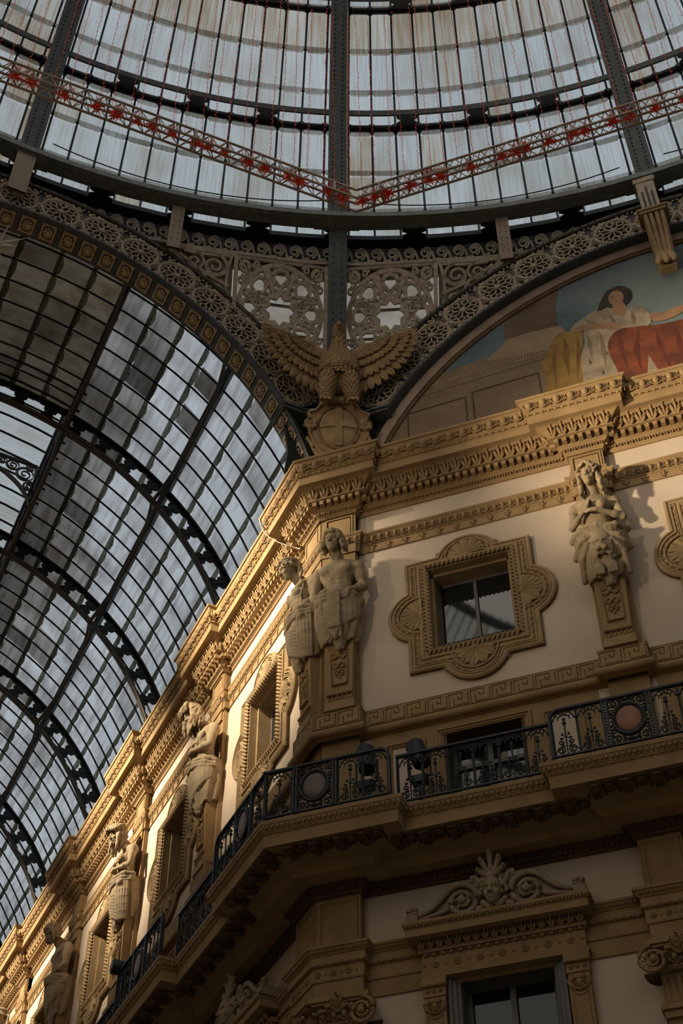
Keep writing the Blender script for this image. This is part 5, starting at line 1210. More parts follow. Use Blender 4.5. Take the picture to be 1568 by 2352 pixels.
def iron_arch(name, cx, zs, r, a0, da, n, sg, loc, rz, label, soffit=0., amin=None, spacing=.455):
    """sg=+1: springs on the left at x=cx-r; -1: springs on the right."""
    root = empty(name, loc, rz)
    X = lambda rr, a: (cx - sg * rr * math.cos(a), zs + rr * math.sin(a))
    A0, A1 = a0 - da * .5, a0 + da * (n - .5); na = 72; an = np.linspace(A0, A1, na)
    def ring(prof, aa=an):
        P = np.array([[(cx - sg * rr * math.cos(a), y, zs + rr * math.sin(a)) for rr, y in prof] for a in aa]); return gridsurf(P)
    mb = MB(); mb.add(ring([(r - .50, -.10), (r + .50, -.10)])); mb.add(ring([(r + .50, -.02), (r - .50, -.02)])); mb.obj('arch_plate', 'iron_dk', root)
    mb = MB(); mb.add(ring([(r + .48, .05), (r + .48, -.16), (r + .50, -.18), (r + .565, -.18), (r + .58, -.15), (r + .58, .05)]))
    for i in range(int((A1 - A0) * r / .16)): a = A0 + i * .16 / r; x, z = X(r + .53, a); mb.add(ball((x, -.185, z), .018, 6, 4), 0, True)
    mb.obj('outer_flange', 'iron_br', root)
    mb = MB(); mb.add(ring([(r - .47, -.05), (r - .47, -.22), (r - .50, -.25), (r - .56, -.25), (r - .58, -.20), (r - .58, .35), (r - .5, .35)]))
    for i in range(int((A1 - A0) * r / .16)): a = A0 + i * .16 / r; x, z = X(r - .53, a); mb.add(ball((x, -.255, z), .016, 6, 4), 0, True)
    x, z = X(r, A0); x2, z2 = X(r - .58, A0); x3, z3 = X(r + .60, A0)
    mb.add(box(min(x2, x3 - sg * .1), max(x2, x3), -.28, .3, z2 - .12, z2 + .02)); mb.add(box(min(x2, x3), max(x2, x3), -.32, .3, z2 - .05, z2 - .0))
    mb.obj('inner_flange', 'iron', root)
    for i in range(n):
        a = a0 + i * da; x, z = X(r, a); o = bpy.data.objects.new('rosette_panel', rp_me); COL.objects.link(o); o.parent = root; o.location = (x, -.08, z); o.rotation_euler[1] = sg * (a - PI / 2); o.scale = (r * da / .90, 1, .98)
    if soffit:
        rs = r - .575; a_lo = amin; aa = np.linspace(a_lo, A1, 90)
        mb = MB(); mb.add(ring([(rs + .02, -.22), (rs, -.22), (rs, soffit), (rs + .10, soffit), (rs + .1, -.2)], aa))
        k = int((A1 - a_lo) * rs / spacing)
        for i in range(k * 2): a = a_lo + (i * .5) * spacing / rs; x, z = X(rs - .005, a); mb.add(ball((x, -.14, z), .016, 6, 4), 0, True); mb.add(ball((x, soffit - .06, z), .016, 6, 4), 0, True)
        mb.obj('soffit_plate', 'iron', root)
        for i in range(min(k, 44)):
            a = a_lo + (i + .55) * spacing / rs; x, z = X(rs, a); o = bpy.data.objects.new('gilt_square', gs_me); COL.objects.link(o); o.parent = root
            rad = np.array([-sg * math.cos(a), 0, math.sin(a)]); tg = np.array([math.sin(a), 0, sg * math.cos(a)]); m = Matrix.Identity(4)
            for q in range(3): m[q][0] = tg[q]; m[q][1] = rad[q]; m[q][2] = (0, 1, 0)[q]
            m.translation = (x, -.22 + (soffit + .22) / 2, z); o.matrix_local = m
    tag(root, label, 'iron arch'); return root
iron_arch('iron_arch', HW, -2.13, 7.50, .6156, .1208, 13, 1, (0, -.10, H0), 0, 'cream and black cast-iron arch of rosettes framing the painted lunette')
iron_arch('iron_arch', -6.7, -1.67, 7.05, .6013, .1294, 12, -1, (S * .10, -S * .10, H0), PI / 4, 'cast-iron arch of rosettes with gilt square panels at the mouth of the glass vault', .36, .262, .44)

# ------------------------------------------------------------------ lunette painting and its mouldings
def lun_mat(name, c, c2, sc=60, big=2.): 
    m = mat(name, c, .85, .3, big, c2); nt = m.node_tree; b = nt.nodes['Principled BSDF']
    tc = nt.nodes.new('ShaderNodeTexCoord'); v = nt.nodes.new('ShaderNodeTexVoronoi'); v.inputs['Scale'].default_value = sc; mx = nt.nodes.new('ShaderNodeMix'); mx.data_type = 'RGBA'; mx.blend_type = 'MULTIPLY'; mx.inputs[0].default_value = .35
    src = b.inputs['Base Color'].links[0].from_socket; nt.links.new(tc.outputs['Object'], v.inputs['Vector']); nt.links.new(src, mx.inputs[6]); nt.links.new(v.outputs['Color'], mx.inputs[7]); nt.links.new(mx.outputs[2], b.inputs['Base Color']); return m
for n_, c, c2, bg in (('p_sky', (.21, .235, .22), (.10, .135, .15), .5), ('p_wall', (.25, .17, .105), (.20, .13, .08), 1.2), ('p_col', (.17, .11, .065), (.11, .07, .04), 1.5), ('p_yel', (.33, .195, .05), (.22, .125, .03), 2.2), ('p_erm', (.40, .32, .21), (.22, .16, .10), 2.6), ('p_red', (.24, .062, .024), (.12, .035, .018), 2.2), ('p_hair', (.07, .05, .035), (.03, .02, .015), 3), ('p_skin', (.40, .22, .12), (.28, .15, .08), 3), ('p_line', (.10, .07, .05), (.07, .05, .04), 3), ('p_lt', (.34, .235, .14), (.27, .18, .11), 2), ('p_yel2', (.21, .115, .03), (.15, .08, .02), 2), ('p_red2', (.15, .035, .018), (.09, .025, .015), 2), ('p_erm2', (.22, .165, .10), (.15, .11, .07), 2)):
    M[n_] = lun_mat(n_, c, c2, 55, bg)
def lunette():
    root = empty('lunette_painting', (0, 0, H0)); r = 6.74; zs = -2.13; cx = HW
    mb = MB(); a_ = math.asin((.0 - zs) / r)
    mb.add(prism([(cx + r * math.cos(a), zs + r * math.sin(a)) for a in np.linspace(a_, PI - a_, 60)], -.02, .25), 0)
    lay = [-.02]
    def shape(pts, m):
        lay[0] -= .00022
        if len(pts) > 5 and m in (3, 4, 5, 6, 7):
            q = np.array(pts, float)
            for _ in range(2): nx = np.roll(q, -1, 0); q = np.stack([q * .75 + nx * .25, q * .25 + nx * .75], 1).reshape(-1, 2)
            pts = q.tolist()
        V, F = prism(pts, lay[0], -.019); mb.add((V[:len(pts)], [F[0]]), m)
    def clip(pts): 
        out = []
        for x, z in pts:
            d = math.hypot(x - cx, z - zs)
            if d > r - .02: x, z = cx + (x - cx) * (r - .02) / d, zs + (z - zs) * (r - .02) / d
            out.append((x, z))
        return out
    shape(clip([(.9, .02), (1.0, .6), (1.5, 1.4), (2.0, 2.1), (2.45, 2.46), (3.4, 2.62), (4.66, 2.30), (4.9, .02)]), 1)            # masonry
    shape(clip([(3.55, 2.64), (3.72, 2.76), (5.1, 2.73), (4.95, 2.3), (4.6, 2.30), (3.4, 2.50)]), 9)
    shape(clip([(3.86, 2.98), (3.88, 3.5), (3.9, 3.95), (4.25, 4.25), (4.6, 4.5), (5.0, 4.6), (4.99, 3.6), (4.96, 2.86)]), 2)                 # column
    shape([(3.74, 2.70), (3.76, 2.80), (3.88, 3.0), (4.4, 3.02), (4.96, 2.98), (5.07, 2.84), (5.06, 2.70)], 9)
    for z0, z1 in ((2.33, 2.36), (2.07, 2.10)): shape(clip([(1.9, z0 - .10), (4.62, z0 - .02), (4.62, z1 - .02), (1.9, z1 - .10)]), 8)
    for i in range(38): x = 2.3 + i * .06; z = 2.10 + (x - 2.3) * .035; shape([(x, z), (x + .032, z), (x + .032, z + .16), (x, z + .16)], 9)
    for x0, x1, z0, z1 in ((1.7, 2.9, .5, 1.5), (3.05, 4.4, .5, 1.62)):
        for q in ([(x0, z1), (x1, z1 + .04), (x1, z1 + .07), (x0, z1 + .03)], [(x1, z0), (x1 + .03, z0), (x1 + .03, z1 + .07), (x1, z1 + .04)], [(x0, z0), (x0 + .03, z0), (x0 + .03, z1), (x0, z1)]): shape(q, 8)
    # seated figure in wide robes, generic
    Y = [(4.87, 2.68), (5.04, 2.73), (5.42, 2.59), (5.42, 2.35), (5.3, 1.9), (5.26, 1.32), (5.23, .3), (4.40, .3), (4.50, .95), (4.57, 1.42), (4.49, 1.83), (4.7, 2.3)]
    shape(Y[::-1], 3)
    for q in ([(5.04, 2.6), (5.10, 2.2), (5.0, 1.2), (4.95, 1.9)], [(5.3, 2.5), (5.33, 2.0), (5.12, 1.0), (5.2, 1.8)], [(4.85, 2.4), (4.8, 1.8), (4.72, 1.0), (4.70, 1.8)]): shape(q, 10)
    E_ = [(5.42, 2.62), (5.6, 2.62), (5.95, 2.45), (5.9, 1.9), (5.95, 1.34), (6.2, .3), (5.2, .3), (5.26, 1.32), (5.3, 1.9), (5.45, 2.19)]
    shape(E_[::-1], 4)
    for x, z in ((5.42, 1.55), (5.75, 1.7), (5.62, 1.15), (5.5, .8)): shape([(x, z), (x + .035, z - .06), (x + .06, z), (x + .03, z + .11)], 8)
    for q in ([(5.5, 2.5), (5.56, 2.1), (5.50, 1.6), (5.46, 2.1)], [(5.75, 2.45), (5.8, 1.9), (5.72, 1.2), (5.70, 1.8)]): shape(q, 12)
    Bl = [(5.15, 2.60), (5.28, 2.87), (5.52, 2.99), (5.72, 3.10), (5.95, 3.14), (6.15, 2.98), (6.34, 2.90), (6.62, 2.86), (6.77, 2.6), (6.77, 2.3), (6.7, 2.16), (6.37, 2.2), (6.1, 2.1), (5.89, 2.15), (5.66, 2.5), (5.4, 2.62)]
    shape(Bl[::-1], 4)
    for q in ([(5.98, 3.0), (6.02, 2.6), (6.06, 2.3), (6.10, 2.6)], [(6.45, 2.8), (6.5, 2.5), (6.42, 2.3), (6.40, 2.6)], [(5.5, 2.9), (5.7, 2.75), (5.9, 2.5), (5.65, 2.65)]): shape(q, 12)
    Rr = [(5.82, 1.99), (6.07, 2.34), (6.37, 2.28), (6.93, 2.10), (7.4, 2.08), (7.9, 2.0), (8.8, 1.6), (9.3, .3), (6.2, .3), (5.95, .9), (5.85, 1.5)]
    shape(Rr[::-1], 5)
    for q in ([(6.5, 2.2), (6.3, 1.6), (6.35, .8), (6.42, 1.5)], [(6.8, 2.1), (6.75, 1.5), (6.9, .6), (6.86, 1.5)], [(7.2, 2.0), (7.1, 1.4), (7.15, .5), (7.22, 1.3)], [(6.1, 2.2), (6.02, 1.7), (6.12, 1.0), (6.14, 1.7)]): shape(q, 11)
    shape([(6.55, 1.3), (6.75, .3), (6.35, .3)][::-1], 4)
    hc = (6.22, 3.36)
    shape([(hc[0] + .30 * math.cos(a) + .02, hc[1] - .02 + .36 * math.sin(a)) for a in np.linspace(0, 2 * PI, 22, endpoint=False)], 6)
    shape([(5.86, 3.3), (5.98, 3.5), (5.98, 3.1), (5.8, 3.05)], 6)
    shape([(6.12, 3.15), (6.32, 3.15), (6.38, 2.88), (6.28, 2.68), (6.06, 2.86)][::-1], 7)
    shape([(hc[0] - .01 + .155 * math.cos(a), hc[1] - .03 + .235 * math.sin(a)) for a in np.linspace(0, 2 * PI, 22, endpoint=False)], 7)
    for q in (-.06, .06): shape([(hc[0] - .01 + q + .03 * math.cos(a), hc[1] + .01 + .012 * math.sin(a)) for a in np.linspace(0, 2 * PI, 8, endpoint=False)], 8)
    shape([(hc[0] - .04, hc[1] - .15), (hc[0] + .02, hc[1] - .15), (hc[0] - .01, hc[1] - .165)][::-1], 5)
    shape([(6.75, 2.56), (6.99, 2.45), (7.42, 2.52), (7.75, 2.60), (7.74, 2.42), (7.39, 2.30), (7.07, 2.18), (6.74, 2.26)][::-1], 7)
    shape([(5.26, 2.74), (5.46, 2.75), (5.79, 2.66), (5.98, 2.60), (6.14, 2.47), (6.18, 2.32), (6.04, 2.33), (5.81, 2.48), (5.53, 2.58), (5.27, 2.56)][::-1], 7)
    mb.obj('painted_panel', ['p_sky', 'p_wall', 'p_col', 'p_yel', 'p_erm', 'p_red', 'p_hair', 'p_skin', 'p_line', 'p_lt', 'p_yel2', 'p_red2', 'p_erm2'], root)
    aa = np.linspace(a_ * .6, PI - a_ * .6, 70)
    def ring(prof, m, nm): mb = MB(); mb.add(gridsurf(np.array([[(cx - rr * math.cos(a), y, zs + rr * math.sin(a)) for rr, y in prof] for a in aa]))); mb.obj(nm, m, root)
    ring([(6.66, -.03), (6.67, -.06), (6.70, -.075), (6.73, -.06), (6.74, -.03)], 'brown', 'bead_moulding')
    ring([(6.74, .0), (6.74, -.09), (6.76, -.10), (6.88, -.13), (6.93, -.13), (6.94, -.10), (6.94, .1)], 'pink', 'arch_moulding')
    tag(root, 'round-topped wall painting of a robed seated figure beside a column', 'painting'); return root
lunette()

# dark iron plates closing the spandrel foot beside the shield
mb = MB(); mb.add(prism([(-.3, 0), (.88, 0), (1.0, .7), (1.35, 1.4), (1.58, 1.78), (-.2, 1.75)], -.10, -.04)); mb.add(T(prism([(-.95, 0), (.3, 0), (.2, 1.75), (-1.05, 1.75), (-.9, .6)], -.10, -.04), tr(rz=PI / 4)))
o = at_h(mb.obj('trim_13', 'iron_dk')); tag(o, 'dark iron plates either side of the shield at the foot of the two arches', 'plate', kind='structure')

# ------------------------------------------------------------------ pierced spandrel panels
S0 = np.array([.21728, -.23868, 1.5]); S1 = np.array([.60762, -1.18103, 5.65])
def rgp(R, az, z): a = math.radians(az); return np.array([OC[0] - R * math.sin(a), OC[1] + R * math.cos(a), z])
def lattice(S3, mir, label):
    root = empty('pierced_panel', (0, 0, H0)); u = (S3 - S1) / np.linalg.norm(S3 - S1)
    prof = np.array([(17.70, 6.0), (17.88, 5.65), (18.24, 4.95), (18.52, 4.1), (18.74, 3.1), (18.92, 1.9), (19.0, 1.0)]); Ls = np.concatenate([[0], np.cumsum(np.linalg.norm(np.diff(prof, axis=0), axis=1))]); Ls = -(Ls - Ls[1])
    def bendto(V):
        V = np.asarray(V); b_ = V[:, 2]; R_ = np.interp(-b_, -Ls, prof[:, 0]); z_ = np.interp(-b_, -Ls, prof[:, 1]); a_ = math.radians(22.5)
        out = np.stack([OC[0] - (R_ + V[:, 1]) * math.sin(a_), OC[1] + (R_ + V[:, 1]) * math.cos(a_), z_], -1)
        return out + V[:, :1] * u[None]
    mb = MB(); c = np.array([1.19, -1.32]); sx, sz = .93, 1.17
    P = lambda pts: [(c[0] + sx * p[0], c[1] + sz * p[1]) for p in pts]
    def st(pts, wd, cl=False, d=0.): mb.add(stroke(P(pts), wd, -.045 - d, .0, cl))
    circ = lambda x, z, r, n=24: [(x + r * math.cos(a), z + r * math.sin(a)) for a in np.linspace(0, 2 * PI, n, endpoint=False)]
    st(circ(0, 0, .96, 56), .10, True)
    star = []
    for j in range(16): a = j * PI / 8 + PI / 8; rr = .40 if j % 2 else .285; star.append((rr * math.cos(a), rr * math.sin(a)))
    st([(x * 1.10, y * 1.10) for x, y in star], .12, True)
    for j in range(8):
        a = j * PI / 4; ca, sa = math.cos(a), math.sin(a); q = lambda r, t: (r * ca - t * sa, r * sa + t * ca)
        pt = a + PI / 4 * 0
        st([q(.40, 0), q(.50, -.0), q(.66, .17), q(.76, .185), q(.85, .12), q(.88, 0), q(.85, -.12), q(.76, -.185), q(.66, -.17), q(.50, 0)], .085)
        b = a + PI / 8; cb, sb = math.cos(b), math.sin(b); p = lambda r, t: (r * cb - t * sb, r * sb + t * cb)
        st([p(.34, 0), p(.93, 0)], .075); st([p(.46, -.10), p(.46, .10)], .055); st([p(.58, -.15), p(.58, .15)], .05); st([p(.74, -.16), p(.74, .16)], .05); st([p(.46, -.10), p(.58, .05), p(.70, 0)], .022); st([p(.46, .10), p(.58, -.05), p(.70, 0)], .022); st([p(.44, 0), p(.62, .12)], .02); st([p(.44, 0), p(.62, -.12)], .02)
        st(circ(*p(.84, 0), .07, 12), .05, True)
    for x in (-1, 1):
        for z in (-1, 1):
            st(circ(x * .84, z * .86, .10, 16), .08, True); st(spiral(x * .92, z * .58, .10, .02, 90 * z, x * z * 1.4, 16), .04); st(spiral(x * .58, z * .93, .09, .02, 0, -x * z * 1.4, 16), .04); st([(x * .70, z * .72), (x * 1.0, z * 1.0)], .04); st(spiral(x * .80, z * .66, .06, .015, 0, x * z * 1.3, 14), .03)
    for q in ([(-1.06, -1.04), (-1.06, 1.06)], [(-1.06, 1.05), (1.06, 1.05)], [(1.05, 1.05), (1.05, -.35)], [(-1.06, -1.04), (.2, -1.04)]): st(q, .09)
    # outer flourishes
    def ab(pts, wd): mb.add(stroke(pts, wd, -.045, .0))
    ab([(.16, -.05), (3.55, -.05)], .12); ab([(.18, 0), (.20, -4.0)], .09); ab([(3.60, -.1), (2.15, -2.0), (1.05, -3.35), (.62, -4.0)], .12)
    for x, z, r, t in ((2.62, -.42, .30, 1.8), (3.05, -.36, .22, 1.5), (2.55, -.98, .24, 1.6), (2.36, -1.42, .17, 1.4), (.62, -2.95, .26, 1.7), (1.12, -2.78, .20, 1.5), (.45, -3.45, .17, 1.4), (.85, -3.3, .12, 1.4), (1.62, -2.55, .10, 1.3), (2.9, -.75, .12, 1.3)):
        ab(spiral(x, z, r, r * .15, 90, t, 24).tolist(), .05); ab(spiral(x, z, r * .7, r * .5, 200, .4, 8).tolist(), .03)
    for q in ([(2.25, -.1), (2.5, -.75), (2.2, -1.6)], [(2.3, -.85), (2.9, -.62), (3.4, -.2)], [(2.3, -.12), (2.9, -.2), (3.3, -.12)], [(.25, -2.6), (.8, -2.65), (1.6, -2.45)], [(.25, -2.7), (.9, -3.05), (.5, -3.8)], [(2.2, -1.2), (2.45, -1.25), (2.3, -1.75)]): ab(np.array(bez([(*p_, 0) for p_ in q], 10))[:, :2].tolist(), .06)
    mb.v = [bendto(x) for x in mb.v]; mb.obj('pierced_plate', 'cast', root)
    def sheet(m_, nm, q0, q1, d0, a_lim=None):
        g = MB(); G = np.array([[(a_, d0, b_) for a_ in np.linspace(.1, q1(b_), 8)] for b_ in np.linspace(q0[0], q0[1], 16)]); g.add((bendto(G.reshape(-1, 3)), gridsurf(G)[1])); g.obj(nm, m_, root)
    sheet('lat_glass', 'glass_backing', (-.05, -3.9), lambda b_: min(2.24, 3.50 + b_ / 1.32 if b_ < -.4 else 3.2) if b_ > -1.66 else max(.35, 3.55 + b_ / 1.25), .24)
    g = MB()
    for z in (-.98, -1.72, -2.42): g.add(box(.1, 2.2 if z > -1.8 else 1.6, .18, .22, z, z + .045))
    for q in ([(2.24, .02), (3.55, .02), (3.35, -.45), (2.24, -1.75)], [(.1, .05), (2.24, .05), (2.24, -.30), (.1, -.30)]): g.add(prism(q, .08, .12))
    g.v = [bendto(x) for x in g.v]; g.obj('backing_plate', 'cast_dk', root)
    tag(root, label, 'pierced panel')
lattice(rgp(17.88, 9, 5.65), 1, 'pierced cream iron panel with a star, right of the corner strap above the eagle')
lattice(rgp(17.88, 36, 5.65), -1, 'pierced cream iron panel with a star, left of the corner strap above the eagle')

# ------------------------------------------------------------------ dome: ring girder, scroll frieze, ribs, hoops and glass
def cyl(prof, az0, az1, n):
    """Surface of revolution round the dome axis; prof of (radius, z)."""
    return gridsurf(np.array([[rgp(R, az, z) for R, z in prof] for az in np.linspace(az0, az1, n)]))
def az_m(R, az, z, tilt=0.):
    """Frame on the ring facing the axis: x to the viewer's right, -y inwards, z up."""
    a = math.radians(az); return np.array(Matrix.Translation(rgp(R, az, z)) @ Matrix.Rotation(a, 4, 'Z') @ Matrix.Rotation(tilt, 4, 'X'))
ZS = 6.6; RG = 18.05
def sph(R, az, ph, rad=None): p = math.radians(ph); return rgp(R * math.cos(p), az, ZS + R * math.sin(p))
root = empty('ring_girder', (0, 0, H0))
mb = MB(); mb.add(cyl([(17.56, 6.62), (17.56, 6.78), (17.19, 6.78), (17.19, 6.62), (17.56, 6.62)], -180, 180, 145))
for j in range(320):
    az = -14 + j * .20; 
    for q in (17.28, 17.46): mb.add(ball(rgp(q, az + (.1 if q > 17.4 else 0), 6.615), (.022, .022, .012), 6, 4), 0, True)
for az in (22.5, 0, 45): mb.add(cyl([(17.57, 6.60), (17.18, 6.60)], az - 1.65, az + 1.65, 6))
mb.obj('inner_flange', 'iron_ring', root)
mb = MB(); mb.add(cyl([(18.3, 6.60), (17.79, 6.60), (17.79, 6.75), (18.3, 6.75)], -180, 180, 145)); mb.add(cyl([(18.05, 6.62), (18.0, 6.35), (17.92, 6.3)], -60, 80, 80)); mb.obj('outer_flange', 'iron_dk', root)
hour_ = [(-.47, -.02), (-.33, .11), (-.47, .25), (.47, .25), (.33, .11), (.47, -.02)]
for j in range(-3, 10):
    mb = MB(); mb.add(T(prism([(-.28, -.02), (-.30, .06), (-.15, .115), (-.30, .17), (-.28, .26), (.28, .26), (.30, .17), (.15, .115), (.30, .06), (.28, -.02)], -.02, .02), az_m(17.55, j * 5.625, 6.64, PI / 2) @ np.diag([.9, 1, -1, 1]))); mb.obj('star_bracket', 'iron_dk', root)
tag(root, 'riveted dark ring girder at the foot of the glass dome', 'girder')

root = empty('scroll_frieze', (0, 0, H0))
mb = MB(); mb.add(cyl([(17.9, 5.60), (17.93, 6.45)], -16, 62, 70)); mb.obj('frieze_plate', 'iron_dk', root)
mb = MB(); u = .36; sc_ = cat(stroke(spiral(.0, .0, .125, .03, -100, -1.7, 30), .044, -.03, 0), stroke([(-.20, -.20), (-.185, -.10), (-.15, .02), (-.09, .10), (0, .122)], .05, -.03, 0), box(-.18, .18, -.03, 0, -.225, -.165), stroke([(.03, -.128), (.12, -.15), (.19, -.18)], .05, -.03, 0))
n_ = int(78 * PI / 180 * 17.9 / u)
mb.add(tile(sc_, [az_m(17.90, -15.5 + (i + .5) * u / 17.9 * 180 / PI, 6.14) @ np.diag([-1, 1, 1.75, 1]) for i in range(n_)])); mb.obj('running_scroll', 'cast_dk', root)
mb = MB(); mb.add(cyl([(17.90, 5.66), (17.82, 5.66), (17.80, 5.60), (17.95, 5.52)], -16, 62, 70)); mb.obj('frieze_lip', 'iron_br', root)
tag(root, 'band of running scrolls under the dome ring girder', 'frieze')

def strap(pts, w, m, name, label, az, rivets=True, group=None):
    """Riveted plate following (radius, z) points at one azimuth."""
    root = empty(name, (0, 0, H0)); mb = MB(); a = math.radians(az); t = np.array([math.cos(a), math.sin(a), 0]); G = []
    for R, z in pts:
        p = rgp(R, az, z); q = rgp(R + .07, az, z); G.append([p - t * w / 2, p + t * w / 2, q + t * w / 2, q - t * w / 2, p - t * w / 2])
    mb.add(gridsurf(np.array(G))); mb.obj('plate', m, root)
    if rivets:
        mb = MB(); L = [0]
        for (r0, z0), (r1, z1) in zip(pts, pts[1:]): L.append(L[-1] + math.hypot(r1 - r0, z1 - z0))
        for i in range(int(L[-1] / .19)):
            s_ = (i + .5) * .19
            for sg in (-1, 1): R = np.interp(s_, L, [p[0] for p in pts]); z = np.interp(s_, L, [p[1] for p in pts]); mb.add(ball(rgp(R - .005, az, z) + t * sg * w * .22, .02, 6, 4), 0, True)
        mb.obj('rivet_rows', m, root)
    return tag(root, label, 'strap', group)
strap([(17.5, 6.62), (17.62, 6.2), (17.76, 5.6), (18.2, 4.1), (18.75, 2.0)], .40, 'iron', 'corner_strap', 'dark riveted strap rising from behind the eagle to the dome rib', 22.38)
strap([(17.45, 6.60), (17.50, 6.2), (17.62, 5.45), (17.64, 5.30)], .28, 'cast_pink', 'iron_strap', 'pinkish riveted strap right of the corner, under the ring girder', 10.6, True, 'riveted straps under the ring girder')
strap([(17.45, 6.60), (17.50, 6.2), (17.62, 5.45), (17.64, 5.30)], .28, 'cast_pink', 'iron_strap', 'pinkish riveted strap left of the corner, under the ring girder', 33.9, True, 'riveted straps under the ring girder')
strap([(17.28, 6.60), (17.30, 5.2)], .40, 'cast_pink', 'iron_strap', 'broad plain pinkish strap at the upper left over the arch', 45.0, False, 'riveted straps under the ring girder')

def console():
    root = empty('keystone_console', LA(7.36, 0, 0))
    mb = MB(); mb.add(box(-.19, .19, -.48, -.20, 5.05, 6.58)); mb.add(box(-.23, .23, -.50, -.2, 6.42, 6.58)); mb.obj('slotted_strap', 'cast', root)
    mb = MB()
    for x, z0, z1 in ((-.10, 5.45, 6.05), (0, 5.30, 6.22), (.10, 5.45, 6.05)): mb.add(box(x - .022, x + .022, -.485, -.47, z0, z1))
    mb.obj('strap_slots', 'iron_dk', root)
    F = Field((-.36, -.80, 3.35), (.36, .02, 5.25), .014)
    F.fn((-.3, -.8, 3.4), (.3, .02, 5.1), lambda X, Y, Z: np.maximum(np.abs(X) - .225 + .05 * np.clip((4.6 - Z), 0, 1.2), np.maximum(Y + 0, np.maximum(-(Y + .20 + .36 * np.clip((Z - 3.75) / 1.2, 0, 1) ** .6 + .05 * np.sin((Z - 3.6) * 4)), np.abs(Z - 4.35) - .70))) * .7, .02)
    for x in (-.17, -.06, .06, .17): F.chain([(x, -.60, 4.98), (x * .95, -.56, 4.6), (x * .8, -.44, 4.15), (x * .7, -.34, 3.80)], [.045, .045, .042, .04], .012)
    for x in (-.12, 0, .12): F.chain([(x * .8, -.36, 3.85), (x * 1.2, -.38, 3.66), (x * 1.3, -.42, 3.56)], [.07, .08, .05], .02)
    F.mesh('scroll_bracket', 'frame', root)
    mb = MB(); mb.add(box(-.28, .28, -.66, 0, 5.02, 5.10)); mb.add(box(-.31, .31, -.69, 0, 5.10, 5.16)); mb.obj('cap_moulding', 'frame', root)
    tag(root, 'carved scroll console under a slotted strap at the top of the lunette', 'console')
console()

AZR = [22.5 * k for k in range(-7, 9)]
def dome_rib_mesh():
    mb = MB(); ph = np.linspace(0, 36, 40)
    def ext(prof): return gridsurf(np.array([[((R) * 0 + x, -(R * math.cos(math.radians(p))), ZS + R * math.sin(math.radians(p))) for x, R in prof] for p in ph]))
    mb.add(ext([(-.21, 17.26), (-.21, 17.21), (.21, 17.21), (.21, 17.26), (-.21, 17.26)])); mb.add(ext([(-.10, 17.24), (-.10, 17.9), (.10, 17.9), (.10, 17.24)])); mb.add(ext([(-.19, 17.95), (-.19, 17.88), (.19, 17.88), (.19, 17.95)]))
    for i in range(72):
        p = i * .5
        for sg in (-1, 1):
            q = p + (.12 if sg > 0 else 0); mb.add(ball((sg * .10, -17.20 * math.cos(math.radians(q)), ZS + 17.20 * math.sin(math.radians(q))), .022, 6, 4), 0, True)
    return mb.mesh('dome_rib', 'iron')
dr = dome_rib_mesh()
RL = {22.5: 'dark riveted rib rising up the middle of the dome above the eagle', 0: 'dark riveted dome rib on the right above the slotted console', 45: 'dark riveted dome rib on the left crossing behind the truss'}
for az in AZR:
    if az not in (-22.5, 0, 22.5, 45, 67.5): continue
    o = bpy.data.objects.new('dome_rib', dr); COL.objects.link(o); o.location = (OC[0], OC[1], H0); o.rotation_euler[2] = math.radians(az) + PI
    tag(o, RL.get(az, 'dark dome rib outside the picture ' + ('on the right' if az < 0 else 'on the left')), 'dome rib', 'ribs of the glass dome')
# the far side of the dome, seen only in window reflections
mb = MB()
for az in AZR:
    if az in (-22.5, 0, 22.5, 45, 67.5): continue
    p = np.linspace(0, 60, 14); mb.add(tube([sph(17.6, az, q) for q in p], .35, 4))
for ph in (14, 27, 45): mb.add(tube([sph(17.7, az, ph) for az in np.linspace(80, 330, 60)], .2, 4))
o = at_h(mb.obj('ceiling_framework', 'iron_dk')); tag(o, 'iron framing on the far side of the dome, behind the viewer', 'framework', kind='structure')

def hoop(ph_i, ph_o, label):
    root = empty('dome_hoop', (0, 0, H0)); az = np.linspace(-26, 72, 120)
    mb = MB(); G = np.array([[sph(17.33, a, ph_i - .26), sph(17.28, a, ph_i - .26), sph(17.28, a, ph_i + .26), sph(17.33, a, ph_i + .26), sph(17.33, a, ph_i - .26)] for a in az]); mb.add(gridsurf(G)); mb.obj('inner_band', 'iron', root)
    mb = MB(); mb.add(tube([sph(17.92, a, ph_o) for a in az], .085, 6), 0, True)
    for a in np.arange(-25.3, 72, 1.875): mb.add(tube([sph(17.92, a + d, ph_o) for d in (-.22, .22)], .105, 6), 0, True)
    mb.obj('outer_tube', 'iron_dk', root)
    for j in range(-4, 13):
        a = j * 5.625
        if abs((a / 22.5) - round(a / 22.5)) < .01: continue
        mb = MB(); P = lambda f, x: (sph(17.3, a, ph_i) * (1 - f) + sph(17.92, a, ph_o) * f) + np.array([math.cos(math.radians(a)), math.sin(math.radians(a)), 0]) * x
        pts = [P(0, -.22), P(.15, -.26), P(.32, -.25), P(.5, -.14), P(.68, -.25), P(.85, -.26), P(1, -.22), P(1, .22), P(.85, .26), P(.68, .25), P(.5, .14), P(.32, .25), P(.15, .26), P(0, .22)]
        pts = [np.array(q) for q in pts]; nrm = np.cross(pts[-1] - pts[0], pts[6] - pts[0]); nrm /= np.linalg.norm(nrm)
        # solid centre with notched sides
        prof = np.array([[pts[i] + nrm * d * .02 for d in (-1, 1)] + [pts[13 - i] + nrm * d * .02 for d in (1, -1)] + [pts[i] - nrm * .02] for i in range(7)]); mb.add(gridsurf(prof)); mb.obj('star_bracket', 'iron_dk', root)
    return tag(root, label, 'dome hoop')
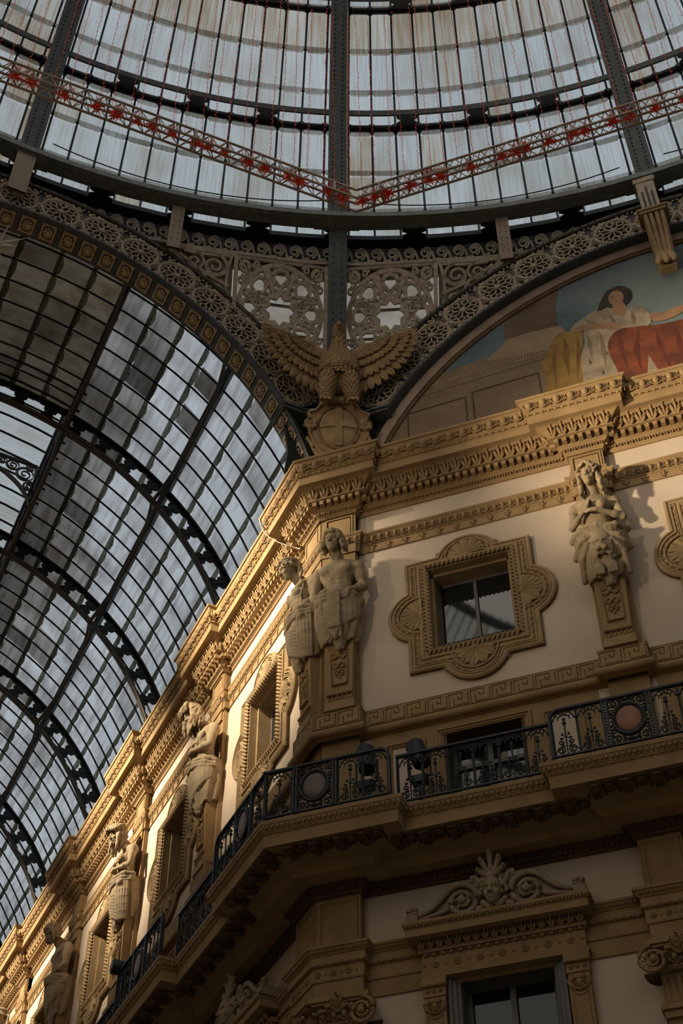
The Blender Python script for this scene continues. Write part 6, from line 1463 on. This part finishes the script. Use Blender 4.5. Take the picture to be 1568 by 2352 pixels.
hoop(13.2, 13.7, 'lower double iron hoop with star brackets crossing the dome glass'); hoop(25.6, 26.0, 'upper double iron hoop at the top edge of the picture')

# dome glazing
PHB = [1.0, 4.2, 8.7, 13.2, 17.6, 21.9, 26.2, 30.5, 35, 40, 46]
root = empty('ceiling', (0, 0, H0)); gl = MB(); ov = MB(); br = MB()
da = 1.875; rnd = random.Random(2)
for i in range(192):
    a0 = -180 + i * da + da / 2; a1 = a0 + da; vis = -24 < a0 < 70
    nb = len(PHB) - 1
    for j in range(nb):
        p0, p1 = PHB[j], PHB[j + 1]; tl = .05
        q = np.array([sph(RG - tl, a0, p0), sph(RG - tl, a1, p0), sph(RG, a1, p1), sph(RG, a0, p1)])
        gl.add((q, [np.array([(0, 1, 2, 3)])]), 1 if (j == 5 or (j == 6 and rnd.random() < .5) or (43 < a0 < 49 and rnd.random() < .8) or rnd.random() < .06) else 0, uv=np.array([(i, j), (i + .99, j), (i + .99, j + .99), (i, j + .99)]))
        if vis and 0 < j < 9:
            h_ = .62; R2 = RG - .10; b = .10
            pts = [(0.04, p0 - .06), (.96, p0 - .06), (.96, p0 + h_ * .55), (.88, p0 + h_), (.12, p0 + h_), (.04, p0 + h_ * .55)]
            pts = [(f, 2 * p0 - p_) for f, p_ in pts] if False else pts
            P_ = np.array([sph(R2, a0 + da * f, p_ - h_ + .1 if False else p0 + (h_ * .5 - (p_ - p0))) for f, p_ in pts]); ov.add((P_, [np.array([range(6)])]), 0, uv=np.array([(i + f, j * 3 + (p_ - p0)) for f, p_ in pts]))
for i in range(192):
    a0 = -180 + i * da + da / 2
    if not -24 < a0 < 70: br.add(tube([sph(RG - .10, a0, p) for p in np.linspace(.8, 46, 10)], .034, 3), 0, True)
    if -24 < a0 < 70: br.add(tube([sph(RG - .10, a0, p) for p in np.linspace(.8, 36, 24)], .028, 5), 0, True); br.add(tile(ball((0, 0, 0), .045, 6, 4), [tr(*sph(RG - .11, a0, p)) for p in PHB[1:8]]), 0, True)
gl.obj('glass_panes', ['dome_glass', 'dome_rust'], root, True); ov.obj('glass_overlaps', 'overlap', root, True); br.obj('glazing_bars', 'iron_dk', root)
tag(root, 'domed glass ceiling of overlapping panes above the octagon', 'ceiling', kind='structure')
for k_, (a0, a1) in enumerate(((23.6, 43.5), (1.6, 21.3), (-22, -1.6))):
    mb = MB(); zz = lambda f: 3.0 - 1.15 * 4 * f * (1 - f) * .45
    mb.add(tube([sph(17.5, a1 + (a0 - a1) * f, 3.4 - 1.5 * f * (1 - f) * 4 * .5) for f in np.linspace(0, 1, 20)], .014, 5), 0, True); o = at_h(mb.obj('sagging_cable', 'cable')); tag(o, ['thin black cable sagging across the dome glass left of the middle rib', 'thin black cable sagging across the dome glass right of the middle rib', 'thin black cable at the right edge of the dome'][k_], 'cable', 'cables along the dome foot')
mb = MB(); mb.add(tube([rgp(17.15, 22.0, 6.9 + .3 * i) if i < 1 else sph(17.14, 21.75, i * .9) for i in range(28)], .022, 6), 0, True); o = at_h(mb.obj('conduit_pipe', 'cast')); tag(o, 'thin pale conduit running up beside the middle dome rib', 'pipe')

# ------------------------------------------------------------------ barrel vault over the arm
VZ, VX, VR = -1.19, -6.707, 7.60
RV = PI / 4
def vp(r, a, t): a = math.radians(a); return np.array([VX + r * math.cos(a), t, VZ + r * math.sin(a)])
ROWS = [10.5, 17.7, 23.7, 29.8, 35.8, 41.9, 47.9, 53.5, 59.3, 65.1, 71.0]
TB = .5875; T0 = 1.39; NT = 42
M['vault_mid'] = roof_glass('dirty_half_shaded_vault_glass', (.52, .49, .475), (.34, .325, .315), (.66, .62, .59), (.55, .52, .49), (.30, 2.6, 1))  # paler step of the painted roof shade, with dirt
root = empty('ceiling', (0, 0, H0), RV); gl = MB(); ov = MB(); br = MB(); rnd = random.Random(9)
rows = ROWS + [77, 83, 90]; allr = rows + [180 - r for r in rows[::-1][1:]]
for i in range(-1, NT):
    t0 = T0 + i * TB; t1 = t0 + TB
    for j in range(len(allr) - 1):
        r0, r1 = allr[j], allr[j + 1]; lo = min(r0, 180 - r1)
        if 71 <= lo and t0 > 5.4: continue
        tl0, tl1 = ((.05, 0) if r0 < 90 else (0, .05))
        q = np.array([vp(VR - tl0, r0, t0), vp(VR - tl0, r0, t1), vp(VR - tl1, r1, t1), vp(VR - tl1, r1, t0)])
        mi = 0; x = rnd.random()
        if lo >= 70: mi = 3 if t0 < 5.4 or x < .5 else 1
        elif lo >= 64: mi = 1 if (t0 > 5 and x < .96) or x < .45 else 2  # rows below the upper purlin: shade painted in, deepest at the top
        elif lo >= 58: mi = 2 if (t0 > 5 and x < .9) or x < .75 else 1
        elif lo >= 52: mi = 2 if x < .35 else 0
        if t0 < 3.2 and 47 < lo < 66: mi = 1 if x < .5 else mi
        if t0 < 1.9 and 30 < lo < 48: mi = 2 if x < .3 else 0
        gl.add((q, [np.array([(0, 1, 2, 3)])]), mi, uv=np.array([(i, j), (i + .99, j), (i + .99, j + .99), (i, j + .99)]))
        if r0 < 120:
            h_ = 1.7; e_ = rnd.uniform(-.12, .12); pts = [(.02, .05), (.98, .05), (.98, .62), (.90, 1.12 + e_), (.5, 1.38 + e_), (.12, 1.15 - e_), (.02, .62)]
            P_ = np.array([vp(VR - .10, r0 + h_ * .5 - f2 * .92, t0 + TB * f1) for f1, f2 in pts]); ov.add((P_, [np.array([range(7)])]), 0, uv=np.array([(i + f1, j * 3 + f2) for f1, f2 in pts]))
for i in range(-1, NT): t0 = T0 + i * TB; br.add(tube([vp(VR - .10, a, t0) for a in np.linspace(9.5, 71 if t0 > 5.4 else 125, 30)], .026, 5), 0, True)
gl.obj('glass_panes', ['vault_glass', 'vault_dirt_shade', 'vault_mid', 'vault_amber'], root, True); ov.obj('glass_overlaps', 'overlap_dk', root, True); br.obj('glazing_bars', 'iron_dk', root)
# raised crown with upright glazed sides
cr = MB(); cb = MB()
for i in range(7, NT):
    t0 = T0 + i * TB; t1 = t0 + TB
    for a0, a1 in ((71.5, 80), (80, 90), (90, 100), (100, 108.5)): q = np.array([vp(VR + .95, a0, t0), vp(VR + .95, a0, t1), vp(VR + .95, a1, t1), vp(VR + .95, a1, t0)]); cr.add((q, [np.array([(0, 1, 2, 3)])]), 0, uv=np.array([(i, 0), (i + .99, 0), (i + .99, .99), (i, .99)]))
    cb.add(tube([vp(VR + .9, a, t0) for a in np.linspace(71.5, 108.5, 8)], .032, 5), 0, True); cb.add(tube([vp(VR, 72.2, t0), vp(VR + .92, 72.2, t0)], .03, 5), 0, True)
cr.obj('crown_glass', 'dome_glass', root, True); cb.add(tube([vp(VR + .9, 72.5, 5.5), vp(VR + .9, 72.5, 26)], .06, 6), 0, True); cb.add(tube([vp(VR + .02, 72.6, 5.5), vp(VR + .02, 72.6, 26)], .06, 6), 0, True); cb.obj('crown_bars', 'iron_dk', root)
tag(root, 'glass barrel vault over the gallery arm with upper panes darkened by dirt and painted shade', 'ceiling', kind='structure')

RI, RO = 6.945, 7.50
def vault_rib():
    root = empty('vault_rib', (0, 0, H0), RV)
    def ext(prof, a0, a1, n=40): return gridsurf(np.array([[vp(r, a, 0) + np.array([0, t, 0]) for r, t in prof] for a in np.linspace(a0, a1, n)]))
    mb = MB(); mb.add(ext([(RI, -.09), (RI, .09), (RI + .04, .09), (RI + .04, -.09), (RI, -.09)], 8, 172, 80)); mb.obj('inner_flange', 'iron_br', root)
    mb = MB(); mb.add(ext([(RO, -.09), (RO, .09), (RO + .04, .09), (RO + .04, -.09), (RO, -.09)], 8, 172, 80)); mb.obj('outer_flange', 'iron_dk', root)
    st = []
    for j in range(16): a = j * PI / 8; rr = 1. if j % 2 == 0 else .77; st.append((rr * math.cos(a) * .88, rr * math.sin(a)))
    web = MB(); d = 6.05
    k0 = 11.3
    for k in range(26):
        a = k0 + k * d
        if a > 168: break
        quad = [(-.5, -.5), (.5, -.5), (.5, .5), (-.5, .5)]; hole = [(.455 * x, .44 * y) for x, y in st]
        V, F = prism([quad, hole], -.02, .02); P = np.array([vp(RI + (RO - RI) * (v[2] + .5), a + v[0] * d, 0) + np.array([0, v[1], 0]) for v in V]); web.add((P, F))
        web.add(tube([vp(RI, a + d / 2, 0), vp(RO, a + d / 2, 0)], .05, 4))
    web.obj('star_web', 'iron_dk', root)
    mb = MB(); p = vp(RI + .25, 8.6, 0)
    for q in (0,): mb.add(box(p[0] - .30, p[0] + .40, -.24, .24, p[2] - .30, p[2] - .05)); mb.add(box(p[0] - .40, p[0] + .45, -.30, .30, p[2] - .05, p[2] + .05)); mb.add(box(p[0] - .24, p[0] + .40, -.2, .2, p[2] + .05, p[2] + .32))
    mb.obj('rib_foot', 'iron', root)
    return root
vr = vault_rib()
for k_ in range(5):
    o = vr if k_ == 0 else copy_tree(vr); t = 5.5 + 4.7 * k_; o.location = (-S * t, S * t, H0); tag(o, 'curved iron vault rib with star openings, ' + ['first behind the rosette arch', 'second behind the rosette arch', 'third behind the rosette arch', 'fourth behind the rosette arch', 'farthest behind the rosette arch'][k_], 'vault rib', 'ribs of the arm vault')
for a, nm in ((47.9, 'lower long iron purlin of the vault running down to the left'), (71.2, 'upper long iron purlin of the vault beside the bright crown')):
    root = empty('vault_purlin', (0, 0, H0), RV)
    mb = MB(); mb.add(bar(vp(7.42, a, .9), vp(7.42, a, 26), .15, .16, up=(math.cos(math.radians(a)), 0, math.sin(math.radians(a))))); mb.obj('purlin_beam', 'iron_dk', root)
    for k_ in range(-1, 4):
        t0 = max(.9, 5.5 + 4.7 * k_); t1 = 5.5 + 4.7 * (k_ + 1); mb = MB(); mb.add(tube([vp(7.36 - .40 * abs(2 * f - 1) ** 2.2, a - .25, t0 + (t1 - t0) * f) for f in np.linspace(0, 1, 18)], .05, 5), 0, True); mb.obj('bowed_tie', 'iron_br', root)
    tag(root, nm, 'purlin', 'purlins of the arm vault')
mb = MB(); mb.add(box(.25, 1.1, .9, 30, -.02, .34)); o = mb.obj('trim_14', 'lead', None, loc=(0, 0, H0), rz=RV); tag(o, 'lead gutter curb at the foot of the glass vault', 'gutter', kind='structure')
# pierced bracket under the crown
root = empty('crown_bracket', (0, 0, H0), RV); mb = MB(); t = 8.6
for pts, w in ((bez([(VX + 2.35, 0, 5.72), (VX + 2.1, 0, 6.35), (VX + 1.5, 0, 6.85), (VX + .2, 0, 7.0)], 16), .07),): mb.add(T(stroke([(p[0], p[2]) for p in pts], w, -.05, .05), tr(y=t)))
mb.add(T(stroke([(VX + 2.42, 5.75), (VX + 2.30, 7.15), (VX + .2, 7.25)], .06, -.04, .04), tr(y=t)))
for x, z, r in ((2.05, 6.75, .22), (1.70, 6.95, .16), (2.2, 6.35, .13), (1.4, 7.03, .12), (2.15, 7.02, .1)):
    mb.add(T(stroke(spiral(VX + x, z, r, r * .2, 90, 1.6, 22), .03, -.02, .02), tr(y=t))); mb.add(T(stroke(arc(VX + x, z, r * 1.05, 0, 350, 18), .025, -.02, .02), tr(y=t)))
mb.obj('pierced_bracket', 'iron_br', root); tag(root, 'pierced scroll bracket under the bright crown at the left edge', 'bracket')
# ------------------------------------------------------------------ festive truss, red tinsel and hanging strings of lights
TZ = 4.8; VV = np.array([1.71, -2.99]); DL_ = np.array([-5.39, -4.99]) / np.hypot(5.39, 4.99); DR_ = np.array([1., 0.])
def truss(d, L, label, side):
    root = empty('lighting_truss', (VV[0], VV[1], H0 + TZ), math.atan2(d[1], d[0])); w = .15; hgt = .30
    k = math.tan(math.radians(22.5)) * w * (1 if side > 0 else -1)
    ch = [(-w, 0), (w, 0), (-w, hgt), (w, hgt)]
    for y, z in ch: mb = MB(); mb.add(tube([(-y * math.tan(math.radians(22.5)) * (1 if side > 0 else -1) * (1), y, z), (L, y, z)], .026, 6), 0, True); mb.obj('chord', 'alu', root)
    mb = MB(); n = int(L / .36)
    for i in range(n):
        x0, x1 = .15 + i * .36, .15 + (i + 1) * .36
        xm = (x0 + x1) / 2
        for (ya, za), (yb, zb) in (((-w, 0), (w, 0)), ((-w, hgt), (w, hgt)), ((-w, 0), (-w, hgt)), ((w, 0), (w, hgt))): mb.add(tube([(x0, ya, za), (xm, yb, zb)], .011, 4, caps=False)); mb.add(tube([(xm, yb, zb), (x1, ya, za)], .011, 4, caps=False))
    mb.obj('lattice_bracing', 'alu', root)
    mb = MB()
    for x in (.55, 3.5): 
        for y in (-w, w): mb.add(bar((x, y, 0), (x, y, hgt), .05, .05)); 
        for z in (0, hgt): mb.add(bar((x, -w, z), (x, w, z), .05, .05))
    mb.obj('splice_frame', 'alu', root)
    tag(root, label, 'truss', 'lighting trusses'); return root
truss(DL_, 8.2, 'metal lighting truss sloping up to the left edge with red tinsel', -1)
truss(DR_, 7.6, 'metal lighting truss sloping up to the right edge with red tinsel', 1)
def tinsel_mesh(seed):
    rnd = random.Random(seed); mb = MB()
    for i in range(90):
        d = np.array([rnd.gauss(0, 1), rnd.gauss(0, 1), rnd.gauss(0, 1)]); d /= np.linalg.norm(d); L = rnd.uniform(.09, .19); e = np.array([rnd.gauss(0, .05), rnd.gauss(0, .05), rnd.gauss(0, .05)])
        p = [d * .02, d * L * .6 + e * .4, d * L + e]; mb.add(tube(p, [.010, .010, .006], 4), 0)
        if i % 5 == 0: mb.add(ball(p[2], .013, 5, 4), 1)
    return mb.mesh('tinsel', ['redtin', 'redbulb'])
tm = [tinsel_mesh(k) for k in range(4)]
rnd = random.Random(21); cnt = 0
WH = [.12, .40, .66, 1.15, 1.55, 1.80, 2.42, 3.05, 3.35, 3.55, 4.02, 4.50, 4.75, 5.30, 5.62, 6.15, 6.70]
for d, nm in ((DR_, 'right'), (DL_, 'left')):
    ln = WH if nm == 'right' else [.30, .62, 1.25, 1.50, 2.0, 2.35, 2.85, 3.20, 3.45, 3.95, 4.35, 4.65, 5.05, 5.45, 6.1, 6.75, 7.05]
    for i, x in enumerate(ln):
        o = bpy.data.objects.new('red_tinsel_bunch', tm[cnt % 4]); COL.objects.link(o); p = VV + d * x; o.location = (p[0], p[1], H0 + TZ + .13 + rnd.uniform(-.04, .04)); o.rotation_euler = (rnd.random() * 6, rnd.random() * 6, rnd.random() * 6); s_ = rnd.uniform(.72, .95); o.scale = (s_,) * 3; cnt += 1
        ord_ = ['closest to the bend', 'second from the bend', 'third from the bend', 'fourth from the bend', 'fifth from the bend', 'sixth from the bend', 'seventh from the bend', 'eighth from the bend', 'ninth from the bend', 'tenth from the bend', 'eleventh from the bend', 'twelfth from the bend', 'thirteenth from the bend', 'fourteenth from the bend', 'fifteenth from the bend', 'sixteenth from the bend', 'seventeenth from the bend'][i]
        tag(o, 'bunch of red tinsel lights on the %s truss, %s' % (nm, ord_), 'tinsel', 'red tinsel bunches on the trusses')
def string_mesh():
    mb = MB(); L = 8.2; rnd = random.Random(5); n = 70
    pts = [(.006 * math.sin(i * .7), .006 * math.cos(i * .9), L * i / n) for i in range(n + 1)]; mb.add(tube(pts, .0045, 4, caps=False))
    for i in range(1, n): sgn = 1 if i % 2 else -1; p = np.array(pts[i]); mb.add(tube([p, p + np.array([.024 * sgn, rnd.uniform(-.03, .03), .012])], [.005, .0065], 4), 1)
    return mb.mesh('light_string', ['redwire', 'redbulb'])
sm = string_mesh(); num = ['first', 'second', 'third', 'fourth', 'fifth', 'sixth', 'seventh', 'eighth', 'ninth', 'tenth', 'eleventh', 'twelfth', 'thirteenth', 'fourteenth', 'fifteenth', 'sixteenth', 'seventeenth', 'eighteenth', 'nineteenth', 'twentieth', 'twenty-first', 'twenty-second', 'twenty-third', 'twenty-fourth', 'twenty-fifth', 'twenty-sixth', 'twenty-seventh', 'twenty-eighth', 'twenty-ninth', 'thirtieth']
for d, nm, n in ((DR_, 'right', 25), (DL_, 'left', 27)):
    for i in range(n):
        x = .16 + i * .295 + rnd.uniform(-.05, .05); p = VV + d * x; o = bpy.data.objects.new('light_string', sm); COL.objects.link(o); o.location = (p[0], p[1], H0 + TZ + .2 + rnd.uniform(-.02, .02)); o.rotation_euler = (rnd.uniform(-.012, .012), rnd.uniform(-.012, .012), rnd.random() * 6)
        tag(o, 'thin hanging string of red bulbs over the %s truss, %s from the bend' % (nm, num[i]), 'light string', 'hanging red light strings')

# odds and ends at the edges
CP = np.array([6.5626, -17.6725, H0 - 20.1973])
root = empty('plume_decoration', (-11.6, .9, H0 + 1.35)); mb = MB(); rnd = random.Random(3)
for i in range(110):
    f = rnd.random(); b = np.array([0, 0, -.9 + .9 * f]); a = rnd.random() * 6.28; L = .30 * (1 - .6 * f) + .05; q = b + np.array([L * math.cos(a), L * math.sin(a), -.05 + .22 * rnd.random()]); mb.add(tube([b, (b + q) / 2 + np.array([0, 0, .05]), q], [.012, .014, .004], 4))
mb.add(tube([(0, 0, -1.2), (0, 0, .05)], .02, 5)); mb.obj('plume', 'feather', root); tag(root, 'dark feathery tuft poking in at the lower left edge under the vault', 'decoration')
root = empty('crystal_star', (-4.72, -5.60, H0 + 2.98)); mb = MB(); M['crystal'] = mat('crystal_points', (.55, .48, .40), .25)
for a, b, L in ((.2, .1, .55), (.9, .5, .40), (-.5, .6, .4), (2.6, 0, .5), (3.6, .4, .4), (1.8, -.4, .4)):
    v = np.array([math.cos(a) * math.cos(b), math.sin(a) * math.cos(b), math.sin(b)]); mb.add(tube([(0, 0, 0), v * L], [.035, .006], 5))
mb.obj('star_points', 'crystal', root); tag(root, 'small crystal star ornament at the left edge in front of the vault', 'ornament')
mb = MB(); mb.add(tube(bez([LB(1.32, .88, .0), LB(1.25, .86, -.55), LB(.95, .75, -.95), LB(.70, .25, -1.15)], 16), .012, 5), 0, True); o = mb.obj('loose_cable', 'cast'); tag(o, 'loose pale cable looping off the cornice by the corner pier', 'cable')

# ------------------------------------------------------------------ rest of the octagon and the arms, out of the picture
OR = np.array([HW, -17.63])
def slab(name, c, az, w, th, z0, z1, label, m='stucco'):
    mb = MB(); mb.add(box(-w / 2, w / 2, 0, th, z0, z1)); o = mb.obj(name, m); a = math.radians(az); o.location = (c[0], c[1], 0); o.rotation_euler[2] = a; tag(o, label, 'wall', kind='structure')
for az, nm in ((90, 'wall_west'), (180, 'wall_south'), (270, 'wall_east')):
    a = math.radians(az); c = OR + 17.9 * np.array([-math.sin(a), math.cos(a)]); slab(nm, c, az, 14.6, .5, 0, H0 + 5.4, 'plain facet wall of the octagon behind the viewer')
for az in (135, 225, 315):
    a = math.radians(az); n = np.array([-math.sin(a), math.cos(a)]); t = np.array([math.cos(a), math.sin(a)])
    slab('wall_end', OR + (17.9 + 16) * n, az, 16, .5, 0, H0 - 2, 'end wall of a far gallery arm behind the viewer')
    for sg in (-1, 1): slab('wall_arm', OR + 26 * n + sg * 7.6 * t, az + 90, 16, .4, 0, H0, 'side wall of a far gallery arm behind the viewer')
mb = MB(); mb.add(box(-13.9, -13.4, 0, 33, 0, H0)); o = mb.obj('wall_facing', 'stucco'); o.rotation_euler[2] = RV; tag(o, 'wall across the gallery arm, outside the picture', 'wall', kind='structure')
mb = MB(); mb.add(box(-14.5, .5, 33, 33.5, 0, H0 + 6.5)); o = mb.obj('wall_back', 'stucco'); o.rotation_euler[2] = RV; tag(o, 'end wall of the gallery arm, outside the picture', 'wall', kind='structure')
mb = MB(); mb.add(box(-60, 60, -60, 60, -.2, 0)); o = mb.obj('floor', 'floor'); tag(o, 'marble floor far below the picture', 'floor', kind='structure')

# ------------------------------------------------------------------ light
W = bpy.data.worlds.new('World'); SC.world = W; W.use_nodes = True; nt = W.node_tree; bg = nt.nodes['Background']
tc = nt.nodes.new('ShaderNodeTexCoord'); nz = nt.nodes.new('ShaderNodeTexNoise'); nz.inputs['Scale'].default_value = 2.2; nz.inputs['Detail'].default_value = 3
rp = nt.nodes.new('ShaderNodeValToRGB'); rp.color_ramp.elements[0].position = .3; rp.color_ramp.elements[0].color = (.235, .258, .275, 1); rp.color_ramp.elements[1].position = .7; rp.color_ramp.elements[1].color = (.285, .305, .318, 1)
nt.links.new(tc.outputs['Generated'], nz.inputs['Vector']); nt.links.new(nz.outputs['Fac'], rp.inputs['Fac']); nt.links.new(rp.outputs['Color'], bg.inputs['Color']); bg.inputs['Strength'].default_value = 1.62
def spot(name, loc, tgt, power, col, ang, blend, rad):
    l = bpy.data.lights.new(name, 'SPOT'); l.energy = power; l.color = col; l.spot_size = math.radians(ang); l.spot_blend = blend; l.shadow_soft_size = rad
    o = bpy.data.objects.new(name, l); COL.objects.link(o); o.location = loc; d = Vector(tgt) - Vector(loc); o.rotation_euler = d.to_track_quat('-Z', 'Y').to_euler(); return o
def P3(w, e, z): return (-S * w + S * e, -S * w - S * e, z + H0)
for t_, pw in ((2.2, 15500), (10.0, 15500), (18.5, 14000)):
    spot('arm_fill_spot', (-S * t_ - S * 8.6, S * t_ - S * 8.6, H0 + 2.0), LB(t_ + .6, .2, -1.1), pw, (1., .87, .66), 50, 1., .25)  # bodiless spots added in mid-air to brighten the arm wall
spot('unseen_facet_flood', P3(13.6, 3.2, -7.0), LA(8.3, .3, -.2), 24000, (1., .84, .60), 25, 1., .35)
spot('unseen_facet_flood', (-6.5, -24.5, H0 - 6.4), LA(3.4, .3, -1.4), 3600, (1., .86, .64), 27, 1., .4)  # extra unseen flood, added to lift the middle of the facet wall
spot('corner_floodlight', P3(13.0, .6, -6.6), LB(1.5, .3, -2.2), 1500, (1., .84, .62), 34, 1., .4)
sl = bpy.data.lights.new('hazy_sun', 'SUN'); sl.energy = .72; sl.angle = math.radians(60); sl.color = (1., .85, .66); so = bpy.data.objects.new('hazy_sun', sl); COL.objects.link(so); so.rotation_euler = Vector((.30, .78, -.36)).to_track_quat('-Z', 'Y').to_euler()
vs = SC.view_settings; SC.display_settings.display_device = 'sRGB'; vs.view_transform = 'Standard'; vs.look = 'None'; vs.exposure = 0.0; vs.gamma = 1.0; vs.use_curve_mapping = False
cy = SC.cycles; cy.max_bounces = 8; cy.diffuse_bounces = 3; cy.glossy_bounces = 3; cy.transparent_max_bounces = 8; cy.transmission_bounces = 4; cy.use_denoising = True; cy.sample_clamp_indirect = 4; cy.caustics_reflective = False; cy.caustics_refractive = False
